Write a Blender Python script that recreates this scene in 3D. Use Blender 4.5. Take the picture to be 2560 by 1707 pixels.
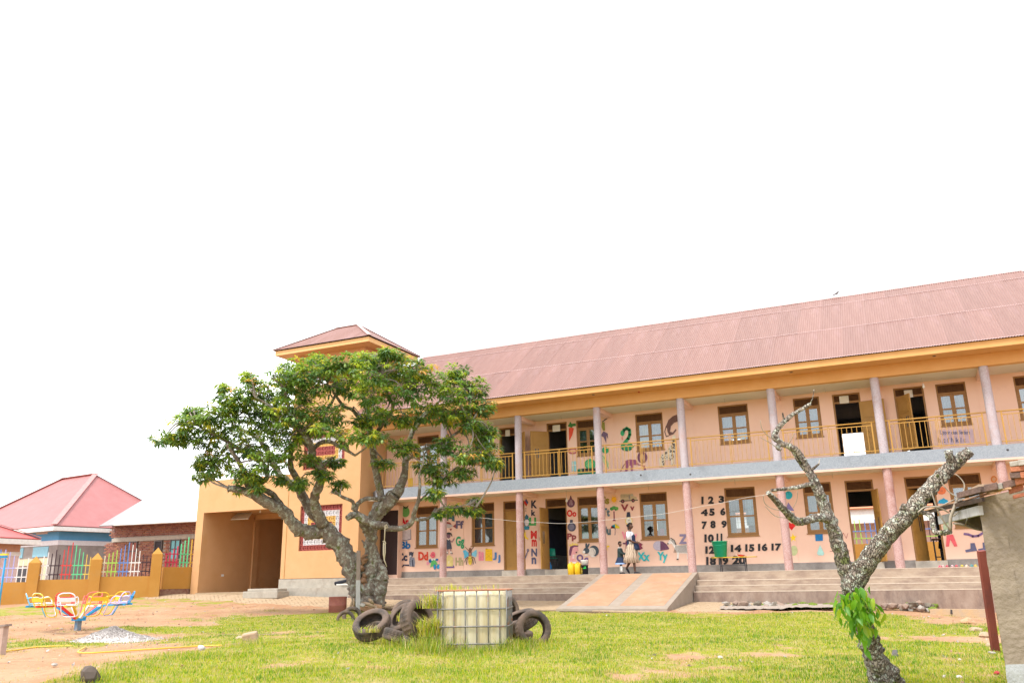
import bpy, bmesh, math, random
import numpy as np
from mathutils import Vector, Matrix, Euler, noise as mnoise
R_ = math.radians
rnd = random.Random(11)
for o in list(bpy.data.objects):
    bpy.data.objects.remove(o)
C = bpy.context.scene.collection
# ------------------------------------------------------------------ camera
# world frame: X along the school front (right), Y into the school, Z up, camera at the origin (eye height)
FPX = 2063.4                      # focal length in pixels of the 2560 px wide photograph
PITCH, ROLL, YAW = 0.281136, 0.0174813, 0.436258
fh = Vector((-math.sin(YAW), math.cos(YAW), 0)); rh = Vector((math.cos(YAW), math.sin(YAW), 0))
fwd = fh * math.cos(PITCH) + Vector((0, 0, math.sin(PITCH)))
dn = -rh.cross(fwd)
CR = rh * math.cos(ROLL) + dn * math.sin(ROLL)
CD = -rh * math.sin(ROLL) + dn * math.cos(ROLL)
cam = bpy.data.cameras.new('camera'); camo = bpy.data.objects.new('camera', cam); C.objects.link(camo)
cam.sensor_width = 36; cam.lens = FPX / 2560 * 36; cam.clip_start = .1; cam.clip_end = 3000
m = Matrix((CR, -CD, -fwd)).transposed().to_4x4(); camo.matrix_world = m
bpy.context.scene.camera = camo
# ------------------------------------------------------------------ sky and sun
SUN_EL, SUN_AZ = R_(58), R_(-150)     # azimuth measured from +Y towards +X
w = bpy.data.worlds.new('World'); bpy.context.scene.world = w; w.use_nodes = True
nt = w.node_tree; nt.nodes.clear()
def N(t, tree, **kw):
    n = tree.nodes.new(t)
    for k, v in kw.items(): setattr(n, k, v)
    return n
out = N('ShaderNodeOutputWorld', nt); bg = N('ShaderNodeBackground', nt); sky = N('ShaderNodeTexSky', nt)
sky.sky_type = 'NISHITA'; sky.sun_disc = False; sky.sun_elevation = SUN_EL; sky.sun_rotation = SUN_AZ
sky.air_density = 1.0; sky.dust_density = 2.0; sky.ozone_density = 1.0
tc = N('ShaderNodeTexCoord', nt); mp = N('ShaderNodeMapping', nt); mp.inputs['Scale'].default_value = (1, 1, 3.2)
cn = N('ShaderNodeTexNoise', nt); cn.inputs['Scale'].default_value = 1.6; cn.inputs['Detail'].default_value = 3; cn.inputs['Roughness'].default_value = .55
cr = N('ShaderNodeValToRGB', nt); cr.color_ramp.elements[0].position = .36; cr.color_ramp.elements[1].position = .58
cr.color_ramp.elements[0].color = (.34,) * 3 + (1,); cr.color_ramp.elements[1].color = (1, 1, 1, 1)
mx = N('ShaderNodeMixRGB', nt); mx.inputs['Color2'].default_value = (13.2, 13.3, 13.5, 1)     # thin bright cloud over the blue
nt.links.new(tc.outputs['Generated'], mp.inputs[0]); nt.links.new(mp.outputs[0], cn.inputs['Vector'])
nt.links.new(cn.outputs['Fac'], cr.inputs[0]); nt.links.new(cr.outputs[0], mx.inputs['Fac'])
nt.links.new(sky.outputs[0], mx.inputs['Color1']); nt.links.new(mx.outputs[0], bg.inputs['Color'])
bg.inputs['Strength'].default_value = .10; nt.links.new(bg.outputs[0], out.inputs[0])
sun = bpy.data.lights.new('sun', 'SUN'); suno = bpy.data.objects.new('sun', sun); C.objects.link(suno)
sun.energy = 1.9; sun.angle = R_(9); sun.color = (1, .955, .88)
sd = Vector((math.sin(SUN_AZ) * math.cos(SUN_EL), math.cos(SUN_AZ) * math.cos(SUN_EL), math.sin(SUN_EL)))
suno.rotation_euler = (-sd).to_track_quat('-Z', 'Y').to_euler()
vs = bpy.context.scene.view_settings
vs.view_transform = 'Standard'; vs.look = 'None'; vs.gamma = 1; vs.use_curve_mapping = False; vs.exposure = .98
# ------------------------------------------------------------------ pixel -> point of the place
def ray(x, y): return fwd + CR * ((x - 1280) / FPX) + CD * ((y - 853.5) / FPX)
def PD(x, y, d): return ray(x, y) * d
def PY(x, y, Y): r = ray(x, y); return r * (Y / r.y)
def PX(x, y, X): r = ray(x, y); return r * (X / r.x)
# ------------------------------------------------------------------ materials
MATS = {}
def mat(name, c1, c2=None, rough=.8, scale=6, bump=0, bscale=40, spec=.3, metal=0, detail=4, lo=.35, hi=.65, stretch=(1, 1, 1),
        dirt=None, dscale=1.2, dlo=.55, dhi=.75, voro=None, rand=0, transl=0, emit=None, alpha=None):
    if name in MATS: return MATS[name]
    m = bpy.data.materials.new(name); m.use_nodes = True; t = m.node_tree; t.nodes.clear()
    o = N('ShaderNodeOutputMaterial', t); b = N('ShaderNodeBsdfPrincipled', t)
    b.inputs['Roughness'].default_value = rough; b.inputs['Metallic'].default_value = metal
    b.inputs['Specular IOR Level'].default_value = spec
    g = N('ShaderNodeNewGeometry', t); mpn = N('ShaderNodeMapping', t); mpn.inputs['Scale'].default_value = stretch
    tcn = N('ShaderNodeTexCoord', t); t.links.new(tcn.outputs['Object'], mpn.inputs[0])
    col = None
    rgb = N('ShaderNodeRGB', t); rgb.outputs[0].default_value = (*c1, 1); col = rgb.outputs[0]
    if c2:
        n = N('ShaderNodeTexNoise', t); n.inputs['Scale'].default_value = scale; n.inputs['Detail'].default_value = detail
        n.inputs['Roughness'].default_value = .62
        t.links.new(mpn.outputs[0], n.inputs['Vector'])
        r = N('ShaderNodeMapRange', t); r.inputs['From Min'].default_value = lo; r.inputs['From Max'].default_value = hi
        t.links.new(n.outputs['Fac'], r.inputs['Value'])
        x = N('ShaderNodeMixRGB', t); x.inputs['Color2'].default_value = (*c2, 1)
        t.links.new(r.outputs[0], x.inputs['Fac']); t.links.new(col, x.inputs['Color1']); col = x.outputs[0]
    if dirt:
        n = N('ShaderNodeTexNoise', t); n.inputs['Scale'].default_value = dscale; n.inputs['Detail'].default_value = 8
        n.inputs['Roughness'].default_value = .7
        t.links.new(mpn.outputs[0], n.inputs['Vector'])
        r = N('ShaderNodeMapRange', t); r.inputs['From Min'].default_value = dlo; r.inputs['From Max'].default_value = dhi
        t.links.new(n.outputs['Fac'], r.inputs['Value'])
        x = N('ShaderNodeMixRGB', t); x.inputs['Color2'].default_value = (*dirt, 1)
        t.links.new(r.outputs[0], x.inputs['Fac']); t.links.new(col, x.inputs['Color1']); col = x.outputs[0]
    if rand:
        oi = N('ShaderNodeObjectInfo', t); hv = N('ShaderNodeHueSaturation', t)
        r = N('ShaderNodeMapRange', t); r.inputs['To Min'].default_value = 1 - rand; r.inputs['To Max'].default_value = 1 + rand
        t.links.new(oi.outputs['Random'], r.inputs['Value']); t.links.new(r.outputs[0], hv.inputs['Value'])
        t.links.new(col, hv.inputs['Color']); col = hv.outputs[0]
    t.links.new(col, b.inputs['Base Color'])
    if bump or voro:
        bm_ = N('ShaderNodeBump', t); bm_.inputs['Distance'].default_value = .02 if not voro else .03
        bm_.inputs['Strength'].default_value = bump or .6
        if voro:
            v = N('ShaderNodeTexVoronoi', t); v.feature = 'DISTANCE_TO_EDGE'; v.inputs['Scale'].default_value = voro
            t.links.new(mpn.outputs[0], v.inputs['Vector'])
            rr = N('ShaderNodeMapRange', t); rr.inputs['From Max'].default_value = .25
            t.links.new(v.outputs['Distance'], rr.inputs['Value']); t.links.new(rr.outputs[0], bm_.inputs['Height'])
            x = N('ShaderNodeMixRGB', t); x.blend_type = 'MULTIPLY'; x.inputs['Fac'].default_value = .75
            r2 = N('ShaderNodeMapRange', t); r2.inputs['From Max'].default_value = .12; r2.inputs['To Min'].default_value = .25
            t.links.new(v.outputs['Distance'], r2.inputs['Value'])
            t.links.new(col, x.inputs['Color1']); t.links.new(r2.outputs[0], x.inputs['Color2']); t.links.new(x.outputs[0], b.inputs['Base Color'])
        else:
            n = N('ShaderNodeTexNoise', t); n.inputs['Scale'].default_value = bscale; n.inputs['Detail'].default_value = 5
            t.links.new(mpn.outputs[0], n.inputs['Vector']); t.links.new(n.outputs['Fac'], bm_.inputs['Height'])
        t.links.new(bm_.outputs[0], b.inputs['Normal'])
    sh = b.outputs[0]
    if transl:
        tr = N('ShaderNodeBsdfTranslucent', t); ms = N('ShaderNodeMixShader', t); ms.inputs[0].default_value = transl
        t.links.new(col, tr.inputs['Color']); t.links.new(sh, ms.inputs[1]); t.links.new(tr.outputs[0], ms.inputs[2]); sh = ms.outputs[0]
    if emit:
        b.inputs['Emission Color'].default_value = (*emit[0], 1); b.inputs['Emission Strength'].default_value = emit[1]
    t.links.new(sh, o.inputs[0]); MATS[name] = m
    return m
def glassmat(name, tint=(.75, .82, .85), mixf=.12):
    m = bpy.data.materials.new(name); m.use_nodes = True; t = m.node_tree; t.nodes.clear()
    o = N('ShaderNodeOutputMaterial', t); tr = N('ShaderNodeBsdfTransparent', t); gl = N('ShaderNodeBsdfGlossy', t)
    tr.inputs[0].default_value = (*tint, 1); gl.inputs['Roughness'].default_value = .03
    fr = N('ShaderNodeFresnel', t); fr.inputs[0].default_value = 1.5
    ad = N('ShaderNodeMath', t); ad.operation = 'ADD'; ad.inputs[1].default_value = mixf
    ms = N('ShaderNodeMixShader', t); t.links.new(fr.outputs[0], ad.inputs[0]); t.links.new(ad.outputs[0], ms.inputs[0])
    t.links.new(tr.outputs[0], ms.inputs[1]); t.links.new(gl.outputs[0], ms.inputs[2]); t.links.new(ms.outputs[0], o.inputs[0])
    MATS[name] = m; return m
def flat(name, c, rough=.75): return mat(name, c, tuple(v * .86 for v in c), rough=rough, scale=9, lo=.4, hi=.75)
PEACH = mat('peach_paint', (.80, .535, .415), (.83, .565, .44), scale=1.3, bump=.12, bscale=60, dirt=(.68, .46, .35), dscale=.9, dlo=.60, dhi=.80)
ORANGE = mat('orange_paint', (.58, .33, .155), (.62, .36, .18), scale=1.2, bump=.2, bscale=50, dirt=(.55, .29, .10), dscale=.8, dlo=.58, dhi=.8)
ORANGE2 = mat('orange_fascia', (.60, .32, .11), (.63, .35, .135), scale=2, bump=.05)
FENCE_Y = mat('ochre_wall_paint', (.45, .22, .042), (.49, .25, .055), scale=1.1, bump=.2, dirt=(.42, .25, .09), dscale=.8, dlo=.56, dhi=.8)
CEIL = mat('ceiling_cream', (.70, .63, .49), (.74, .67, .53), scale=1)
TERR = mat('terrazzo_grey', (.22, .25, .295), (.31, .345, .39), scale=38, bump=.15, detail=2, dirt=(.18, .20, .225), dscale=1.1, dlo=.55, dhi=.75)
COLM = mat('speckled_column_plaster', (.36, .30, .32), (.50, .46, .50), scale=32, bump=.2, detail=3, dirt=(.42, .24, .20), dscale=1.4, dlo=.52, dhi=.78)
COLL = mat('reddish_column_plaster', (.40, .22, .20), (.52, .38, .36), scale=32, bump=.2, detail=3, dirt=(.33, .16, .13), dscale=1.4, dlo=.5, dhi=.72)
CONC = mat('grey_cement', (.36, .33, .28), (.43, .39, .33), scale=5, bump=.25, bscale=30, dirt=(.25, .21, .17), dscale=1.5, dlo=.52, dhi=.75)
STEPM = mat('brown_cement_steps', (.36, .27, .20), (.43, .34, .26), scale=3, bump=.3, bscale=30, dirt=(.23, .16, .125), dscale=1.6, dlo=.45, dhi=.72, stretch=(1, 1, 2.5))
STEPL = mat('dark_cement_riser', (.25, .175, .135), (.33, .25, .20), scale=4, bump=.3, bscale=30, dirt=(.15, .10, .085), dscale=2.2, dlo=.45, dhi=.72, stretch=(1, 1, .5))
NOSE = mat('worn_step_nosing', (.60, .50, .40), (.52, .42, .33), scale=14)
SKIRT = mat('grey_skirting', (.22, .20, .185), (.28, .26, .24), scale=8, bump=.2)
ROOF = mat('red_painted_sheet', (.215, .105, .083), (.25, .13, .104), scale=2.2, rough=.45, spec=.4, rand=.07, dirt=(.30, .17, .16), dscale=.9, dlo=.50, dhi=.78, stretch=(2, .35, .35))
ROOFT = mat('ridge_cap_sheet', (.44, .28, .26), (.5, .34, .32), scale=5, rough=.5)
WOOD = mat('brown_varnished_frame', (.27, .135, .045), (.33, .175, .06), scale=4, rough=.5, stretch=(1, 1, 5))
WOODD = mat('dark_brown_louvre', (.15, .07, .03), (.20, .10, .045), scale=5, rough=.55, stretch=(5, 1, 1))
DOORM = mat('ochre_door_paint', (.36, .19, .045), (.42, .23, .06), scale=3, rough=.5, dirt=(.25, .13, .04), dscale=1.5)
GLASS = glassmat('window_glass')
CURT = mat('pale_curtain', (.26, .31, .34), (.38, .43, .45), scale=26, stretch=(1, 1, .15))
RAILM = mat('yellow_rail_paint', (.42, .22, .045), (.46, .26, .06), scale=9, rough=.45)
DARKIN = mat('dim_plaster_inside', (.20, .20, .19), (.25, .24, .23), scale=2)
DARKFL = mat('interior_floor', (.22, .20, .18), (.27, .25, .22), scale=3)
PINKTRIM = mat('salmon_edge_strip', (.66, .44, .35), (.7, .48, .39), scale=4)
BLACKP = flat('black_paint', (.018, .02, .03)); WHITEP = flat('white_paint', (.78, .78, .76))
METALD = mat('dark_steel', (.05, .05, .06), (.09, .08, .08), rough=.5, metal=.3)
# ------------------------------------------------------------------ builders
def tag(o, label=None, cat=None, group=None, kind=None):
    if label: o['label'] = label
    if cat: o['category'] = cat
    if group: o['group'] = group
    if kind: o['kind'] = kind
    return o
def put(o, parent):
    C.objects.link(o)
    if parent is not None:
        o.parent = parent; o.matrix_parent_inverse = winv(parent)
    return o
def wmat(o): return (wmat(o.parent) @ o.matrix_parent_inverse if o.parent else Matrix()) @ o.matrix_basis
def winv(p): return wmat(p).inverted()
def empty(name, loc, label=None, cat=None, group=None, rz=0, kind=None):
    o = bpy.data.objects.new(name, None); o.empty_display_size = .3; o.location = loc; o.rotation_euler.z = rz
    C.objects.link(o); return tag(o, label, cat, group, kind)
class MB:
    def __init__(s): s.v = []; s.f = []; s.m = []; s.mats = []; s.sm = []
    def mi(s, mt):
        if mt is None: return 0
        if mt not in s.mats: s.mats.append(mt)
        return s.mats.index(mt)
    def add(s, vs, fs, mt=None, smooth=False):
        k = len(s.v); s.v += [tuple(v) for v in vs]; i = s.mi(mt)
        for f in fs: s.f.append(tuple(k + a for a in f)); s.m.append(i); s.sm.append(smooth)
        return s
    def box(s, x0, x1, y0, y1, z0, z1, mt=None, M=None):
        vs = [(x, y, z) for x in (x0, x1) for y in (y0, y1) for z in (z0, z1)]
        if M is not None: vs = [M @ Vector(v) for v in vs]
        return s.add(vs, [(0, 1, 3, 2), (4, 6, 7, 5), (0, 4, 5, 1), (2, 3, 7, 6), (0, 2, 6, 4), (1, 5, 7, 3)], mt)
    def bar(s, a, b, w, h=None, mt=None, up=Vector((0, 0, 1))):
        a = Vector(a); b = Vector(b); h = h or w; d = (b - a); L = d.length; d.normalize()
        x = d.cross(up)
        if x.length < 1e-4: x = d.cross(Vector((0, 1, 0)))
        x.normalize(); z = x.cross(d)
        vs = [p + x * sx * w / 2 + z * sz * h / 2 for p in (a, b) for sx in (-1, 1) for sz in (-1, 1)]
        return s.add(vs, [(0, 1, 3, 2), (4, 6, 7, 5), (0, 4, 5, 1), (2, 3, 7, 6), (0, 2, 6, 4), (1, 5, 7, 3)], mt)
    def tube(s, pts, rad, seg=8, mt=None, smooth=True, cap=True, jit=0, closed=False):
        pts = [Vector(p) for p in pts]; n = len(pts)
        if not hasattr(rad, '__len__'): rad = [rad] * n
        k = len(s.v); prev = None; i = s.mi(mt)
        for j, p in enumerate(pts):
            if closed: d = pts[(j + 1) % n] - pts[j - 1]
            else: d = pts[min(j + 1, n - 1)] - pts[max(j - 1, 0)]
            d.normalize()
            if prev is None:
                u = d.cross(Vector((0, 0, 1)))
                if u.length < .05: u = d.cross(Vector((0, 1, 0)))
                u.normalize()
            else:
                u = prev - d * prev.dot(d)
                if u.length < 1e-4: u = d.cross(Vector((0, 0, 1)))
                u.normalize()
            prev = u; v = d.cross(u)
            for a in range(seg):
                an = 2 * math.pi * a / seg; r = rad[j]
                q = p + (u * math.cos(an) + v * math.sin(an)) * r
                if jit: q += (u * math.cos(an) + v * math.sin(an)) * r * jit * mnoise.noise(q * (1.1 / max(r, .02)) * .6)
                s.v.append(tuple(q))
        rng = n if closed else n - 1
        for j in range(rng):
            for a in range(seg):
                j2 = (j + 1) % n
                s.f.append((k + j * seg + a, k + j * seg + (a + 1) % seg, k + j2 * seg + (a + 1) % seg, k + j2 * seg + a)); s.m.append(i); s.sm.append(smooth)
        if cap and not closed:
            s.f.append(tuple(k + a for a in range(seg))[::-1]); s.m.append(i); s.sm.append(False)
            s.f.append(tuple(k + (n - 1) * seg + a for a in range(seg))); s.m.append(i); s.sm.append(False)
        return s
    def lathe(s, prof, seg=16, mt=None, M=None, smooth=True, axis='z'):
        k = len(s.v); i = s.mi(mt); n = len(prof)
        for r, z in prof:
            for a in range(seg):
                an = 2 * math.pi * a / seg
                q = Vector((r * math.cos(an), r * math.sin(an), z))
                if M is not None: q = M @ q
                s.v.append(tuple(q))
        for j in range(n - 1):
            for a in range(seg):
                s.f.append((k + j * seg + a, k + j * seg + (a + 1) % seg, k + (j + 1) * seg + (a + 1) % seg, k + (j + 1) * seg + a)); s.m.append(i); s.sm.append(smooth)
        return s
    def mesh(s, name, mt=None):
        me = bpy.data.meshes.new(name); me.from_pydata(s.v, [], s.f)
        if s.mats:
            for q in s.mats: me.materials.append(q)
            me.polygons.foreach_set('material_index', s.m)
        elif mt: me.materials.append(mt)
        me.polygons.foreach_set('use_smooth', s.sm)
        me.update(); return me
    def build(s, name, mt=None, parent=None, bevel=0, label=None, loc=None):
        o = bpy.data.objects.new(name, s.mesh(name, mt))
        if loc is not None: o.location = loc
        put(o, parent)
        if bevel:
            b = o.modifiers.new('bevel', 'BEVEL'); b.width = bevel; b.segments = 2; b.limit_method = 'ANGLE'
        if label: o['label'] = label
        return o
def copy_tree(o, parent=None, M=None):
    c = o.copy(); C.objects.link(c)
    if parent is not None: c.parent = parent
    for ch in list(o.children): copy_tree(ch, c)
    return c
def smoothpath(pts, rads, sub=4):
    P = [Vector(p) for p in pts]; n = len(P); op = []; orr = []
    for i in range(n - 1):
        p0 = P[max(i - 1, 0)]; p1 = P[i]; p2 = P[i + 1]; p3 = P[min(i + 2, n - 1)]
        for k in range(sub):
            t = k / sub
            op.append(.5 * ((2 * p1) + (p2 - p0) * t + (2 * p0 - 5 * p1 + 4 * p2 - p3) * t * t + (3 * p1 - p0 - 3 * p2 + p3) * t ** 3))
            orr.append(rads[i] * (1 - t) + rads[i + 1] * t)
    op.append(P[-1]); orr.append(rads[-1]); return op, orr
def wall_grid(mb, x0, x1, z0, z1, y0, y1, holes, mt=None, axis='x'):
    """a wall slab with rectangular openings: clean faces and reveals"""
    xs = sorted({x0, x1, *[h[0] for h in holes], *[h[1] for h in holes]}); zs = sorted({z0, z1, *[h[2] for h in holes], *[h[3] for h in holes]})
    def solid(i, j):
        if i < 0 or j < 0 or i >= len(xs) - 1 or j >= len(zs) - 1: return False
        cx = (xs[i] + xs[i + 1]) / 2; cz = (zs[j] + zs[j + 1]) / 2
        return not any(h[0] < cx < h[1] and h[2] < cz < h[3] for h in holes)
    T = (lambda x, y, z: (x, y, z)) if axis == 'x' else (lambda x, y, z: (y, x, z))
    for i in range(len(xs) - 1):
        for j in range(len(zs) - 1):
            if not solid(i, j): continue
            a, b, c, d = xs[i], xs[i + 1], zs[j], zs[j + 1]
            mb.add([T(a, y0, c), T(b, y0, c), T(b, y0, d), T(a, y0, d)], [(0, 1, 2, 3)], mt)
            mb.add([T(a, y1, c), T(b, y1, c), T(b, y1, d), T(a, y1, d)], [(3, 2, 1, 0)], mt)
            if not solid(i - 1, j): mb.add([T(a, y0, c), T(a, y1, c), T(a, y1, d), T(a, y0, d)], [(3, 2, 1, 0)], mt)
            if not solid(i + 1, j): mb.add([T(b, y0, c), T(b, y1, c), T(b, y1, d), T(b, y0, d)], [(0, 1, 2, 3)], mt)
            if not solid(i, j - 1): mb.add([T(a, y0, c), T(b, y0, c), T(b, y1, c), T(a, y1, c)], [(3, 2, 1, 0)], mt)
            if not solid(i, j + 1): mb.add([T(a, y0, d), T(b, y0, d), T(b, y1, d), T(a, y1, d)], [(0, 1, 2, 3)], mt)
    return mb
# ------------------------------------------------------------------ ground height
_cp = [(0, 0, -1.6), (0, 4, -1.42), (-5, 3, -1.5), (5, 3, -1.5), (-12, 5, -1.25), (6, 9, -1.2), (8, 20, -1.3), (8, 30, -1.2)]
for x, y, d in [(1180, 1629, 12.5), (1330, 1612, 13.2), (2230, 1712, 9), (200, 1700, 9.5), (193, 1576, 19.9), (330, 1600, 17), (864, 1553, 23.5),
                (2440, 1552, 20), (2470, 1625, 12.3), (0, 1513, 33), (373, 1489, 36), (600, 1531, 27), (1600, 1640, 12.0), (1900, 1600, 14), (2150, 1580, 17),
                (2350, 1660, 11), (700, 1640, 12.5)]:
    p = PD(x, y, d); _cp.append((p.x, p.y, p.z))
for x, y, Y in [(1500, 1531, 24.2), (1900, 1531, 24.2), (1100, 1531, 24.5), (2200, 1532, 24.2), (2400, 1545, 23.5)]:
    p = PY(x, y, Y); _cp.append((p.x, p.y, p.z))
_cp += [(-27, 30, -.5), (-15, 30, -.8), (0, 30, -1.0), (-15, 40, -.7), (0, 40, -.7), (-30, 45, -.3), (-45, 30, -.5), (-45, 45, 0)]
_cp = np.array(_cp)
def _U(r2): return np.where(r2 > 1e-12, r2 * np.log(np.maximum(r2, 1e-12)) * .5, 0)
_n = len(_cp); _K = _U(((_cp[:, None, :2] - _cp[None, :, :2]) ** 2).sum(-1)) + np.eye(_n) * 6.0
_Pm = np.c_[np.ones(_n), _cp[:, :2]]; _A = np.block([[_K, _Pm], [_Pm.T, np.zeros((3, 3))]])
_wt = np.linalg.solve(_A, np.r_[_cp[:, 2], 0, 0, 0])
def gz_np(X, Y):
    sh = X.shape; P = np.c_[X.ravel(), Y.ravel()]
    Q = P.copy(); Q[:, 0] = np.clip(Q[:, 0], -48, 9); Q[:, 1] = np.clip(Q[:, 1], -2, 46)
    z = _U(((Q[:, None, :] - _cp[None, :, :2]) ** 2).sum(-1)) @ _wt[:_n] + np.c_[np.ones(len(Q)), Q] @ _wt[_n:]
    return z.reshape(sh)
def gz(x, y): return float(gz_np(np.array([float(x)]), np.array([float(y)]))[0])
def onground(px, py):
    """point of the ground seen at a pixel"""
    r = ray(px, py); d = 6.0
    for k in range(800):
        p = r * d
        if p.z < gz(p.x, p.y): break
        d *= 1.006
    return p
# ================================================================== GROUND
def axis(lo, hi, step, far, g=1.35):
    a = list(np.arange(lo, hi + 1e-6, step)); s = step; x = hi
    while x < far: s *= g; x += s; a.append(x)
    s = step; x = lo
    while x > -far: s *= g; x -= s; a.insert(0, x)
    return np.array(a)
gx = axis(-30, 7, .16, 1500); gy = axis(3.0, 28.2, .16, 1500)
GX, GY = np.meshgrid(gx, gy); GZ = gz_np(GX, GY)
# grass cover, from places seen in the photograph (1 = closed grass, 0 = bare earth)
_g = []
for v, pts in [(1, [(1000, 1560), (1300, 1560), (1700, 1560), (2000, 1560), (2200, 1570), (800, 1560), (620, 1562), (450, 1572), (900, 1620), (700, 1610), (600, 1650), (520, 1650),
                    (400, 1680), (320, 1700), (700, 1690), (1100, 1690), (1300, 1690), (2050, 1600), (2300, 1610), (2350, 1690), (1500, 1600), (1200, 1620), (1700, 1600),
                    (2320, 1575), (1250, 1533), (1000, 1537), (1600, 1537), (1900, 1539), (2200, 1542), (1400, 1680), (700, 1552), (800, 1540), (2200, 1700)]),
               (.74, [(1650, 1645), (1800, 1660), (1980, 1650), (2060, 1625), (1900, 1695), (1600, 1690), (2100, 1680), (2430, 1650), (1450, 1655), (900, 1690), (800, 1650), (950, 1660), (2420, 1690)]),
               (0, [(50, 1550), (200, 1588), (400, 1548), (600, 1530), (700, 1528), (100, 1665), (250, 1655), (50, 1700), (120, 1690), (350, 1622), (2440, 1552), (2390, 1545), (2500, 1600),
                    (0, 1580), (500, 1530), (300, 1560), (1900, 1526), (2100, 1526), (2300, 1532), (1700, 1526), (160, 1640), (420, 1560)]),
               (.55, [(50, 1610), (110, 1605), (190, 1612), (480, 1600), (560, 1610), (180, 1700), (20, 1530), (90, 1530), (380, 1505)])]:
    for a in pts:
        p = onground(*a); _g.append((p.x, p.y, v))
_g = np.array(_g)
def cover_np(X, Y):
    d = ((X[..., None] - _g[:, 0]) ** 2 + (Y[..., None] - _g[:, 1]) ** 2)
    wgt = 1 / (d + .25) ** 2.0
    return (wgt * _g[:, 2]).sum(-1) / wgt.sum(-1)
def fnoise(X, Y, sc, seed=0):
    out = np.empty(X.size); xf = X.ravel(); yf = Y.ravel()
    for i in range(X.size): out[i] = mnoise.fractal(Vector((xf[i] * sc + seed, yf[i] * sc, seed * .7)), 1.0, 2.0, 4)
    return out.reshape(X.shape)
near = (np.abs(GX + 11.5) < 18.6) & (GY > 2.9) & (GY < 28.4)
FN = np.zeros_like(GX); FN[near] = fnoise(GX[near], GY[near], .55, 3)
CV = np.full_like(GX, .25); CV[near] = cover_np(GX[near], GY[near])
FNB = np.zeros_like(GX); FNB[near] = fnoise(GX[near], GY[near], 1.7, 17)
CVN = np.clip(CV + (FN * .45 + FNB * .55) * np.where(CV > .9, .35, 1), 0, 1)
# small relief: hummocks in the grass, eroded scars on the bank
GZ2 = GZ.copy(); GZ2[near] += FN[near] * .05 + .02 * fnoise(GX[near], GY[near], 1.9, 8)
ny, nx = GX.shape
gv = np.stack([GX, GY, GZ2], -1).reshape(-1, 3)
idx = np.arange(ny * nx).reshape(ny, nx)
gf = np.stack([idx[:-1, :-1], idx[:-1, 1:], idx[1:, 1:], idx[1:, :-1]], -1).reshape(-1, 4)
me = bpy.data.meshes.new('ground'); me.vertices.add(len(gv)); me.vertices.foreach_set('co', gv.ravel())
me.loops.add(gf.size); me.loops.foreach_set('vertex_index', gf.ravel().astype(np.int32))
me.polygons.add(len(gf)); me.polygons.foreach_set('loop_start', np.arange(0, gf.size, 4, dtype=np.int32)); me.polygons.foreach_set('loop_total', np.full(len(gf), 4, np.int32))
me.update(calc_edges=True); me.polygons.foreach_set('use_smooth', np.ones(len(gf), bool))
at = me.attributes.new('cover', 'FLOAT', 'POINT'); at.data.foreach_set('value', CVN.ravel())
gm = bpy.data.materials.new('earth_and_turf'); gm.use_nodes = True; t = gm.node_tree; b = t.nodes['Principled BSDF']
b.inputs['Roughness'].default_value = .95; b.inputs['Specular IOR Level'].default_value = .1
tcn = N('ShaderNodeTexCoord', t)
def nz(sc, det=6, rough=.6):
    n = N('ShaderNodeTexNoise', t); n.inputs['Scale'].default_value = sc; n.inputs['Detail'].default_value = det; n.inputs['Roughness'].default_value = rough
    t.links.new(tcn.outputs['Object'], n.inputs['Vector']); return n.outputs['Fac']
def mr(src, a, b_):
    r = N('ShaderNodeMapRange', t); r.inputs['From Min'].default_value = a; r.inputs['From Max'].default_value = b_; t.links.new(src, r.inputs['Value']); return r.outputs[0]
def mixc(f, c1, c2):
    x = N('ShaderNodeMixRGB', t); t.links.new(f, x.inputs['Fac'])
    for k, c in ((1, c1), (2, c2)):
        if isinstance(c, tuple): x.inputs[k].default_value = (*c, 1)
        else: t.links.new(c, x.inputs[k])
    return x.outputs[0]
soil = mixc(mr(nz(.7), .38, .62), (.42, .27, .165), (.37, .21, .12))
soil = mixc(mr(nz(3.2), .55, .75), soil, (.30, .15, .085))
soil = mixc(mr(nz(14), .60, .72), soil, (.62, .42, .27))
turf = mixc(mr(nz(1.6), .4, .6), (.20, .235, .02), (.27, .27, .03))
turf = mixc(mr(nz(5), .45, .7), turf, (.36, .28, .13))
atn = N('ShaderNodeAttribute', t); atn.attribute_name = 'cover'
add = N('ShaderNodeMath', t); add.operation = 'ADD'; t.links.new(atn.outputs['Fac'], add.inputs[0])
nn = N('ShaderNodeMath', t); nn.operation = 'MULTIPLY_ADD'; nn.inputs[1].default_value = .9; nn.inputs[2].default_value = -.45; t.links.new(nz(4.5), nn.inputs[0])
t.links.new(nn.outputs[0], add.inputs[1])
t.links.new(mixc(mr(add.outputs[0], .38, .62), soil, turf), b.inputs['Base Color'])
bp = N('ShaderNodeBump', t); bp.inputs['Distance'].default_value = .05; bp.inputs['Strength'].default_value = .7
t.links.new(nz(9, 8, .7), bp.inputs['Height']); t.links.new(bp.outputs[0], b.inputs['Normal'])
me.materials.append(gm)
go = bpy.data.objects.new('ground', me); C.objects.link(go); tag(go, 'orange earth and patchy green turf sloping in front of the school', kind='structure')

# ================================================================== SCHOOL
YF, WY, YB = 28.67, 30.2, 37.4            # slab edge / classroom front wall / classroom rear wall
Z0, ZI = .15, .37                         # veranda floor, classroom floor
ZS0, ZS1 = 3.27, 3.67                     # upper slab
XL, XR = -20.2, 6.4
COLX = [-16.55, -13.24, -10.0, -6.84, -3.7, -.42, 2.72, 5.9]
school = empty('school_building', (-8, 30, -.6), 'long two storey salmon school with red roof, column verandas and painted alphabet', 'school building')
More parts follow.
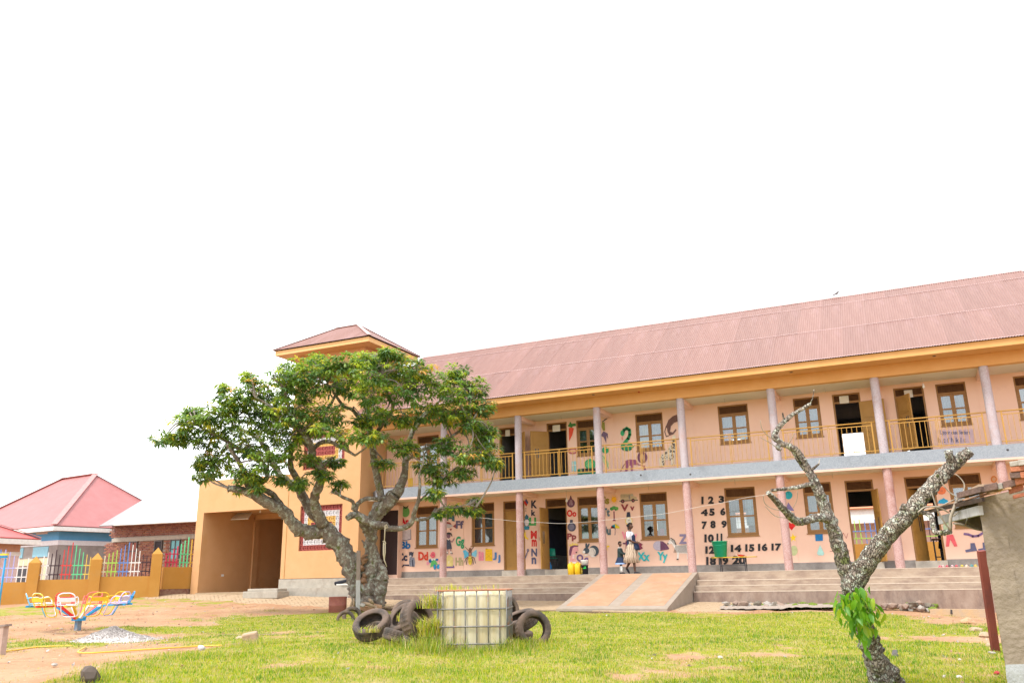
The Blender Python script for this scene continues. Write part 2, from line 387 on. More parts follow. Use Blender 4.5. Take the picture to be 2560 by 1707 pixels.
# classroom front wall with openings
win_lo = [(-18.66, -17.6), (-16.03, -15.0), (-11.44, -10.52), (-8.97, -7.92), (-5.83, -4.76), (-3.16, -2.24), (1.3, 2.24), (4.2, 5.2)]
door_lo = [(-14.6, -13.66), (-12.77, -11.88), (-1.80, -.92), (.03, .91)]
win_up = [(-18.66, -17.6), (-16.0, -15.08), (-11.36, -10.44), (-8.95, -7.88), (-5.81, -4.73), (-3.16, -2.28), (1.38, 2.26), (3.62, 4.6)]
door_up = [(-14.74, -13.84), (-12.63, -11.75), (-1.85, -.95), (.10, 1.02)]
holes = [(a, b, 1.35, 3.03) for a, b in win_lo] + [(a, b, ZI, 3.03) for a, b in door_lo] + [(a, b, 4.6, 6.0) for a, b in win_up] + [(a, b, 3.85, 6.0) for a, b in door_up]
wall_grid(MB(), XL, XR, -.6, 6.5, WY, WY + .22, holes).build('front_wall', PEACH, school)
mb = MB()                                                             # low grey skirting, cut at the doors
xs = sorted([XL + .9] + [v for d in door_lo for v in d] + [XR])
for a, b_ in zip(xs[::2], xs[1::2]): mb.box(a, b_, WY - .03, WY + .01, Z0 - .02, .40)
mb.build('skirting', SKIRT, school)
for i, x in enumerate(COLX):                                        # shallow wall piers behind each column
    MB().box(x - .15, x + .15, WY - .012, WY + .05, .405, 3.26).build('wall_pier', PEACH, school)
    MB().box(x - .15, x + .15, WY - .012, WY + .05, 3.7, 6.2).build('wall_pier', PEACH, school)
# rear wall and rooms
rear = []
for a, b_ in door_lo[1:3] + [(.10, 1.6)]: rear.append((a - .75, b_ - .35 if a < 0 else b_ - .3, ZI, 2.67))
rear = [(-13.4, -12.3, 1.4, 2.67), (-2.42, -1.15, ZI, 2.67), (-.12, .95, ZI, 2.67)] + [(-2.10, -1.15, 3.85, 5.73), (-.35, .42, 3.85, 5.73)] + \
       [(a, b_, 1.5, 2.67) for a, b_ in ((-19.2, -18.0), (-16.8, -15.6), (-10.5, -9.3), (-7.5, -6.3), (2.6, 3.8))] + \
       [(a, b_, 4.7, 5.9) for a, b_ in ((-19.2, -18.0), (-16.8, -15.6), (-10.5, -9.3), (-7.5, -6.3), (2.6, 3.8))]
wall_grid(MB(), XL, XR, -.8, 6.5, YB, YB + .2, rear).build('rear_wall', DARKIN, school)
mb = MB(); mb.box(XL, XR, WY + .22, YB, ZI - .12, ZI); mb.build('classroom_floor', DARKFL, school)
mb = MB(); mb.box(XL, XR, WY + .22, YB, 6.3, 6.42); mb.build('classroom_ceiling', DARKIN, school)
mb = MB()
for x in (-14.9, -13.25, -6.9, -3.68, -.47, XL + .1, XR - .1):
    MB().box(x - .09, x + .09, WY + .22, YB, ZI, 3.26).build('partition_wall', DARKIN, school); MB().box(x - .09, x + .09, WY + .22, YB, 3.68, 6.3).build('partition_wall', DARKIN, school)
# slabs, veranda floor, ceilings
mb = MB(); mb.box(XL + .62, XR, YF, YB - .003, ZS0, ZS1)
mb.add([(XL, YF + .62, ZS0), (XL + .62, YF, ZS0), (XL + .62, YB - .01, ZS0), (XL, YB - .01, ZS0), (XL, YF + .62, ZS1), (XL + .62, YF, ZS1), (XL + .62, YB - .01, ZS1), (XL, YB - .01, ZS1)],
       [(0, 3, 2, 1), (4, 5, 6, 7), (0, 1, 5, 4), (0, 4, 7, 3), (1, 2, 6, 5)])
mb.build('upper_floor_slab', TERR, school)
MB().box(XL + .62, XR, YF - .025, YF + .12, ZS0 - .075, ZS0 - .003).build('slab_edge_trim', PINKTRIM, school)
MB().box(XL + .1, XR, YF + .12, WY, ZS0 - .03, ZS0 - .004).build('veranda_ceiling', CEIL, school)
MB().box(XL + .1, XR, YF + .25, WY, 6.12, 6.16).build('veranda_ceiling', CEIL, school)
for x in COLX: MB().box(x - .13, x + .13, YF + .2, WY, 3.10, ZS0 - .031).build('cross_beam', PEACH, school)
for x in COLX: MB().box(x - .13, x + .13, YF + .25, WY, 5.96, 6.119).build('cross_beam', PEACH, school)
MB().box(XL, XR, YF + .002, YF + .25, 6.13, 6.51).build('ring_beam', ORANGE2, school)
MB().box(XL, XR + .3, 27.96, YF, 6.512, 6.54).build('soffit', ORANGE2, school)
MB().box(XL, XR + .3, 27.93, 27.96, 6.51, 6.73).build('fascia', ORANGE2, school)
for x in (-14.0, -9.9, -2.9, 1.4, 4.4): MB().lathe([(0, 6.5), (.055, 6.5), (.05, 6.513)], 10, METALD, Matrix.Translation((x, 28.25, 0))).build('soffit_vent', None, school)
# columns
def column(x, z0, z1, mt):
    mb = MB(); prof = [(.137, z0), (.137, z0 + .4), (.135, z1 - .3), (.133, z1)]
    mb.lathe(prof, 24, None, Matrix.Translation((x, YF + .15, 0))); mb.build('column', mt, school)
for x in COLX: column(x, Z0, 3.238, COLL); column(x, ZS1, 6.13, COLM)
for x in (-7.4, -8.05 + 1.6, 3.15):                                  # little drain holes in the slab edge
    pass
for px, py in [(1602, 1187), (1726, 1185), (2519, 1124)]:
    p = PY(px, py, YF); MB().lathe([(.0, 0), (.035, 0), (.04, -.02)], 12, None, Matrix.Translation(p + Vector((0, -.004, 0))) @ Matrix.Rotation(R_(90), 4, 'X')).build('drain_spout', METALD, school)
# handrails
bal = MB().box(-.008, .008, -.008, .008, 3.79, 4.59).mesh('baluster', RAILM)
post = MB().box(-.02, .02, -.02, .02, 3.675, 4.69).mesh('rail_post', RAILM)
ends = [XL + .35] + COLX
YR = YF + .15
for i in range(len(ends) - 1):
    a = ends[i] + .14; b_ = ends[i + 1] - .14; mid = (a + b_) / 2 + .05
    mb = MB(); mb.tube([(a, YR, 4.70), (b_, YR, 4.70)], .022, 8); mb.box(a + .14, mid - .03, YR - .012, YR + .012, 4.585, 4.612); mb.box(mid + .04, b_ - .14, YR - .012, YR + .012, 4.585, 4.612)
    mb.box(a, b_, YR - .016, YR + .016, 3.765, 3.792)
    r = mb.build('railing', RAILM, school)
    for x in (a + .12, b_ - .12):
        o = bpy.data.objects.new('rail_post', post); o.location = (x, YR, 0); put(o, r)
    for x in (mid - .015, mid + .03):
        MB().box(x - .01, x + .01, YR - .01, YR + .01, 3.675, 4.69).build('rail_post', RAILM, r)
    n = 18
    for k in range(1, n):
        x = a + .12 + (b_ - a - .24) * k / n
        if abs(x - mid) < .05: continue
        o = bpy.data.objects.new('baluster', bal); o.location = (x, YR, 0); put(o, r)
# windows -------------------------------------------------------------------
def window(x0, x1, z0, z1, curtain=None, opened=False, tr=.34, stuff=None):
    y = WY + .05; f = .05; mb = MB()
    mb.box(x0, x0 + f, y, y + .1, z0, z1).box(x1 - f, x1, y, y + .1, z0, z1).box(x0 + f, x1 - f, y, y + .1, z1 - f, z1).box(x0 + f, x1 - f, y, y + .1, z0, z0 + f)
    zt = z1 - tr; mb.box(x0 + f, x1 - f, y, y + .1, zt - .03, zt + .02)
    mb.box(x0 - .025, x1 + .025, WY - .045, WY + .05, z0 - .035, z0 - .002)      # sill
    mb.box(x0 + f, x1 - f, y + .085, y + .1, zt + .02, z1 - f, WOODD)
    fr = mb.build('window', WOOD, school)
    fr.data.materials.clear(); fr.data.materials.append(WOODD) if False else None
    fr.data.materials.append(WOODD); fr.data.materials.append(WOOD)
    mi = np.ones(len(fr.data.polygons), int); mi[-6:] = 0; fr.data.polygons.foreach_set('material_index', mi)
    k = 7; hh = (z1 - f - zt - .02) / k
    mb = MB()
    for i in range(k):
        za = zt + .02 + i * hh
        mb.add([(x0 + f, y + .02, za), (x1 - f, y + .02, za), (x1 - f, y + .075, za + hh * .9), (x0 + f, y + .075, za + hh * .9), (x0 + f, y + .01, za + .012), (x1 - f, y + .01, za + .012), (x1 - f, y + .065, za + hh * .9 + .012), (x0 + f, y + .065, za + hh * .9 + .012)],
               [(0, 1, 2, 3), (7, 6, 5, 4), (0, 4, 5, 1), (3, 2, 6, 7)])
    mb.build('louvre', WOODD, fr)
    xm = (x0 + x1) / 2; zb = z0 + f; zc = zt - .03; s = .06
    for a, b_ in ((x0 + f + .004, xm - .002), (xm + .002, x1 - f - .004)):
        mb = MB(); mb.box(a, a + s, y + .01, y + .06, zb + .004, zc - .004).box(b_ - s, b_, y + .01, y + .06, zb + .004, zc - .004)
        zm = zb + (zc - zb) * .5
        for q0, q1 in ((zb + .004, zb + .004 + s), (zc - .004 - s, zc - .004), (zm - .025, zm + .025)): mb.box(a + s, b_ - s, y + .01, y + .06, q0, q1)
        mb.build('casement', WOOD, fr)
        for q0, q1 in ((zb + .004 + s, zm - .025), (zm + .025, zc - .004 - s)):
            MB().box(a + s, b_ - s, y + .03, y + .035, q0, q1).build('pane', GLASS, fr)
    mb = MB(); yy = WY + .18                                                   # burglar bars
    nb = 6
    for i in range(1, nb): mb.box(x0 + (x1 - x0) * i / nb - .006, x0 + (x1 - x0) * i / nb + .006, yy, yy + .012, zb, zc)
    for i in range(1, 6): mb.box(x0 + f, x1 - f, yy - .006, yy + .003, zb + (zc - zb) * i / 6 - .005, zb + (zc - zb) * i / 6 + .005)
    mb.build('burglar_bars', flat('bar_paint', (.42, .40, .35)), fr)
    if curtain:
        for ca, cb, cz, cm in curtain:
            mb = MB(); n = 16; a = x0 + f + (x1 - x0 - 2 * f) * ca; b_ = x0 + f + (x1 - x0 - 2 * f) * cb; zz = zb + (zc - zb) * cz
            vs = []
            for i in range(n + 1):
                xx = a + (b_ - a) * i / n; yv = WY + .235 + .018 * math.sin(i * 2.1)
                vs += [(xx, yv, zz), (xx, yv, zc + .02)]
            mb.add(vs, [(2 * i, 2 * i + 2, 2 * i + 3, 2 * i + 1) for i in range(n)], None, True)
            mb.build('curtain', cm, fr)
    return fr
PINKC = flat('pink_paper', (.72, .30, .42)); YELC = flat('yellow_curtain', (.62, .56, .30)); GRNC = flat('green_chart', (.30, .50, .36)); BLUC = mat('pale_blue_paper', (.45, .62, .72), (.6, .72, .78), scale=5)
cur_lo = [[(.52, 1, 0, CURT)], [(0, .45, 0, CURT), (.5, 1, 0, CURT)], [], [(.55, 1, .1, CURT)], [(.62, .95, .25, BLUC)], [(.05, .45, .4, CURT), (.5, 1, .3, CURT)], [(0, 1, .2, CURT)], []]
cur_up = [[(0, 1, 0, CURT)], [(0, 1, 0, CURT)], [(0, .4, .5, CURT)], [(0, .48, 0, YELC), (.52, 1, .0, CURT)], [(0, 1, .3, CURT)], [(0, 1, 0, CURT)], [(0, 1, 0, CURT)], [(0, 1, 0, CURT)]]
for (a, b_), c in zip(win_lo, cur_lo): window(a, b_, 1.35, 3.03, c)
for (a, b_), c in zip(win_up, cur_up): window(a, b_, 4.6, 6.0, c, tr=.32)
# papers taped inside the panes
for (x0, x1, z0, z1, m_) in [(-8.28, -8.12, 1.45, 1.72, PINKC), (-8.5, -8.32, 1.42, 1.66, PINKC), (-11.3, -11.05, 1.45, 1.72, GRNC), (-10.9, -10.7, 1.45, 1.68, GRNC), (-5.65, -5.4, 4.72, 5.1, PINKC), (-5.1, -4.9, 4.7, 4.95, YELC),
                             (-3.05, -2.8, 1.75, 1.95, PINKC), (-8.8, -8.5, 4.95, 5.05, YELC)]:
    MB().box(x0, x1, WY + .093, WY + .097, z0, z1).build('paper_in_window', m_, school)
# doors ---------------------------------------------------------------------
def leaf(parent, w_, z0, z1, hinge, ang, side, glass=True, closed=False):
    """door leaf hinged at hinge=(x,y); side=+1 leaf runs towards +X when shut; ang opens it"""
    M = Matrix.Translation((hinge[0], hinge[1], 0)) @ Matrix.Rotation(ang, 4, 'Z') @ Matrix.Diagonal((side, 1, 1, 1))
    mb = MB(); mb.box(0, w_, 0, .04, z0, z1, None, M)
    h = z1 - z0
    for a, b_, c, d in [(.1, w_ - .1, .08, .36), (.1, w_ * .42, .40, .62), (.1, w_ - .1, .68, .94)]:       # raised panels, both faces
        for yy0, yy1 in ((-.012, .001), (.039, .052)):
            mb.box(a, b_, yy0, yy1, z0 + h * c, z0 + h * d, None, M)
            mb.box(a + .04, b_ - .04, yy0 - .006 if yy0 < 0 else yy0, yy1 + (.006 if yy0 > 0 else 0), z0 + h * c + .04, z0 + h * d - .04, None, M)
    lf = mb.build('door_leaf', DOORM, parent)
    if side < 0:
        lf.data.flip_normals()
    g = MB(); g.box(w_ * .56, w_ * .62, -.004, .044, z0 + h * .41, z0 + h * .61, None, M); g.box(w_ * .70, w_ * .76, -.004, .044, z0 + h * .41, z0 + h * .61, None, M)
    g.build('door_light', flat('dark_glass', (.05, .06, .07), .1), parent)
    MB().tube([M @ Vector((w_ - .08, -.03, z0 + h * .45)), M @ Vector((w_ - .08, -.045, z0 + h * .48)), M @ Vector((w_ - .08, -.03, z0 + h * .52))], .008, 6).build('door_handle', METALD, parent)
def door(x0, x1, z0, z1, leaves, tr=.34):
    f = .055; y = WY + .03; mb = MB(); zt = z1 - tr
    mb.box(x0, x0 + f, y, y + .14, z0, z1).box(x1 - f, x1, y, y + .14, z0, z1).box(x0 + f, x1 - f, y, y + .14, z1 - f, z1).box(x0 + f, x1 - f, y, y + .14, zt - .03, zt + .03)
    d = mb.build('door_frame', WOOD, school)
    mb = MB(); k = 6; hh = (z1 - f - zt - .03) / k
    for i in range(k):
        za = zt + .03 + i * hh
        mb.add([(x0 + f, y + .03, za), (x1 - f, y + .03, za), (x1 - f, y + .09, za + hh), (x0 + f, y + .09, za + hh), (x0 + f, y + .015, za + .012), (x1 - f, y + .015, za + .012), (x1 - f, y + .075, za + hh + .0), (x0 + f, y + .075, za + hh + .0)],
               [(0, 1, 2, 3), (7, 6, 5, 4), (0, 4, 5, 1)])
    mb.box(x0 + f, x1 - f, y + .11, y + .12, zt + .03, z1 - f)
    mb.build('louvre', WOODD, d)
    for (h, ang, side) in leaves:
        hx = x0 + f if h == 0 else x1 - f
        leaf(d, x1 - x0 - 2 * f, z0 + .01, zt - .035, (hx, y + .0 if ang else y + .05), ang, side)
    return d
LO = ZI
door(*door_lo[0], LO, 3.03, [(0, 0, 1)])
door(*door_lo[1], LO, 3.03, [(0, R_(-89), 1)])
door(*door_lo[2], LO, 3.03, [(1, R_(105), -1)])
door(*door_lo[3], LO, 3.03, [(0, R_(62), 1)])
door(*door_up[0], 3.85, 6.0, [(1, R_(135), -1)], .3)
door(*door_up[1], 3.85, 6.0, [(0, R_(-135), 1)], .3)
door(*door_up[2], 3.85, 6.0, [(1, R_(169), -1)], .3)
door(*door_up[3], 3.85, 6.0, [(0, R_(-62), 1)], .3)
for x0, x1, zz in [(-12.36, -12.04, 5.74), (-1.62, -1.32, 5.76), (.42, .68, 5.74), (-14.45, -14.25, 5.74)]:
    MB().box(x0, x1, WY + .0, WY + .006, zz - .1, zz + .16).build('notice_paper', flat('notice_paper_white', (.70, .66, .58)), school)
# doorsteps
for a, b_ in door_lo: MB().box(a - .02, b_ + .02, WY - .16, WY + .1, Z0, ZI - .003).build('doorstep', CONC, school)
# ceiling lamps
def pendant(x, y, z, L, bulb=True):
    mb = MB(); mb.tube([(x, y, z), (x + .01, y, z - L)], .006, 5); o = mb.build('pendant_flex', flat('flex_white', (.4, .36, .3)), school)
    if bulb: MB().lathe([(.0, .07), (.022, .06), (.022, .02), (.042, -.03), (.042, -.06), (.0, -.095)], 12, None, Matrix.Translation((x + .01, y, z - L - .06))).build('bulb', flat('bulb_white', (.75, .74, .7), .3), o)
for x, bz in ((-18.3, 0), (-15.1, 0), (-11.6, 1), (-8.4, 0), (-5.3, 0), (-2.1, 0), (1.1, 0)): pendant(x, 29.5, 3.235, .18 if not bz else .30, bool(bz))
for x, bz in ((-15.0, 0), (-11.7, 0), (-8.5, 0), (-5.4, 0), (-2.0, 0), (1.0, 1)): pendant(x, 29.5, 6.115, .14 if not bz else .2, bool(bz))
p = PY(1597, 974, 28.6)
mb = MB(); mb.lathe([(.0, .06), (.07, .06), (.06, .03), (.035, .02), (.035, -.10), (0, -.12)], 10, None, Matrix.Translation(p)); mb.build('eave_lamp', flat('red_lamp', (.42, .08, .05)), school)
# roof ----------------------------------------------------------------------
YE, ZE = 27.86, 6.735; YRG = 33.35; ZRG = 10.47
L = math.hypot(YRG - YE, ZRG - ZE); sl = math.atan2(ZRG - ZE, YRG - YE); P_ = .0762; SW = P_ * 10
def sheet(Ls, n=10, per=6):
    mb = MB(); vs = []; cols = n * per + 4
    for i in range(cols):
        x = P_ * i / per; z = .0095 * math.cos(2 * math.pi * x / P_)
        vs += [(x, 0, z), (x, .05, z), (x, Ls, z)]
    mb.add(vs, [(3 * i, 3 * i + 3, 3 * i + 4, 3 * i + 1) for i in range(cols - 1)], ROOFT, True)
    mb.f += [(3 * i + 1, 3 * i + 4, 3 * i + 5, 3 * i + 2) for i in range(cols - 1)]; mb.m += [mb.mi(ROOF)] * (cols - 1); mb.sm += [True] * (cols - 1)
    return mb
rows = [(0, 2.95), (2.83, 2.95), (5.66, L - 5.66)]
RX1 = 4.88; ncol = 33
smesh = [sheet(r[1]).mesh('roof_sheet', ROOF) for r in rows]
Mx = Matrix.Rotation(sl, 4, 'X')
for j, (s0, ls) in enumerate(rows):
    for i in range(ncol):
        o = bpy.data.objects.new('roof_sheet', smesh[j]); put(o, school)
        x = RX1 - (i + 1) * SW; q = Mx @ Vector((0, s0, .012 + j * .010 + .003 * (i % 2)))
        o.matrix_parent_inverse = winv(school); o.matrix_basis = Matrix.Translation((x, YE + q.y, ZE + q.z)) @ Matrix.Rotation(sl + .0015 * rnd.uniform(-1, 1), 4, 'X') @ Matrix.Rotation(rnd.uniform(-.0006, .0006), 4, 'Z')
# hipped right end and rear slope (out of sight from the front)
mb = MB(); YRR = 2 * YRG - YE
mb.add([(RX1, YRG, ZRG), (-20.25, YRG, ZRG), (-20.25, YRR, ZE), (RX1 + 4.9, YRR, ZE), (RX1 + 4.9, YE, ZE)], [(0, 1, 2, 3), (0, 3, 4)])
mb.build('rear_roof_slope', ROOF, school)
nn_ = 62; vs = []
mb = MB()
for i in range(nn_):
    xa = RX1 + i * P_; 
    for k in range(6):
        x = xa + P_ * k / 6; u = (x - RX1) / 4.9
        if u > 1: continue
        z = .0095 * math.cos(2 * math.pi * x / P_) + .012
        a = Vector((x, YE, ZE)) ; bq = Vector((x, YRG + (YE - YRG) * u, ZRG + (ZE - ZRG) * u)); nrm = Vector((0, -math.sin(sl), math.cos(sl)))
        vs += [a + nrm * z, bq + nrm * z]
mb.add(vs, [(2 * i, 2 * i + 2, 2 * i + 3, 2 * i + 1) for i in range(len(vs) // 2 - 1)], None, True); mb.build('roof_hip_end', ROOF, school)
mb = MB()
for sgn in (-1, 1):
    d = Vector((0, sgn * .22 * math.cos(sl), -.22 * math.sin(sl)))
    a, b_ = Vector((-20.25, YRG, ZRG + .055)), Vector((RX1, YRG, ZRG + .055)); mb.add([a, b_, b_ + d, a + d], [(0, 1, 2, 3)])
a, b_ = Vector((RX1, YRG, ZRG + .05)), Vector((RX1 + 4.9, YE, ZE + .05)); mb.add([a, b_, b_ + Vector((-.2, 0, -.0)), a + Vector((-.2, 0, 0))], [(0, 1, 2, 3)])
mb.build('ridge_cap', ROOFT, school)
# left gable of the roof
MB().add([(-20.25, YE, ZE), (-20.25, YRR, ZE), (-20.25, YRG, ZRG)], [(0, 1, 2)]).build('gable', ORANGE, school)
# steps, ramp -----------------------------------------------------------------
SZ = [Z0, -.105, -.275, -.455]
MB().box(XL, XR, YF + .0, WY + .22, -.9, Z0 - .002).build('veranda_floor', STEPM, school)
def steps(x0, x1, zb):
    mb = MB()
    for i in range(1, 4):
        mb.box(x0, x1, YF - .3 * i, YF - .3 * (i - 1) - .002, zb, SZ[i], STEPM if i < 3 else STEPL)
    mb.build('stair_flight', None, school)
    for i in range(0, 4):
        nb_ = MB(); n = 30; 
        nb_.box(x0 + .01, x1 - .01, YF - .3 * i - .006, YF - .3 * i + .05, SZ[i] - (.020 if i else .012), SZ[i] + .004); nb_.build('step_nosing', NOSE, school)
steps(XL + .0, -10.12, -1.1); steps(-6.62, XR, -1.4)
ra, rb = -10.1, -6.64
zr0 = zr1 = (PY(1380, 1523, 24.5).z + PY(1654, 1523, 24.5).z) / 2 + .02
mb = MB()
T = [(ra, YF, Z0), (rb, YF, Z0), (ra, 24.5, zr0), (rb, 24.5, zr1)]
mb.add(T + [(x, y, -1.5) for x, y, z in T], [(2, 3, 1, 0), (2, 6, 7, 3), (3, 7, 5, 1), (0, 4, 6, 2)])
mb.build('ramp', mat('ramp_cement', (.29, .24, .19), (.34, .28, .23), scale=4, bump=.25), school)
RMP = mat('orange_ramp_screed', (.40, .215, .13), (.44, .26, .16), scale=1.6, bump=.25, dirt=(.44, .30, .21), dscale=1.3, dlo=.5, dhi=.72)
def rp(u, v, h=.006):
    a = Vector(T[2]).lerp(Vector(T[0]), v); b_ = Vector(T[3]).lerp(Vector(T[1]), v); return a.lerp(b_, u) + Vector((0, 0, h))
for (u0, u1, v0, v1) in [(.06, .45, .08, .70), (.06, .45, .712, .985), (.56, .95, .08, .70), (.56, .95, .712, .985)]:
    MB().add([rp(u0, v0), rp(u1, v0), rp(u1, v1), rp(u0, v1), rp(u0, v0, -.02), rp(u1, v0, -.02), rp(u1, v1, -.02), rp(u0, v1, -.02)],
             [(0, 1, 2, 3), (0, 4, 5, 1), (1, 5, 6, 2), (2, 6, 7, 3), (3, 7, 4, 0)]).build('ramp_panel', RMP, school)
# apron of pale pavers along the foot of the building ------------------------------
PAVE = mat('pale_paver', (.37, .265, .165), (.44, .33, .22), scale=8, bump=.3, dirt=(.40, .29, .18), dscale=1.4, dlo=.5, dhi=.75)
apr = empty('paved_apron', (-15, 26.5, -.8), kind='structure')
def apz(x, v):
    ztop = np.interp(x, [-30, -24, -17.8, -10, -1.1, 3], [-.33, -.44, -.66, -.74, -.86, -.95])
    zed = np.interp(x, [-30, -25.5, -20.5, -16.5, -12, -8, -4, 3], [PY(460, 1500, 25.6).z + .01, PY(598, 1511, 25.4).z, PY(758, 1521, 25.3).z, PY(870, 1521, 25.2).z, PY(1010, 1523, 24.9).z, PY(1380, 1529, 24.3).z, -1.06, -1.12])
    return ztop * (1 - v) + zed * v
def apy(x): return np.interp(x, [-30, -25, -18, -12, -8, -4.6, 3], [25.5, 25.4, 25.2, 24.8, 24.2, 24.6, 25.4]) + .09 * mnoise.noise(Vector((x * .9, 3, 1))) + .03 * mnoise.noise(Vector((x * 5, 3, 1)))
mb = MB(); XS = np.arange(-30, -4.4, .1)
for i, x in enumerate(XS):
    ye = apy(x)
    for v in np.linspace(0, 1, 7):
        y = 27.76 + (ye - 27.76) * v
        mb.v.append((x, y, apz(x, v) + .012 * mnoise.noise(Vector((x * 1.3, y * 1.3, 5)))))
    mb.v.append((x, ye + .05, apz(x, 1) - .32))
k = 8
for i in range(len(XS) - 1):
    for j in range(k - 1):
        mb.f.append((i * k + j, i * k + j + 1, (i + 1) * k + j + 1, (i + 1) * k + j)); mb.m.append(0); mb.sm.append(j < 6)
o = mb.build('paving_bed', mat('paving_bed_edge', (.13, .09, .06), (.22, .16, .10), scale=6), apr)
# pavers laid in rows (the near two metres of the apron)
mb = MB(); r2 = random.Random(5)
y = 27.70; row = 0
while y > 24.3:
    x = -29.9 + (.11 if row % 2 else 0)
    while x < -4.6:
        if (y - .1) > apy(x) and not (-10.05 < x < -6.75 and y > 24.6 - .05):
            v = (27.76 - y) / (27.76 - apy(x)); z = apz(x, v) + .012 * mnoise.noise(Vector((x * 1.3, y * 1.3, 5))) + .018 + r2.uniform(-.004, .004)
            mb.add([(x + .004, y - .100, z), (x + .216, y - .100, apz(x + .22, v) * 1 + z - apz(x, v)), (x + .216, y - .004, z + (apz(x, max(v - .04, 0)) - apz(x, v))), (x + .004, y - .004, z + (apz(x, max(v - .04, 0)) - apz(x, v))),
                    (x + .004, y - .100, z - .03), (x + .216, y - .100, z - .03)], [(0, 1, 2, 3), (4, 5, 1, 0)])
        x += .22
    y -= .104; row += 1
o = mb.build('paver_blocks', PAVE, apr); o['kind'] = 'stuff'
# ================================================================== STAIR TOWER AND CARRIAGE PASSAGE (part of the school)
YT = 28.34; TX0, TX1, TYB = -23.9, -20.22, 30.95
def prect(x0, y0, x1, y1, Y=YT):
    a = PY(x0, (y0 + y1) / 2, Y); b_ = PY(x1, (y0 + y1) / 2, Y); return a.x, b_.x, PY((x0 + x1) / 2, y1, Y).z, PY((x0 + x1) / 2, y0, Y).z
s1 = prect(749, 1262, 854, 1375); s1 = (s1[0], s1[1], s1[2], s1[3]); s2 = prect(760, 1088, 852, 1171); s2 = (s1[0], s1[1], s2[2], s2[3] + .1)
ZTT = 9.62
wall_grid(MB(), TX0, TX1, .205, ZTT, YT, YT + .2, [s1, s2, (TX0 + .9, TX1 - .45, 8.35, 9.12)]).build('tower_front_wall', ORANGE, school)
wall_grid(MB(), YT + .2, TYB, .205, ZTT, TX1 - .2, TX1, [(YT + .6, TYB - .4, 8.35, 9.12)], None, 'y').build('tower_side_wall', ORANGE, school)
wall_grid(MB(), YT + .2, TYB, .205, ZTT, TX0, TX0 + .2, [(YT + .6, TYB - .4, 8.35, 9.12)], None, 'y').build('tower_side_wall', ORANGE, school)
wall_grid(MB(), TX0 + .2, TX1 - .2, .205, ZTT, TYB - .2, TYB, []).build('tower_rear_wall', ORANGE, school)
MB().box(TX0 + .2, TX1 - .2, YT + .2, TYB - .2, 9.3, 9.4).build('tower_ceiling', ORANGE, school)
MB().box(TX0 + .2, TX1 - .2, YT + .2, TYB - .2, 3.3, 3.45).build('stair_landing', DARKIN, school)
# wall joint between tower and passage block, a thin darker strip
MB().box(TX0 - .012, TX0 + .012, YT - .012, YT + .01, .21, 4.56).build('wall_joint', flat('dark_joint_line', (.42, .22, .07)), school)
# breeze block screens: concentric rings of maroon, white and yellow blocks
def blockmesh(w_, h_, mt):
    mb = MB(); d0, d1 = 0, .09; e = .018
    mb.box(0, w_, d0, d1, 0, e).box(0, w_, d0, d1, h_ - e, h_).box(0, e, d0, d1, e, h_ - e).box(w_ - e, w_, d0, d1, e, h_ - e)
    mb.bar((e, d1 / 2, e), (w_ - e, d1 / 2, h_ - e), .022, .07, None, Vector((0, 1, 0))).bar((w_ - e, d1 / 2 + .004, e), (e, d1 / 2 + .004, h_ - e), .022, .07, None, Vector((0, 1, 0)))
    mb.box(w_ / 2 - .01, w_ / 2 + .01, .012, .078, e, h_ - e)
    return mb.mesh('screen_block', mt)
MAR = flat('maroon_block', (.36, .085, .075)); WHB = flat('white_block', (.66, .64, .66)); YLB = flat('yellow_block', (.70, .44, .13))
for (x0, x1, z0, z1) in (s1, s2):
    nc = 12; nr = 10 if (z1 - z0) > 1.9 else 8; w_ = (x1 - x0) / nc; h_ = (z1 - z0) / nr
    ms = [blockmesh(w_ - .002, h_ - .002, m_) for m_ in (MAR, WHB, YLB)]
    scr = MB().box(x0, x1, YT + .17, YT + .18, z0, z1).build('screen_gloom_sheet', mat('stairwell_gloom', (.08, .05, .05)), school)  # dark sheet paints the stairwell's shade behind the blocks
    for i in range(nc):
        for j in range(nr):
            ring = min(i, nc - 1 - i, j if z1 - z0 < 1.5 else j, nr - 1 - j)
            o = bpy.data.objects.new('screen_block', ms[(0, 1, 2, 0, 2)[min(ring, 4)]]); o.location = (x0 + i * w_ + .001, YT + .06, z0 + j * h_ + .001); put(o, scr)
# tower roof: hipped, ridge parallel to the front
ex0, ex1, ey0, ey1, ez = -24.55, -19.55, 27.66, 31.6, 9.98
MB().box(ex0 + .05, ex1 - .05, ey0 + .05, ey1 - .05, ez - .22, ez - .19).build('tower_soffit', ORANGE, school)
mb = MB(); mb.box(ex0, ex1, ey0, ey0 + .03, ez - .225, ez - .02).box(ex0, ex1, ey1 - .03, ey1, ez - .225, ez - .02).box(ex0, ex0 + .03, ey0 + .03, ey1 - .03, ez - .225, ez - .02).box(ex1 - .03, ex1, ey0 + .03, ey1 - .03, ez - .225, ez - .02)
mb.build('tower_fascia', mat('tower_fascia_paint', (.72, .44, .19), (.74, .47, .22)), school)
MB().box(TX0, TX1, YT, TYB, ZTT, ez - .221).build('tower_wall_plate', ORANGE, school)
ridge = [Vector((-22.75, 29.63, 11.28)), Vector((-21.55, 29.63, 11.28))]
o_ = .08; a0, a1, a2, a3 = [Vector(v) for v in ((ex0 - o_, ey0 - o_, ez), (ex1 + o_, ey0 - o_, ez), (ex1 + o_, ey1 + o_, ez), (ex0 - o_, ey1 + o_, ez))]
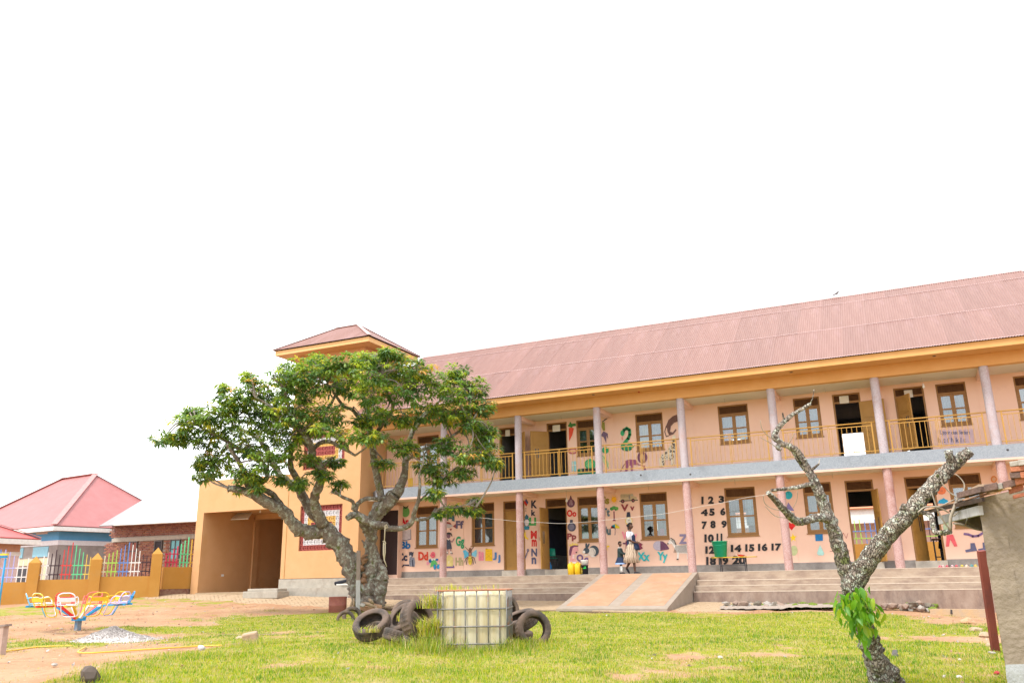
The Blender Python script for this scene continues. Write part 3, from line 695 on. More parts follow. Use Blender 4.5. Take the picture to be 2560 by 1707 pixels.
def corr_face(p, q, tr_, tl_, name, mt, parent, per=6):
    """corrugated roof plane p-q (eave) up to tl_-tr_ (ridge); ribs run up the slope"""
    e = (q - p); L_ = e.length; e.normalize(); nrm = e.cross((tl_ - p)).normalized(); up = nrm.cross(e).normalized()
    if up.z < 0: up = -up
    if nrm.z < 0: nrm = -nrm
    H = (tl_ - p).dot(up); ul = (tl_ - p).dot(e); ur = (tr_ - p).dot(e); mb = MB(); vs = []; n = int(L_ / P_ * per)
    for i in range(n + 1):
        u = L_ * i / n; h = H if ul <= u <= ur else (H * u / max(ul, 1e-6) if u < ul else H * (L_ - u) / max(L_ - ur, 1e-6))
        z = .0095 * math.cos(2 * math.pi * u / P_) + .012
        vs += [p + e * u + nrm * z, p + e * u + up * h + nrm * z]
    mb.add(vs, [(2 * i, 2 * i + 2, 2 * i + 3, 2 * i + 1) for i in range(n)], None, True)
    return mb.build(name, mt, parent)
corr_face(a0, a1, ridge[1], ridge[0], 'tower_roof_slope', ROOF, school); corr_face(a1, a2, ridge[1], ridge[1], 'tower_roof_slope', ROOF, school)
corr_face(a2, a3, ridge[0], ridge[1], 'tower_roof_slope', ROOF, school); corr_face(a3, a0, ridge[0], ridge[0], 'tower_roof_slope', ROOF, school)
mb = MB()
for a, b_ in ((a0, ridge[0]), (a1, ridge[1]), (a2, ridge[1]), (a3, ridge[0]), (ridge[0], ridge[1])):
    mb.bar(a + Vector((0, 0, .03)), b_ + Vector((0, 0, .03)), .17, .022)
mb.build('tower_hip_cap', ROOFT, school)
# passage block
GX0, GX1 = -29.1, TX0; gx0, gx1, gzt = -28.68, -24.12, 3.14
wall_grid(MB(), GX0, GX1, -.8, 4.56, YT + .004, YT + .25, [(gx0, gx1, -2, gzt)]).build('passage_front_wall', ORANGE, school)
MB().box(GX0, gx0, YT + .25, 41, -.8, 4.5).build('passage_side_wall', ORANGE, school)
MB().box(gx1, gx1 + .2, YT + .25, 41, -.8, 4.5).build('passage_side_wall', ORANGE, school)
MB().box(gx0 - .0, gx0 + .07, 31.6, 31.95, -.8, gzt).build('passage_pier', ORANGE, school)
MB().box(gx0 + .002, gx1 - .002, YT + .25, 41, gzt + .12, gzt + .24).build('passage_ceiling', ORANGE, school)
MB().box(gx0 + .002, gx1 - .002, 31.6, 31.95, gzt - .12, gzt + .118).build('passage_beam', ORANGE, school)
MB().box(gx0 + .002, gx1 - .002, 40.8, 41, -.6, gzt + .12).build('passage_rear_wall', ORANGE, school)
MB().box(GX0, GX1, YT + .25, 41, 4.38, 4.5).build('passage_roof_slab', CONC, school)
MB().box(gx0 + .001, gx0 + .012, 29.7, 29.86, .38, .48).build('wall_socket', WHITEP, school)
MB().box(gx0, gx1, YT - .1, 41, -1.2, -.30).build('passage_floor', PAVE, school)
pendant(-26.2, 29.2, gzt + .11, .02)
# plinth in two tiers under the tower and the low slab step by the passage
MB().box(-24.12, TX1, YT - .06, YT + .2, -.9, .195).build('tower_plinth', CONC, school)
MB().box(-24.75, TX1 + .0, YT - .42, YT - .062, -.9, -.16).build('tower_plinth_footing', CONC, school)
MB().box(-24.12, TX1, YT + .0, YT + .21, .196, .215, flat('plinth_gap', (.12, .07, .05))).build('plinth_gap_strip', None, school)  # thin dark strip between plinth top and wall
a = PY(606, 1489, 26.9); b_ = PY(688, 1489, 26.9)
st = empty('concrete_block_step', a, 'low rough concrete step block on the pavers before the dark passage', 'step')
MB().box(a.x, b_.x + .1, 26.9, 27.6, a.z - .1, a.z + .17).build('lower_slab', CONC, st, .02); MB().box(a.x + .15, b_.x, 27.0, 27.6, a.z + .17, a.z + .27).build('upper_slab', CONC, st, .02)
# walls at the far left end of the veranda
MB().box(-20.0, -19.3, WY - .35, WY + .0, ZI - .3, 3.1).build('veranda_end_pier', PEACH, school)
mb = MB(); mb.box(-20.15, -19.32, WY - .36, WY - .352, .3, 2.9); mb.build('stair_gloom_panel', mat('stair_gloom', (.035, .02, .02)), school)  # flat dark panel paints the shade of the stair opening

# ================================================================== FENCE WALL ON THE LEFT
def colour(n, c): return flat('bar_' + n, c)
CB = {'red': (.62, .06, .06), 'green': (.12, .58, .28), 'lime': (.36, .62, .10), 'blue': (.12, .26, .62), 'white': (.78, .78, .78), 'black': (.05, .03, .04), 'yellow': (.70, .52, .12),
      'crimson': (.52, .04, .09), 'gold': (.66, .42, .06), 'lilac': (.42, .42, .75), 'ivory': (.75, .70, .5)}
CB = {k: colour(k, v) for k, v in CB.items()}
fence = empty('playground_fence', PD(235, 1489, 34.5), 'ochre wall with pointed pillars and rainbow picket bars left of the school', 'fence')
def fpt(px, d): p = PD(px, 1468, d); return Vector((p.x, p.y, 0))
FP = [fpt(-70, 33.2), fpt(80.5, 33.9), fpt(235, 34.6), fpt(386, 35.3)]
ZT = [.26, .34, .43]; ZP = [1.15, 1.29, 1.41, 1.62]
def pillar(p, zt, zb=-.9):
    d = (FP[-1] - FP[0]).normalized(); n = Vector((-d.y, d.x, 0)); mb = MB(); hw = .21
    q = [p + d * a * hw + n * b_ * hw for a, b_ in ((-1, -1), (1, -1), (1, 1), (-1, 1))]
    zs = zt - .28
    vs = [v + Vector((0, 0, zb)) for v in q] + [v + Vector((0, 0, zs)) for v in q] + [p + (v - p) * .82 + Vector((0, 0, zs + .05)) for v in q] + [p + Vector((0, 0, zt))]
    mb.add(vs, [(0, 1, 5, 4), (1, 2, 6, 5), (2, 3, 7, 6), (3, 0, 4, 7), (4, 5, 9, 8), (5, 6, 10, 9), (6, 7, 11, 10), (7, 4, 8, 11), (8, 9, 12), (9, 10, 12), (10, 11, 12), (11, 8, 12)])
    mb.build('pillar', FENCE_Y, fence)
for p, z in zip(FP, ZP): pillar(p, z)
def panel(a, b_, zt, spec, zb=-.9, th=.2, base=None):
    d = (b_ - a).normalized(); A = a + d * .2; B = b_ - d * .2
    MB().bar(A + Vector((0, 0, (zt + zb) / 2)), B + Vector((0, 0, (zt + zb) / 2)), th, zt - zb).build('low_wall', FENCE_Y, fence)
    n = len(spec); LL = (B - A).length
    for i, (c, h) in enumerate(spec):
        p = A + d * LL * (i + .6) / n
        MB().bar(p + Vector((0, 0, zt)), p + Vector((0, 0, zt + h)), .055, .03, None, d).build('picket', CB[c], fence)
        for zz in (.2, .56):
            q0 = A + d * LL * (i + .1) / n; q1 = A + d * LL * (i + 1.1) / n; nn2 = Vector((-d.y, d.x, 0)) * .02
            MB().bar(q0 + Vector((0, 0, zt + zz)) - nn2, q1 + Vector((0, 0, zt + zz)) - nn2, .02, .045).build('fence_rail', CB[c], fence)
panel(FP[0], FP[1], ZT[0], [('lime', .9), ('blue', .95), ('blue', 1.15), ('blue', 1.3), ('lilac', 1.3), ('lilac', 1.2), ('lilac', 1.05), ('white', .95), ('white', .85), ('white', .95)])
panel(FP[1], FP[2], ZT[1], [('white', .95), ('white', 1.1), ('black', 1.05), ('black', 1.2), ('black', 1.0), ('red', 1.2), ('red', 1.35), ('red', 1.5), ('green', 1.4), ('green', 1.25), ('green', 1.1), ('yellow', 1.0), ('yellow', .9)])
panel(FP[2], FP[3], ZT[2], [('ivory', .85), ('lime', .95), ('lime', 1.0), ('lime', 1.08), ('blue', 1.15), ('blue', 1.28), ('blue', 1.4), ('white', 1.3), ('white', 1.15), ('white', 1.05), ('black', .9), ('black', .85), ('black', .75)])
GC = Vector((GX0 + .1, YT + .6, 0)); q = FP[3] + (GC - FP[3]).normalized() * -.0
panel(FP[3] + fh * .25, GC + fh * .2, .80, [('crimson', .55), ('crimson', .65), ('crimson', .78), ('crimson', .9), ('green', 1.0), ('green', 1.15), ('green', 1.3), ('gold', 1.2), ('gold', 1.05), ('gold', .95), ('lime', .85)], zb=-.12)
mb = MB(); mb.bar(FP[3] + fh * .35 + Vector((0, 0, -.5)), GC + fh * .3 + Vector((0, 0, -.5)), .3, .76); mb.build('rubble_footing', mat('red_rubble', (.22, .10, .07), (.32, .2, .14), scale=7, bump=.6, bscale=9), fence)

# ================================================================== HOUSES BEYOND THE FENCE
RED = mat('red_iron_sheet', (.36, .135, .13), (.40, .155, .15), scale=1.5, rough=.5)
RED2 = mat('bright_red_iron_sheet', (.50, .125, .12), (.54, .145, .135), scale=1.5, rough=.5)
def slab_face(mb, pts, th=.05):
    P = [Vector(p) for p in pts]; n = (P[1] - P[0]).cross(P[2] - P[0]).normalized()
    if n.z < 0: n = -n
    k = len(P); mb.add(P + [p - n * th for p in P], [tuple(range(k)), tuple(range(2 * k - 1, k - 1, -1))] + [(i, i + k, (i + 1) % k + k, (i + 1) % k) for i in range(k)])
def hiphouse(name, label, C0, u, v, W, Lg, ze, zr, ov, bands, roofm, zb):
    """C0 = near eave corner, u along W, v along Lg, ridge along v"""
    h = empty(name, Vector((C0.x, C0.y, zb)), label, 'house')
    C0 = Vector((C0.x, C0.y, 0)); E = lambda a, b_, z: C0 + u * a + v * b_ + Vector((0, 0, z))
    r0, r1 = E(W / 2, W / 2, zr), E(W / 2, Lg - W / 2, zr); c = [E(0, 0, ze), E(W, 0, ze), E(W, Lg, ze), E(0, Lg, ze)]
    for nm, pts in (('roof_slope', [c[0], c[1], r0]), ('roof_slope', [c[3], c[0], r0, r1]), ('roof_slope', [c[1], c[2], r1, r0]), ('roof_slope', [c[2], c[3], r1])):
        mb = MB(); slab_face(mb, pts); mb.build(nm, roofm, h)
    mb = MB()
    for a, b_ in ((c[0], r0), (c[1], r0), (c[2], r1), (c[3], r1), (r0, r1)): mb.bar(a + Vector((0, 0, .05)), b_ + Vector((0, 0, .05)), .3, .03)
    mb.build('hip_cap', mat('hip_cap_' + roofm.name, (.46, .22, .21), (.5, .26, .25)), h)
    mb = MB()
    for a, b_ in ((c[0], c[1]), (c[1], c[2]), (c[2], c[3]), (c[3], c[0])): mb.bar(a - Vector((0, 0, .17)), b_ - Vector((0, 0, .17)), .05, .22)
    mb.build('fascia_board', WHITEP, h)
    MB().add([E(ov * .2, ov * .2, ze - .26), E(W - ov * .2, ov * .2, ze - .26), E(W - ov * .2, Lg - ov * .2, ze - .26), E(ov * .2, Lg - ov * .2, ze - .26)], [(0, 1, 2, 3)]).build('soffit', flat('house_soffit', (.42, .36, .36)), h)
    for z0, z1, mt, nm in bands:
        mb = MB(); o2 = ov - (.03 if nm == 'wall_band' else 0); q = [E(o2, o2, 0), E(W - o2, o2, 0), E(W - o2, Lg - o2, 0), E(o2, Lg - o2, 0)]
        mb.add([p + Vector((0, 0, z0)) for p in q] + [p + Vector((0, 0, z1)) for p in q], [(0, 1, 5, 4), (1, 2, 6, 5), (2, 3, 7, 6), (3, 0, 4, 7), (4, 5, 6, 7), (3, 2, 1, 0)])
        mb.build(nm, mt, h)
    return h, E
def cf(a, b_): return (rh * a + fh * b_).normalized()
BLUE = mat('blue_house_paint', (.10, .34, .62), (.13, .38, .66), scale=1.5); GREYR = mat('grey_render', (.26, .23, .22), (.34, .31, .29), scale=2, bump=.3)
C0 = PD(135, 1312, 45); ze = C0.z
h, E_ = hiphouse('blue_house', 'blue and white house with big red hipped roof beyond the fence', C0, cf(.55, .83), cf(-.83, .55), 9.2, 13.0, ze, 6.85, .75,
              [(-1, 2.3, GREYR, 'wall'), (2.3, 2.56, flat('white_band', (.74, .74, .78)), 'wall_band'), (2.56, ze - .25, BLUE, 'wall')], RED, -.6)
uu, vv = cf(.55, .83), cf(-.83, .55)
CREAM = flat('cream_patch', (.66, .55, .38))
for b0, b1, z0, z1, mt, nm in [(.9, 2.5, 1.7, 2.25, flat('sky_blue_shutter', (.28, .55, .68)), 'window'), (3.6, 5.0, 1.7, 2.25, flat('sky_blue_shutter', (.28, .55, .68)), 'window'),
                               (.8, 6.5, 1.25, 1.62, CREAM, 'plaster_patch'), (.8, 2.6, -.5, 1.2, CREAM, 'plaster_patch'), (2.9, 4.6, .2, 1.1, flat('dark_gap', (.06, .06, .07)), 'door'), (1.2, 2.4, 2.95, 3.15, flat('vent_patch', (.6, .5, .48)), 'wall_vent')]:
    mb = MB(); a = .75 - .04; P4 = [E_(a, .75 + b0, z0), E_(a, .75 + b1, z0), E_(a, .75 + b1, z1), E_(a, .75 + b0, z1)]
    mb.add(P4 + [p + uu * .05 for p in P4], [(0, 1, 2, 3), (0, 4, 5, 1), (1, 5, 6, 2), (2, 6, 7, 3), (3, 7, 4, 0)]); mb.build(nm, mt, h)
C0b = PD(103, 1346, 38); zb_ = C0b.z
hiphouse('pink_house', 'small pink house with bright red roof at the left edge of view', C0b, cf(-.35, -.94), cf(-.94, .35), 7.5, 9, zb_, zb_ + 1.75, .55,
         [(-1, 1.42, flat('pale_pink_wall', (.72, .56, .54)), 'wall'), (1.42, 1.6, WHITEP, 'wall_band'), (1.6, zb_ - .25, flat('salmon_house_wall', (.62, .36, .26)), 'wall')], RED2, -.6)
# brick house with white roof
bh = empty('brick_house', PD(360, 1490, 41), 'unfinished red brick house with white iron roof behind the fence', 'house')
A0 = PD(268, 1468, 42.2); B0 = PD(520, 1468, 39.6); A0.z = 0; B0.z = 0; wd = (B0 - A0).normalized(); wn = Vector((wd.y, -wd.x, 0))    # wn faces the camera
if wn.dot(fh) > 0: wn = -wn
WL = (B0 - A0).length; ztop = 3.22
MB().bar(A0 - wn * .2 + Vector((0, 0, (ztop - 1) / 2)), B0 - wn * .2 + Vector((0, 0, (ztop - 1) / 2)), .3, ztop + 1).build('wall_core', mat('mortar_grey', (.38, .31, .26), (.44, .37, .31), scale=8), bh)
MB().bar(A0 - wn * 1.2 + Vector((0, 0, 1)), A0 - wn * 7 + Vector((0, 0, 1)), .3, 4.2).build('side_wall', MATS['mortar_grey'], bh)
def wpx(px, py):
    r = ray(px, py); n = wn; dd = A0.dot(n) / r.dot(n); p = r * dd; return (p - A0).dot(wd), p.z
op = []
for (x0, y0, x1, y1) in [(319, 1352, 345, 1402), (380, 1350, 407, 1440), (424, 1347, 452, 1396)]:
    a = wpx(x0, y1); b_ = wpx(x1, y0); op.append((a[0], b_[0], a[1], b_[1]))
belt = (wpx(300, 1353)[1] - .02, wpx(300, 1346)[1] + .02)
BR = [mat('brick_red', (.26, .10, .075), (.31, .14, .10), scale=9), mat('brick_orange', (.33, .155, .09), (.30, .13, .08), scale=9), mat('brick_brown', (.19, .08, .06), (.23, .1, .075), scale=9)]
mb = MB(); r3 = random.Random(3); z = -.6; row = 0
while z < ztop - .1:
    s = -.3 + (.12 if row % 2 else 0) + (-.25 if z < belt[0] else .0)
    while s < WL:
        if not (belt[0] - .07 < z < belt[1]) and not any(a - .22 < s < b_ and c - .07 < z < d_ + .02 for a, b_, c, d_ in op):
            m_ = BR[r3.choice((0, 0, 1, 1, 2))] if z < belt[0] else BR[r3.choice((0, 0, 2, 0, 1))]
            p = A0 + wd * s; pr = r3.uniform(-.012, .02)
            x = wd * .215; n = wn * (.03 + pr); zz = Vector((0, 0, .072)); b0 = p - wn * .05 + Vector((0, 0, z + r3.uniform(-.006, .006)))
            mb.add([b0, b0 + x, b0 + x + zz, b0 + zz, b0 + n, b0 + x + n, b0 + x + n + zz, b0 + n + zz], [(4, 5, 6, 7), (0, 1, 5, 4), (3, 7, 6, 2), (0, 4, 7, 3), (1, 2, 6, 5)], m_)
        s += .235
    z += .088; row += 1
o = mb.build('bricks', None, bh); o['kind'] = 'stuff'
MB().bar(A0 + wn * .0 + Vector((0, 0, sum(belt) / 2)), B0 + Vector((0, 0, sum(belt) / 2)), .12, belt[1] - belt[0]).build('ring_beam', CONC, bh)
for (a, b_, c, d_), mt, nm in zip(op, (flat('brown_shutter', (.34, .13, .10)), flat('dark_doorway', (.05, .045, .05)), flat('teal_shutter', (.20, .48, .52))), ('window', 'door', 'window')):
    q0 = A0 + wd * (a + .01); q1 = A0 + wd * (b_ - .01); f_ = MB().bar(q0 + wn * -.02 + Vector((0, 0, (c + d_) / 2)), q1 + wn * -.02 + Vector((0, 0, (c + d_) / 2)), .06, d_ - c).build(nm, mt, bh)
    mb = MB(); e = wn * .03
    mb.bar(q0 + e + Vector((0, 0, d_ - .03)), q1 + e + Vector((0, 0, d_ - .03)), .05, .06).bar(q0 + e + Vector((0, 0, c)), q0 + e + Vector((0, 0, d_)), .05, .05).bar(q1 + e + Vector((0, 0, c)), q1 + e + Vector((0, 0, d_)), .05, .05)
    mb.build('frame', flat('frame_dark', (.12, .11, .11)), f_)
    if nm == 'window':
        mb = MB(); mb.bar((q0 + q1) / 2 + e + Vector((0, 0, c)), (q0 + q1) / 2 + e + Vector((0, 0, d_)), .04, .04).bar(q0 + e + Vector((0, 0, (c + d_) / 2)), q1 + e + Vector((0, 0, (c + d_) / 2)), .04, .04); mb.build('glazing_bar', MATS['frame_dark'], f_)
WR = mat('white_iron_sheet', (.66, .66, .65), (.7, .7, .69), scale=2, rough=.4); GR = mat('grey_side_slope', (.27, .29, .29), (.32, .33, .33), scale=2, rough=.4)  # side slope in a darker grey than the front slope
e0 = PD(283, 1312, 41.6); e1 = PD(620, 1295, 38.2); r0_ = PD(463, 1203, 46); r1_ = PD(680, 1196, 42); e2 = PD(247, 1314, 46); r2_ = PD(433, 1204, 48.5)
mb = MB(); slab_face(mb, [e0, e1, r1_, r0_]); mb.build('roof_slope', WR, bh); mb = MB(); slab_face(mb, [e2, e0, r0_, r2_]); mb.build('roof_slope', GR, bh)
# ================================================================== YARD BEHIND THE SCHOOL, SEEN THROUGH THE CLASSROOMS
yz = PY(2150, 1359, 46).z
bf = empty('rear_yard_fence', (-3, 46, -.6), 'ochre wall with green, blue and black pickets glimpsed through the open doors', 'fence')
MB().box(-14, 6, 46, 46.2, -.9, yz).build('low_wall', FENCE_Y, bf)
for i in range(46):
    x = -6.6 + i * .24; c = 'lime' if x < -2.15 else 'blue' if x < -.4 else 'black' if x < 1.6 else 'green'
    MB().box(x - .02, x + .02, 46.08, 46.12, yz, yz + .95 + .25 * abs(math.sin(i * .8))).build('picket', CB[c], bf)
MB().box(-6.7, 4.5, 46.05, 46.075, yz + .25, yz + .29).build('fence_rail', CB['lime'], bf); MB().box(-6.7, 4.5, 46.05, 46.075, yz + .6, yz + .64).build('fence_rail', CB['blue'], bf)
rb_ = empty('rear_white_house', (-3, 55, -.6), 'white gabled house with orange tiles glimpsed through the open doors', 'house')
za = PY(2160, 1272, 55).z; zt_ = PY(2160, 1296, 55).z
MB().box(-16, 10, 55, 62, -.9, zt_).build('wall', flat('rear_house_wall', (.55, .38, .33)), rb_)
MB().box(-16, 10, 54.2, 54.6, zt_ - .3, za).build('eave_beam', WHITEP, rb_)
mb = MB(); slab_face(mb, [(-16, 54, za), (10, 54, za), (10, 58, za + 1.6), (-16, 58, za + 1.6)]); mb.build('roof', flat('orange_tile', (.66, .25, .13)), rb_)
for x in (-9, -4.8, -1.6, 2): MB().box(x, x + 1.2, 54.95, 55.0, 1.2, 2.6).build('window', flat('dark_pane', (.08, .09, .1)), rb_)
# ================================================================== MANGO TREE
BARK = mat('mango_bark', (.20, .165, .135), (.30, .26, .22), scale=5, rough=.95, bump=.9, bscale=26, dirt=(.085, .10, .06), dscale=4.2, dlo=.52, dhi=.66, stretch=(1, 1, .55))
BARK2 = mat('dead_wood_heart', (.22, .12, .07), (.30, .18, .11), scale=7, rough=.95, bump=.8, bscale=18, stretch=(1, 1, .3))
LICH = None
def lichen_bark(name, c1, c2, lc, vscale, lscale, crack=.6):
    m = bpy.data.materials.new(name); m.use_nodes = True; t = m.node_tree; b = t.nodes['Principled BSDF']; b.inputs['Roughness'].default_value = .95; b.inputs['Specular IOR Level'].default_value = .1
    tcn = N('ShaderNodeTexCoord', t)
    def noi(sc, det=5): 
        n = N('ShaderNodeTexNoise', t); n.inputs['Scale'].default_value = sc; n.inputs['Detail'].default_value = det; t.links.new(tcn.outputs['Object'], n.inputs['Vector']); return n.outputs['Fac']
    def mrr(s_, a, b_, c=0, d=1):
        r = N('ShaderNodeMapRange', t); [setattr(r.inputs[k], 'default_value', v) for k, v in (('From Min', a), ('From Max', b_), ('To Min', c), ('To Max', d))]; t.links.new(s_, r.inputs['Value']); return r.outputs[0]
    mpn = N('ShaderNodeMapping', t); mpn.inputs['Scale'].default_value = (1, 1, .45); nm = N('ShaderNodeMixRGB', t); nm.inputs[0].default_value = .12
    t.links.new(tcn.outputs['Object'], nm.inputs[1]); nzz = N('ShaderNodeTexNoise', t); nzz.inputs['Scale'].default_value = 9; t.links.new(tcn.outputs['Object'], nzz.inputs['Vector']); t.links.new(nzz.outputs['Color'], nm.inputs[2])
    t.links.new(nm.outputs[0], mpn.inputs[0])
    v = N('ShaderNodeTexVoronoi', t); v.feature = 'DISTANCE_TO_EDGE'; v.inputs['Scale'].default_value = vscale; t.links.new(mpn.outputs[0], v.inputs['Vector'])
    cell = mrr(v.outputs['Distance'], 0, .14, 1 - crack, 1)
    def mix(f, a, b_):
        x = N('ShaderNodeMixRGB', t); t.links.new(f, x.inputs[0])
        for k, c in ((1, a), (2, b_)):
            if isinstance(c, tuple): x.inputs[k].default_value = (*c, 1)
            else: t.links.new(c, x.inputs[k])
        return x.outputs[0]
    base = mix(mrr(noi(3), .4, .6), c1, c2)
    base = mix(mrr(noi(lscale, 6), .52, .60), base, lc)
    base = mix(mrr(noi(lscale * .45, 4), .60, .68), base, (.16, .18, .07))
    base = mix(cell, (.045, .035, .03), base)
    t.links.new(base, b.inputs['Base Color'])
    ad = N('ShaderNodeMath', t); ad.operation = 'MULTIPLY_ADD'; ad.inputs[1].default_value = .5; t.links.new(noi(45), ad.inputs[0]); t.links.new(cell, ad.inputs[2])
    bp = N('ShaderNodeBump', t); bp.inputs['Distance'].default_value = .022; bp.inputs['Strength'].default_value = 1; t.links.new(ad.outputs[0], bp.inputs['Height']); t.links.new(bp.outputs[0], b.inputs['Normal'])
    return m
MBARK = lichen_bark('mango_bark_lichen', (.20, .16, .13), (.30, .255, .215), (.42, .43, .37), 20, 8, .45)
def leafmat(name, c, tr=.45):
    m = bpy.data.materials.new(name); m.use_nodes = True; t = m.node_tree; b = t.nodes['Principled BSDF']
    g = N('ShaderNodeNewGeometry', t); hv = N('ShaderNodeHueSaturation', t); hv.inputs['Color'].default_value = (*c, 1)
    r = N('ShaderNodeMapRange', t); r.inputs['To Min'].default_value = .7; r.inputs['To Max'].default_value = 1.35
    t.links.new(g.outputs['Random Per Island'], r.inputs['Value']); t.links.new(r.outputs[0], hv.inputs['Value'])
    t.links.new(hv.outputs[0], b.inputs['Base Color']); b.inputs['Roughness'].default_value = .42; b.inputs['Specular IOR Level'].default_value = .45
    tl = N('ShaderNodeBsdfTranslucent', t); tl.inputs[0].default_value = (c[0] * 1.6, c[1] * 1.5, c[2] * .8, 1)
    ms = N('ShaderNodeMixShader', t); ms.inputs[0].default_value = tr; o = [n for n in t.nodes if n.type == 'OUTPUT_MATERIAL'][0]
    t.links.new(b.outputs[0], ms.inputs[1]); t.links.new(tl.outputs[0], ms.inputs[2]); t.links.new(ms.outputs[0], o.inputs[0]); return m
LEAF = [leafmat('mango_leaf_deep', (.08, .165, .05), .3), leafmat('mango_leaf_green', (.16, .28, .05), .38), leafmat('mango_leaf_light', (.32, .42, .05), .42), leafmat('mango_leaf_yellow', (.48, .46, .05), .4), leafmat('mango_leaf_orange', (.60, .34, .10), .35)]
TD = 28.3                                             # distance of the tree from the camera
Zc = lambda x, y: (460 + x / 2.0107, 780 + y / 2.0107)
Ac = lambda x, y: (900 + x / 4.055, 1180 + y / 4.055)
base = PD(905, 1520, TD); base.z = gz(base.x, base.y) - .05
mango = empty('mango_tree', base, 'old spreading mango tree with twisted lichened trunk before the orange stair tower', 'tree')
class Arr:
    """collects one big leaf mesh"""
    def __init__(s): s.v = []; s.f = []; s.m = []
def limb(mb, pts, crop, rpx, depth=None, sub=5, seg=10, jit=.35, mt=None, D=TD):
    P3 = []; n = len(pts)
    for i, p in enumerate(pts):
        x, y = crop(*p[:2]); d = D + ((depth[0] + (depth[1] - depth[0]) * i / (n - 1)) if depth else 0) + (p[2] if len(p) > 2 else 0)
        P3.append(PD(x, y, d))
    sc = 2.0107 if crop is Zc else 4.055
    rr = [r / sc / FPX * D for r in rpx]
    a, b_ = smoothpath(P3, rr, sub); mb.tube(a, b_, seg, mt, True, True, jit); return a
limbs = []
tb = MB()
def LB(*a, **k): P = limb(tb, *a, **k); limbs.append(P); return P
# two stems out of one twisted foot
LB([(890, 1478), (872, 1420), (862, 1350), (838, 1262), (795, 1190), (745, 1130), (700, 1090)], Zc, [34, 34, 40, 50, 46, 43, 40], (-.2, .2), seg=16, jit=.55)
LB([(950, 1470), (945, 1400), (950, 1320), (945, 1240), (938, 1150), (942, 1075), (968, 1010), (1020, 960), (1062, 920)], Zc, [66, 62, 52, 40, 32, 34, 36, 38, 33], (.1, .1), seg=16, jit=.5)
LB([(985, 1475), (985, 1400), (990, 1340), (1000, 1300), (985, 1262)], Zc, [24, 34, 32, 24, 10], (-.25, -.1), seg=12, jit=.6)
LB([(915, 1480), (925, 1420), (935, 1360), (930, 1320)], Zc, [40, 40, 36, 20], (-.1, -.05), seg=12, jit=.5)
# long low limb to the left
LB([(700, 1090), (650, 1105), (600, 1100), (555, 1070), (515, 1015), (465, 980), (405, 950), (340, 915), (280, 892), (222, 884)], Zc, [40, 36, 34, 32, 28, 27, 24, 20, 17, 15], (.2, -1.4), jit=.4)
LB([(510, 1010), (450, 965), (400, 930), (345, 895), (318, 862), (300, 800), (262, 730), (215, 665)], Zc, [22, 19, 17, 15, 14, 12, 10, 7], (-.2, -1.6), jit=.35)
LB([(490, 975), (455, 925), (420, 900), (380, 888), (365, 868), (400, 850), (420, 820), (405, 770), (345, 730), (280, 690), (200, 640), (120, 600), (60, 560)], Zc, [16, 15, 14, 13, 13, 13, 12, 11, 10, 9, 8, 6, 4], (-.3, -1.0), jit=.3)
LB([(700, 1060), (640, 1000), (600, 930), (560, 870), (510, 845), (470, 800), (440, 740), (380, 640), (310, 600), (240, 560)], Zc, [30, 28, 24, 21, 19, 17, 14, 12, 9, 6], (.3, 1.6), jit=.35)
LB([(590, 900), (570, 840), (540, 790), (535, 720), (560, 640), (590, 600), (520, 560), (470, 510), (400, 510), (310, 510)], Zc, [18, 17, 15, 13, 12, 11, 10, 8, 6, 4], (.4, -.8), jit=.3)
LB([(705, 1070), (665, 1000), (655, 930), (680, 870), (690, 790), (650, 730), (640, 680), (600, 610), (530, 560), (470, 520), (430, 470), (360, 430)], Zc, [30, 26, 24, 22, 20, 18, 18, 14, 11, 9, 7, 5], (0, -1.9), jit=.35)
LB([(648, 690), (680, 660), (730, 650), (770, 670), (810, 690), (860, 720)], Zc, [13, 11, 10, 9, 8, 6], (-.6, -.9), jit=.3)
LB([(645, 690), (600, 650), (585, 610), (640, 560), (700, 510), (750, 440), (770, 370), (720, 310)], Zc, [12, 11, 10, 9, 8, 7, 5, 4], (-.7, .8), jit=.3)
LB([(600, 610), (560, 540), (520, 460), (500, 380), (440, 330)], Zc, [10, 9, 8, 6, 4], (-.6, -2.2), jit=.3)
# right stem forks
LB([(1062, 920), (1090, 870), (1110, 800), (1120, 700), (1150, 600), (1200, 520), (1280, 460)], Zc, [30, 24, 18, 15, 12, 9, 6], (.1, 1.3), jit=.3)
LB([(1000, 985), (985, 900), (960, 780), (945, 660), (930, 560), (925, 500), (905, 430), (890, 330), (900, 250)], Zc, [20, 19, 18, 17, 15, 13, 11, 7, 4], (.2, .6), jit=.3)
LB([(932, 560), (880, 530), (845, 490), (800, 470), (750, 400), (720, 360)], Zc, [12, 10, 9, 8, 6, 4], (.4, -.8), jit=.3)
LB([(945, 640), (1000, 560), (1050, 480), (1010, 380), (990, 320)], Zc, [12, 10, 8, 6, 4], (.3, -1.2), jit=.3)
LB([(1120, 740), (1200, 690), (1290, 660), (1380, 600), (1440, 560)], Zc, [11, 9, 8, 6, 4], (.4, -.9), jit=.3)
LB([(1150, 600), (1230, 500), (1300, 430), (1360, 380)], Zc, [9, 7, 6, 4], (.9, 1.3), jit=.3)
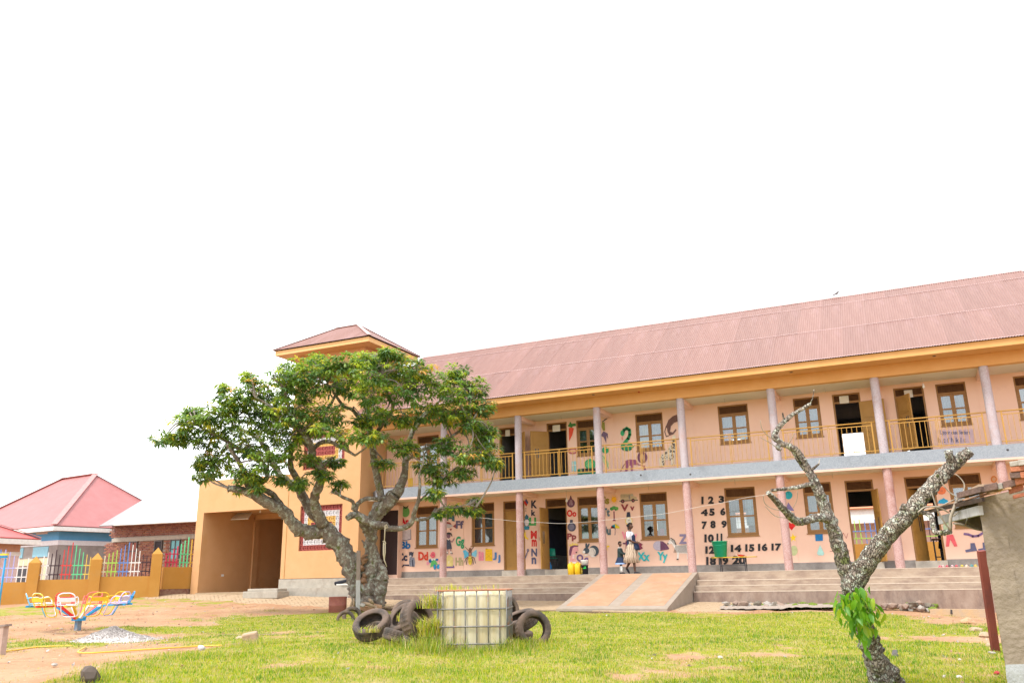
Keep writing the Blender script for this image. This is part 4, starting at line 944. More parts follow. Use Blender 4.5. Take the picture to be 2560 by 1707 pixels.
# knotted low branch that carries the rope, forking right across the wall
LB([(948, 1130), (925, 1100), (900, 1062), (870, 1018), (840, 1022), (822, 1036)], Zc, [26, 24, 20, 19, 16, 13], (.0, -.7), jit=.5)
LB([(868, 1020), (905, 1042), (945, 1062), (985, 1070), (1010, 1072), (1030, 1085), (1075, 1085)], Zc, [20, 20, 20, 19, 18, 13, 12], (-.7, -1.0), jit=.4)
LB([(270, 572), (370, 572), (440, 562), (500, 530), (535, 480), (552, 400), (590, 290), (603, 190), (608, 100), (600, 20), (640, -90)], Ac, [26, 26, 26, 27, 24, 22, 18, 15, 13, 11, 8], (-1.0, -1.3), jit=.25)
LB([(540, 470), (600, 480), (680, 470), (745, 430), (790, 380), (860, 350), (960, 360), (1080, 330), (1180, 350)], Ac, [17, 16, 15, 13, 11, 9, 7, 5, 4], (-1.1, -1.6), jit=.25)
LB([(590, 300), (660, 240), (720, 170), (790, 110), (860, 60)], Ac, [12, 10, 8, 6, 5], (-1.1, -.6), jit=.25)
LB([(850, 990), (850, 955), (825, 940), (790, 925), (760, 900)], Zc, [11, 9, 8, 7, 6], (-.5, -.9), jit=.3)
LB([(858, 1000), (880, 955), (930, 935), (985, 940), (1010, 925)], Zc, [12, 11, 10, 9, 10], (-.5, .1), jit=.3)
LB([(912, 1180), (905, 1160), (893, 1145)], Zc, [10, 6, 3], (-.3, -.3), jit=.2)
o = tb.build('trunk', MBARK, mango)
# torn heartwood between the stems
mb = MB(); r4 = random.Random(8)
for i in range(9):
    x, y = Zc(893 + r4.uniform(-6, 20), 1238 + i * 15); p = PD(x, y, TD - .2); q = PD(x + r4.uniform(4, 16), y + r4.uniform(-14, 22), TD - .22); mb.tube([p, p.lerp(q, .5) + Vector((0, -.05, r4.uniform(-.05, .05))), q], [.05, r4.uniform(.06, .10), .03], 7, None, True, True, .6)
mb.build('torn_heartwood', BARK2, mango)
# crown: leaf masses ------------------------------------------------------------
k_ = 1.0884
BL = [(375, 1003, 34, 20), (420, 975, 42, 26), (432, 1010, 45, 26), (480, 955, 40, 32), (490, 1000, 55, 38), (470, 1060, 30, 22), (505, 1060, 52, 38), (478, 1092, 40, 14), (535, 915, 42, 36), (545, 960, 50, 40), (590, 890, 48, 38),
      (600, 940, 55, 42), (570, 1015, 55, 40), (628, 985, 55, 42), (615, 1060, 45, 34), (560, 1085, 38, 26), (650, 865, 45, 30), (665, 905, 55, 42), (690, 850, 42, 36), (650, 945, 55, 38), (665, 1030, 45, 32),
      (725, 835, 48, 30), (735, 880, 55, 40), (710, 940, 55, 40), (760, 945, 50, 36), (785, 835, 45, 28), (800, 880, 52, 38), (830, 825, 35, 20), (850, 860, 48, 34), (870, 825, 42, 22), (910, 815, 36, 18), (860, 905, 50, 38),
      (910, 860, 50, 34), (930, 905, 50, 34), (960, 845, 48, 28), (990, 880, 50, 36), (1040, 855, 42, 24), (1050, 900, 50, 32), (1090, 895, 35, 28), (1105, 930, 36, 26), (1040, 945, 50, 32), (985, 945, 48, 32), (1085, 970, 40, 22),
      (930, 960, 42, 26), (1110, 1005, 36, 26), (1125, 985, 24, 20), (1125, 1045, 28, 30), (1075, 1040, 40, 26), (1020, 1020, 38, 22), (930, 1025, 40, 26), (985, 1060, 45, 32), (1010, 1095, 40, 26), (1060, 1085, 36, 18), (1000, 1130, 24, 14),
      (690, 1110, 24, 16), (735, 1085, 34, 24), (715, 1055, 26, 16), (780, 1115, 30, 14), (790, 1000, 44, 24), (850, 1000, 44, 24), (830, 960, 36, 24), (875, 955, 36, 22), (700, 990, 36, 24), (590, 1120, 18, 12), (1040, 1168, 26, 12), (1085, 1172, 28, 12), (1090, 1150, 20, 9), (1010, 1180, 12, 6), (645, 1100, 18, 10),
      (740, 985, 30, 16), (440, 945, 26, 20), (515, 890, 16, 12), (890, 795 + 12, 22, 12), (570, 865, 20, 12), (545, 1120, 16, 10), (585, 1098, 22, 14), (880, 1060, 26, 16), (770, 1060, 24, 14), (1140, 1085 - 20, 16, 14)]
LV = Arr(); tw = MB(); r5 = random.Random(21)
allp = [(p, L_) for L_ in limbs for p in L_[len(L_) // 3:]]
def nearest(q):
    return min(allp, key=lambda t: (t[0] - q).length)[0]
def leafquad(A, p, dirv, L_, w_, mi, up):
    d = dirv.normalized(); s = d.cross(up)
    if s.length < .05: s = d.cross(Vector((1, 0, 0)))
    s.normalize(); n = s.cross(d)
    k = len(A.v); dr = Vector((0, 0, -1))
    a = p; b_ = p + d * L_ * .45 + n * .01; c = p + d * L_ * .85 + dr * L_ * .22; 
    A.v += [a, b_ + s * w_ / 2 - n * w_ * .15, b_, b_ - s * w_ / 2 - n * w_ * .15, c]
    A.f += [(k, k + 1, k + 2), (k, k + 2, k + 3), (k + 1, k + 4, k + 2), (k + 2, k + 4, k + 3)]; A.m += [mi] * 4
def rosette(A, p, out, tone, n=None, size=.24):
    n = n or r5.randint(8, 12)
    for i in range(n):
        an = 2.4 * i + r5.random(); t_ = r5.uniform(.1, .9)
        side = Vector((math.cos(an), math.sin(an), r5.uniform(-.75, .25))); d = (side + out * .45).normalized()
        mi = tone
        leafquad(A, p + d * .02 - out * t_ * .08, d, size * r5.uniform(.7, 1.2), size * .27, mi, Vector((0, 0, 1)))
fr = MB()
for bx, by, rx, ry in BL:
    x, y = bx * k_, by * k_; span = rx * k_ / FPX * TD; hgt = ry * k_ / FPX * TD
    edge = abs(bx - 780) / 420
    for rep in range(2):
        dd = r5.uniform(-2.3, 1.0) * (1.05 - .6 * edge) * (1 if rep else .6) - .4
        c = PD(x + r5.uniform(-.2, .2) * rx, y + r5.uniform(-.2, .2) * ry, TD + dd)
        if c.y > 27.0: c = c * (27.0 / c.y)
        q = nearest(c); m_ = (q + c) / 2 + Vector((r5.uniform(-.25, .25), r5.uniform(-.25, .25), r5.uniform(-.05, .3)))
        L0 = (q - c).length
        P_2, R_2 = smoothpath([q, m_, c], [min(.05, .018 + .014 * L0), .024, .013], 4); tw.tube(P_2, R_2, 5, None, True, False)
        nr_ = int(16 * span * hgt * 3.7) + 10
        for i in range(nr_):
            v = Vector((r5.gauss(0, 1), r5.gauss(0, 1), r5.gauss(0, 1))).normalized() * (r5.random() ** .4)
            p = c + rh * v.x * span * .92 + fh * v.y * span * .8 + Vector((0, 0, v.z * hgt * .92))
            if p.y > 28.0: continue
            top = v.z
            tone = r5.choices((0, 1, 2, 3, 4), weights=(max(.3, 2.6 - 2.2 * top), 3, 1.0 + 2.2 * max(top, 0), .35 + .35 * max(top, 0), .14))[0]  # tone by height: young tips plus highlights painted on top, shade painted below
            out = (p - c).normalized() if (p - c).length > .01 else Vector((0, 0, 1)); out = (out + Vector((0, 0, .35))).normalized()
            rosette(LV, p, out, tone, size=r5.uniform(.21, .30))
            if i % 4 == 0: tw.tube([c.lerp(p, .15), c.lerp(p, .6) + Vector((0, 0, .05)), p], [.010, .007, .005], 4, None, True, False)
    if r5.random() < .45:
        p = c + rh * r5.uniform(-.6, .6) * span + Vector((0, 0, -hgt * r5.uniform(.3, 1))) - fh * span * .5
        fr.lathe([(0, .06), (.035, .04), (.045, 0), (.035, -.045), (0, -.065)], 8, None, Matrix.Translation(p)); tw.tube([p + Vector((0, 0, .05)), p + Vector((0, 0, .35))], .004, 4)
tw.build('twigs', BARK, mango)['kind'] = 'stuff'
me = bpy.data.meshes.new('crown'); me.from_pydata([tuple(v) for v in LV.v], [], LV.f)
for m_ in LEAF: me.materials.append(m_)
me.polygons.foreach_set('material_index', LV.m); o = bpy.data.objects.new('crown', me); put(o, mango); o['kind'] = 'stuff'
fr.build('green_mangoes', flat('unripe_mango', (.30, .42, .16)), mango)['kind'] = 'stuff'
# ================================================================== BARE PRUNED TREE ON THE RIGHT
BD = 9.0
Mc = lambda x, y: (1880 + x / 2.0985, 960 + y / 2.0985)
GB = lichen_bark('furrowed_grey_bark', (.22, .18, .15), (.36, .31, .26), (.56, .58, .50), 46, 22, .75)
def bl(mb, pts, rpx, dep=(0, 0), sub=6, seg=14, jit=.3, mt=None):
    n = len(pts); P3 = [PD(*Mc(*p), BD + dep[0] + (dep[1] - dep[0]) * i / (n - 1)) for i, p in enumerate(pts)]
    rr = [r / 2.0985 / FPX * BD for r in rpx]; a, b_ = smoothpath(P3, rr, sub); mb.tube(a, b_, seg, mt, True, True, jit); return a
b0 = PD(*Mc(715, 1600), BD); gzb = gz(b0.x, b0.y)
bare = empty('pruned_tree', Vector((b0.x, b0.y, gzb)), 'leafless pruned tree with forked lichened trunk and one tuft of fresh leaves', 'tree')
mb = MB()
bl(mb, [(745, 1660), (722, 1600), (690, 1530), (655, 1460), (628, 1380), (600, 1290), (570, 1200), (540, 1110), (522, 1060), (512, 1030)], [92, 84, 74, 62, 55, 50, 48, 50, 50, 40], seg=22, sub=8, jit=.35)
bl(mb, [(655, 1640), (655, 1560), (650, 1490), (640, 1430)], [40, 44, 38, 24], (-.04, -.04), jit=.3); bl(mb, [(790, 1640), (745, 1570), (700, 1500)], [36, 36, 22], (-.02, 0), jit=.3)
mb.build('trunk', GB, bare)
def branch(*a, **k): mb = MB(); bl(mb, *a, **k); return mb.build('branch', GB, bare)
branch([(528, 1070), (500, 1000), (478, 930), (455, 850), (432, 780), (410, 710), (380, 640), (352, 570), (325, 505), (302, 462)], [46, 42, 40, 37, 35, 33, 31, 28, 25, 20], (0, .25), seg=18)
branch([(308, 470), (285, 425), (262, 385), (232, 345), (195, 325), (150, 308), (118, 275), (128, 245), (160, 205), (205, 165), (250, 138), (305, 105)], [20, 16, 15, 16, 17, 15, 16, 14, 13, 12, 10, 9], (.25, .45))
branch([(290, 458), (262, 425), (235, 385), (212, 345), (180, 325)], [14, 12, 11, 12, 10], (.32, .38))
branch([(400, 705), (360, 700), (320, 703), (280, 715), (238, 722), (200, 690), (160, 650), (120, 605), (84, 568)], [24, 22, 20, 20, 21, 20, 17, 15, 12], (.1, -.4))
branch([(318, 525), (285, 528), (240, 540), (170, 549), (100, 557)], [15, 12, 11, 9, 8], (.2, .05))
branch([(300, 460), (330, 435), (352, 418)], [9, 7, 5], (.25, .2)); branch([(158, 300), (135, 330), (155, 345)], [14, 13, 9], (.35, .3)); branch([(175, 205), (165, 175), (160, 150)], [8, 6, 3], (.4, .4)); branch([(300, 112), (318, 75), (325, 30)], [4, 3, 2], (.45, .45))
branch([(520, 1080), (560, 1000), (610, 925), (665, 855), (720, 785), (780, 720), (830, 665), (885, 600), (940, 540), (995, 480), (1050, 430), (1100, 385), (1145, 348)], [52, 52, 50, 47, 45, 44, 42, 40, 37, 34, 32, 28, 24], (-.02, -.5), seg=20, sub=8, jit=.25)
branch([(1050, 432), (1040, 395), (1030, 355)], [24, 21, 20], (-.42, -.46)); branch([(790, 690), (795, 645), (800, 632)], [22, 16, 8], (-.25, -.3))
branch([(835, 690), (865, 672), (900, 673), (935, 688), (947, 715), (950, 750), (965, 775), (1000, 780), (1042, 770)], [12, 12, 12, 13, 13, 13, 13, 12, 13], (-.2, -.75))
TW = mat('pale_twig', (.40, .35, .28), (.30, .25, .2), scale=20)
mb = MB()
for pts, rr in [([(1040, 765), (1042, 700), (1060, 650), (1075, 615), (1120, 605), (1175, 598)], [8, 8, 8, 7, 6, 4]), ([(1035, 760), (1000, 710), (970, 650), (950, 590), (938, 560)], [4, 4, 3.5, 3, 2]),
                ([(1060, 730), (1110, 738), (1160, 755), (1215, 768), (1262, 778), (1315, 802)], [6, 6, 5.5, 5, 4, 3]), ([(1250, 775), (1280, 762), (1308, 768)], [3, 2.5, 2]), ([(870, 672), (905, 645), (940, 640), (985, 640), (1050, 610), (1100, 595), (1180, 575), (1290, 553)], [4, 3.5, 3.5, 3, 3, 3, 2.5, 2]),
                ([(940, 640), (990, 650), (1030, 672)], [4, 4, 3]), ([(1075, 612), (1070, 590), (1040, 570), (1005, 530), (990, 505)], [4, 3, 3, 2.5, 2]), ([(1090, 600), (1110, 560), (1112, 520), (1080, 480), (1062, 472)], [3, 3, 3, 2.5, 2]), ([(1055, 690), (1085, 670), (1110, 650), (1130, 640)], [4, 3.5, 3, 2]), ([(1110, 652), (1108, 640)], [3, 2]), ([(1262, 760), (1270, 700), (1285, 620), (1290, 560)], [2, 2, 2, 1.5]),
                ([(60, 580), (65, 620), (100, 650), (160, 665), (200, 690)], [1.5, 2, 2, 2.5, 3]), ([(70, 640), (120, 690), (170, 700), (225, 720)], [1.5, 2, 2, 2.5]), ([(240, 560), (235, 610), (215, 650)], [1.5, 1.5, 1.5]), ([(44, 190), (55, 240), (95, 280), (120, 290)], [1.5, 2, 2.5, 3]), ([(45, 280), (100, 310), (130, 335)], [1.5, 2, 3]), ([(225, 255), (200, 300), (180, 330)], [1.5, 2, 2]), ([(350, 418), (355, 395)], [3, 1.5]), ([(135, 270), (148, 240)], [2, 1.5])]:
    bl(mb, pts, rr, (-.75, -.7) if pts[0][0] > 500 else (0, .1), 3, 6, 0)
mb.build('twigs', TW, bare)['kind'] = 'stuff'
for x, y, r_ in [(1150, 345, 24), (84, 567, 12), (1042, 770, 13)]:                 # pale sawn ends
    pass
# fresh leaves sprouting at the fork
FL = [leafmat('fresh_leaf', (.16, .36, .02), .5), leafmat('fresh_leaf_dark', (.09, .25, .02), .45), leafmat('fresh_leaf_lime', (.30, .42, .03), .5)]
def bigleaf(mt):
    mb = MB(); L_, w_ = 1, .42; n = 5; vs = []
    for i in range(n + 1):
        t_ = i / n; wd_ = w_ * math.sin(math.pi * min(1, t_ ** .8)) * .5 + .004; y = t_; z = -.28 * t_ * t_
        vs += [(-wd_, y, z + wd_ * .35), (0, y, z), (wd_, y, z + wd_ * .35)]
    mb.add(vs, [(3 * i + a, 3 * i + a + 1, 3 * i + a + 4, 3 * i + a + 3) for i in range(n) for a in (0, 1)], None, True); return mb.mesh('leaf', mt)
lm = [bigleaf(m_) for m_ in FL]
r6 = random.Random(4); stems = MB()
for i in range(210):
    cx, cy = r6.choice([(545, 1110), (570, 1100), (480, 1150), (620, 1180), (545, 1180), (575, 1240), (600, 1210), (520, 1160), (560, 1140), (590, 1270)]); x = cx + r6.gauss(0, 38); y = cy + r6.gauss(0, 32)
    if x < 425: x = 440
    p = PD(*Mc(x, y), BD - .28 + r6.uniform(-.2, .16)); o = bpy.data.objects.new('leaf', r6.choices(lm, (4, 3, 2))[0]); s_ = r6.uniform(.085, .145)
    o.location = p; o.rotation_euler = (R_(r6.uniform(-105, -35)), R_(r6.uniform(-25, 25)), r6.uniform(0, 6.28)); o.scale = (s_, s_, s_); put(o, bare)
    if i % 4 == 0: stems.tube([PD(*Mc(550, 1190), BD - .1), p.lerp(PD(*Mc(550, 1190), BD - .1), .4) + Vector((0, 0, .04)), p], [.006, .004, .002], 5)
stems.build('leaf_stalks', flat('green_stalk', (.30, .38, .10)), bare)['kind'] = 'stuff'
# ================================================================== THINGS IN THE YARD
def Rmat(x, y, z):     # orthonormal basis to matrix
    return Matrix((x, y, z)).transposed().to_4x4()
# --- caged water tank
TANKM = mat('aged_white_plastic', (.62, .57, .43), (.54, .46, .28), scale=3.2, rough=.45, dirt=(.42, .32, .15), dscale=5, dlo=.52, dhi=.74, stretch=(3, 3, .35), transl=.15)
CAGE = mat('galvanised_cage', (.16, .16, .15), (.22, .21, .20), scale=12, rough=.5, metal=.4, dirt=(.30, .12, .06), dscale=6, dlo=.55, dhi=.66)
RUST = mat('rusty_steel', (.30, .12, .07), (.38, .18, .10), scale=9, rough=.8, bump=.3)
t0 = PD(1093, 1630, 12.5); t1 = PD(1268, 1630, 12.42); ux = (t1 - t0); ux.z = 0; TW_ = ux.length; ux.normalize(); uy = Vector((-ux.y, ux.x, 0))
tb_ = (t0 + t1) / 2; zb0 = min(t0.z, t1.z) - .12; ztk = (PD(1092, 1479, 12.5).z + PD(1266, 1472, 12.42).z) / 2; TH = ztk - zb0; TDp = .95
tank = empty('caged_water_tank', Vector((tb_.x, tb_.y, zb0)), 'stained white plastic water tank in a square steel cage among old tyres', 'water tank'); tank.rotation_euler.z = math.atan2(ux.y, ux.x)
M0 = Matrix.Identity(4)
def put_local(mb, name, mt, parent, **k):
    o = bpy.data.objects.new(name, mb.mesh(name, mt)); C.objects.link(o); o.parent = parent
    for a, b_ in k.items(): o[a] = b_
    return o
vx = [.08, .24, .405, .57, .735, .90]; hx = [.0, .265, .515, .76, .97]
mb = MB(); W2 = TW_ / 2; n = 96
def bulge(s, z):   # plastic swells between the cage bars
    zz = TH - .01; e = min(1, max(0, (zz - z)) / .10); g = 1 - .5 * max(0, 1 - e) ** 2
    d = min(abs(s - v) for v in vx); b_ = .022 * min(1, d / .035)
    return g, b_
rows_ = [0, .05, .2, .35, .5, .65, TH * .8, TH - .10, TH - .07, TH - .045, TH - .02, TH - .008]
for z in rows_:
    ins = .022 + (.0 if z < TH - .10 else .075 * ((z - (TH - .10)) / .092) ** 2)
    for i in range(n):
        t_ = i / n * 4; sd_ = int(t_); s = t_ - sd_
        g, b_ = bulge(s, z); off = b_ - .005
        hw = W2 - ins; hd = TDp / 2 - ins; cr_ = .08
        x, y = [(-hw + 2 * hw * s, -hd), (hw, -hd + 2 * hd * s), (hw - 2 * hw * s, hd), (-hw, hd - 2 * hd * s)][sd_]
        nx, ny_ = [(0, -1), (1, 0), (0, 1), (-1, 0)][sd_]
        rc = min(s, 1 - s); sh = .03 * max(0, 1 - rc / .06) ** 2
        mb.v.append((x + nx * (off - sh), TDp / 2 + y + ny_ * (off - sh), z))
for j in range(len(rows_) - 1):
    for i in range(n): mb.f.append((j * n + i, j * n + (i + 1) % n, (j + 1) * n + (i + 1) % n, (j + 1) * n + i)); mb.m.append(0); mb.sm.append(True)
mb.f.append(tuple((len(rows_) - 1) * n + i for i in range(n))); mb.m.append(0); mb.sm.append(True)
put_local(mb, 'plastic_bottle', TANKM, tank)
put_local(MB().lathe([(.11, TH - .05), (.11, TH + .0), (.1, TH + .01), (0, TH + .012)], 18, None, Matrix.Translation((0, TDp / 2, 0))), 'screw_lid', flat('dark_lid', (.10, .08, .07)), tank)
for s in vx + [0, 1]:
    for y in (-.008, TDp + .008):
        x = -W2 + TW_ * s
        put_local(MB().tube([(x, y, 0), (x, y, TH)], .0095, 6), 'cage_bar', CAGE, tank)
for s in (.12, .37, .62, .87):
    for x in (-W2 - .008, W2 + .008): put_local(MB().tube([(x, TDp * s, 0), (x, TDp * s, TH)], .0095, 6), 'cage_bar', CAGE, tank)
for k, h in enumerate(hx):
    z = TH * (1 - h); e = .02; c_ = .05
    pts = [(-W2 - e + c_, -e, z), (W2 + e - c_, -e, z), (W2 + e, c_ - e, z), (W2 + e, TDp + e - c_, z), (W2 + e - c_, TDp + e, z), (-W2 - e + c_, TDp + e, z), (-W2 - e, TDp + e - c_, z), (-W2 - e, c_ - e, z)]
    put_local(MB().tube(pts, .0115, 8, closed=True), 'cage_hoop', RUST if k == 0 else CAGE, tank)
# --- tyres
RUB = mat('dusty_tyre_rubber', (.05, .042, .037), (.10, .075, .06), scale=5, rough=.8, bump=.25, bscale=50, dirt=(.17, .115, .085), dscale=2.6, dlo=.42, dhi=.70)
def tyre_mesh(R, wd_, ri, name='tyre'):
    mb = MB(); seg = 56
    pr = [(ri, -wd_ * .34), (ri + .012, -wd_ * .44), (ri + (R - ri) * .45, -wd_ * .52), (R * .94, -wd_ * .46), (R * .985, -wd_ * .38), (R, -wd_ * .30), (R, -wd_ * .12), (R - .007, -wd_ * .10), (R - .007, -wd_ * .05), (R, -wd_ * .03), (R, wd_ * .03), (R - .007, wd_ * .05), (R - .007, wd_ * .10), (R, wd_ * .12), (R, wd_ * .30), (R * .985, wd_ * .38), (R * .94, wd_ * .46), (ri + (R - ri) * .45, wd_ * .52), (ri + .012, wd_ * .44), (ri, wd_ * .34),
          (ri + .02, wd_ * .32), (R * .88, wd_ * .40), (R * .93, wd_ * .2), (R * .93, -wd_ * .2), (R * .88, -wd_ * .40), (ri + .02, -wd_ * .32), (ri, -wd_ * .34)]
    for r, z in pr:
        for a in range(seg):
            an = 2 * math.pi * a / seg; rr = r - (.008 if (a % 2 and r > R * .97) else 0); mb.v.append((rr * math.cos(an), rr * math.sin(an), z))
    for j in range(len(pr) - 1):
        for a in range(seg): mb.f.append((j * seg + a, j * seg + (a + 1) % seg, (j + 1) * seg + (a + 1) % seg, (j + 1) * seg + a)); mb.m.append(0); mb.sm.append(4 > 5 or not (4 < j < 15))
    return mb.mesh(name, RUB)
TM = {.30: tyre_mesh(.30, .19, .185), .34: tyre_mesh(.34, .22, .205), .27: tyre_mesh(.27, .17, .17)}
TIN = flat('tyre_bead', (.16, .13, .11))
def tyre(px, py, d, ax, R, label, dz=0):
    p = PD(px, py, d) + Vector((0, 0, dz)); z = (rh * ax[0] + Vector((0, 0, 1)) * ax[1] - fh * ax[2]).normalized(); x = z.orthogonal().normalized(); y = z.cross(x)
    o = bpy.data.objects.new('tyre', TM[R]); C.objects.link(o); o.matrix_world = Matrix.Translation(p) @ Rmat(x, y, z); tag(o, label, 'tyre', 'old tyres around the water tank' if px > 900 else None)
    return o
tyre(1333, 1571, 13.8, (.28, .22, 1), .30, 'worn tyre standing upright right of the tank, its open hole facing us')
tyre(1297, 1553, 14.4, (-.35, 1, .25), .34, 'brown tyre lying against the back of the upright tyre right of the tank')
tyre(1290, 1588, 14.5, (.1, 1, .1), .30, 'tyre flat on the ground under the brown one right of the tank')
tyre(1268, 1524, 16.2, (.8, .3, .6), .30, 'tyre peeping out behind the top right corner of the tank')
tyre(930, 1561, 14.6, (-.22, .86, .62), .34, 'leftmost big tyre, lying tilted with grass growing through its hole')
tyre(955, 1556, 15.8, (.25, .8, .2), .34, 'tyre half hidden right behind the leftmost tilted tyre')
tyre(1008, 1546, 14.6, (-.55, .62, .60), .30, 'dusty tyre with a grass tuft inside, leaning left of the tall leaning tyre')
tyre(1044, 1552, 13.6, (.82, .34, .55), .34, 'tall tyre leaning on the left side of the tank with white chalk marks')
tyre(1015, 1536, 16.6, (0, .5, .9), .30, 'tyre rim just showing above the dusty tyre left of the tank')
tyre(1052, 1606, 13.4, (.3, 1, .4), .30, 'sunken tyre at the foot of the tall leaning tyre')
tyre(1000, 1592, 14.0, (.3, 1, -.1), .30, 'dark tyre buried in grass between the tilted and the leaning tyres')
o1 = tyre(864, 1549, 23.6, (.15, .1, 1), .27, 'small half buried tyre in front of the rusty drum'); o2 = tyre(880, 1541, 24.6, (.35, .15, 1), .30, 'pale grey half buried tyre beside the leaning plank')
for o in (o1, o2): o['group'] = 'half buried tyres by the mango tree'
# chalk marks on the leaning tyre
CH = flat('chalk_white', (.75, .75, .72)); mb = MB()
for i, (x0, y0, x1, y1) in enumerate([(1048, 1513, 1052, 1520), (1050, 1516, 1056, 1510), (1051, 1517, 1058, 1519), (1059, 1510, 1062, 1517), (1064, 1509, 1068, 1515), (1069, 1511, 1072, 1516)]):
    pass
# --- rusty half drum, leaning plank, roots, rope, pipe
DRUM = mat('maroon_rusty_drum', (.24, .075, .06), (.30, .11, .08), scale=6, rough=.7, bump=.2, dirt=(.13, .06, .045), dscale=3)
dp = PD(843.5, 1528, 27.2); rr_ = 22 / FPX * 27.2; hh_ = 38 / FPX * 27.2
mb = MB(); mb.lathe([(rr_ * .97, 0), (rr_, .01), (rr_, hh_ * .42), (rr_ * 1.03, hh_ * .45), (rr_, hh_ * .48), (rr_, hh_ * .96), (rr_ * 1.03, hh_), (rr_ * .99, hh_), (rr_ * .95, hh_ * .9), (rr_ * .95, hh_ * .1), (0, hh_ * .08)], 28)
dr = bpy.data.objects.new('rusty_drum', mb.mesh('rusty_drum', DRUM)); dr.location = dp + Vector((0, 0, -.03)); C.objects.link(dr); tag(dr, 'rusty maroon half drum standing left of the mango trunk', 'drum')
mb = MB(); a = PD(894.5, 1533, 27.0); b_ = PD(896.5, 1376, 27.3); mb.bar(a, b_.lerp(a, .47), .14, .045, MATS.get('g1') or mat('grey_weathered_wood', (.36, .35, .35), (.46, .45, .46), scale=7, bump=.3, stretch=(4, 4, .3)), fh)
mb.bar(b_.lerp(a, .472), b_, .13, .04, mat('brown_weathered_wood', (.21, .16, .14), (.28, .22, .19), scale=7, bump=.3, stretch=(4, 4, .3)), fh)
o = mb.build('leaning_plank'); tag(o, 'tall grey weathered plank leaning upright against the mango trunk', 'plank')
RK = mat('red_earth_rock', (.42, .22, .12), (.50, .32, .2), scale=6, bump=.8, bscale=14); RK2 = mat('grey_stone', (.30, .27, .24), (.40, .37, .33), scale=6, bump=.8, bscale=14); RK3 = mat('sand_coloured_rock', (.36, .25, .16), (.42, .32, .22), scale=5, bump=.7, bscale=12)
def rock_mesh(seed, sx, sy, sz, name='rock', sub=2, mt=None):
    bm = bmesh.new(); bmesh.ops.create_icosphere(bm, subdivisions=sub, radius=1)
    for v in bm.verts:
        n_ = mnoise.noise(v.co * 1.1 + Vector((seed, seed * 2, 0))) * .45 + mnoise.noise(v.co * 2.6 + Vector((seed, 0, 4))) * .18
        v.co = v.co * (1 + n_); v.co.x *= sx; v.co.y *= sy; v.co.z *= sz
    me = bpy.data.meshes.new(name); bm.to_mesh(me); bm.free(); me.materials.append(mt); return me
def rock(px, py, d, s, mt, label, cat='rock', name='rock', seed=None, rz=0, p=None):
    o = bpy.data.objects.new(name, rock_mesh(seed if seed is not None else px * .1, *s, name, 2, mt)); C.objects.link(o); o.location = p or PD(px, py, d); o.rotation_euler.z = rz; return tag(o, label, cat)
rock(925, 1521, 27.6, (.42, .25, .17), RK, 'lump of reddish earth and roots at the foot of the mango trunk', 'earth clod', 'earth_clod')
mb = MB()
for a, b_, r_ in [((905, 1507), (938, 1516), .05), ((938, 1514), (943, 1530), .045), ((923, 1498), (933, 1508), .05), ((885, 1525), (884, 1495), .03), ((876, 1522), (880, 1500), .025)]:
    mb.tube([PD(*a, 27.2), PD((a[0] + b_[0]) / 2, (a[1] + b_[1]) / 2 - 2, 27.1), PD(*b_, 27.2)], [r_, r_ * 1.1, r_ * .8], 8, None, True, True, .2)
tag(mb.build('cut_roots', RK3), 'pale cut roots sprawling in front of the mango trunk', 'roots')
rock(906, 1512, 27.0, (.10, .08, .07), RK2, 'small grey stone by the foot of the leaning plank', 'stone', 'stone')
ROPE = mat('pale_rope', (.62, .54, .42), (.52, .45, .34), scale=30, stretch=(1, 1, 5))
mb = MB(); dR = 27.1
mb.tube([PD(963, 1312, dR), PD(962, 1330, dR), PD(961, 1353, dR)], .018, 6); mb.tube([PD(959, 1355, dR), PD(959, 1385, dR), PD(961, 1400, dR), PD(967, 1416, dR)], [.022, .026, .02, .012], 6); mb.tube([PD(963, 1355, dR), PD(963, 1380, dR), PD(961, 1398, dR)], .016, 6)
mb.tube([PD(957, 1353, dR), PD(961, 1351, dR), PD(964, 1357, dR), PD(960, 1361, dR)], .022, 6); mb.tube([PD(960, 1316, dR - .1), PD(966, 1310, dR - .15), PD(969, 1318, dR), PD(963, 1320, dR)], .02, 6)
tag(mb.build('hanging_rope', ROPE), 'frayed pale rope hanging knotted from the low mango branch', 'rope')
mb = MB(); mb.tube([PY(838, 1458, 28.05), PY(850, 1455, 28.08), PY(862, 1452, 28.1), PY(878, 1449, 28.12)], [.075, .07, .06, .06], 12); tag(mb.build('black_pipe', BLACKP), 'short fat black pipe lying on the ledge behind the mango trunk', 'pipe')
mb = MB(); mb.bar(PY(842, 1460.5, 27.98), PY(876, 1459.5, 28.0), .06, .04); tag(mb.build('white_board', WHITEP), 'white board lying beneath the black pipe on the ledge', 'board')
# --- playground roundabout
rc0 = PD(193, 1577, 19.9)
rd = empty('roundabout', rc0, 'rainbow steel roundabout with tubular seats before the fence', 'roundabout')
def lm_(mb, name, mt, **k): return put_local(mb, name, mt, rd, **k)
PAL = {'lilac': (.62, .52, .80), 'blue': (.04, .34, .68), 'red': (.70, .03, .03), 'yellow': (.78, .50, .03), 'white': (.80, .80, .86), 'sky': (.20, .55, .80), 'coral': (.78, .14, .13), 'amber': (.80, .58, .05)}
PAL = {k: flat('play_' + k, v, .35) for k, v in PAL.items()}
lm_(MB().box(-.055, .055, -.055, .055, -.15, .26), 'post', mat('scuffed_blue_post', (.10, .20, .32), (.30, .28, .26), scale=8))
lm_(MB().box(-.13, .13, -.10, .10, .24, .31), 'hub', PAL['blue'])
order = ['lilac', 'blue', 'yellow', 'coral', 'red', 'white', 'sky', 'amber', 'white', 'yellow']
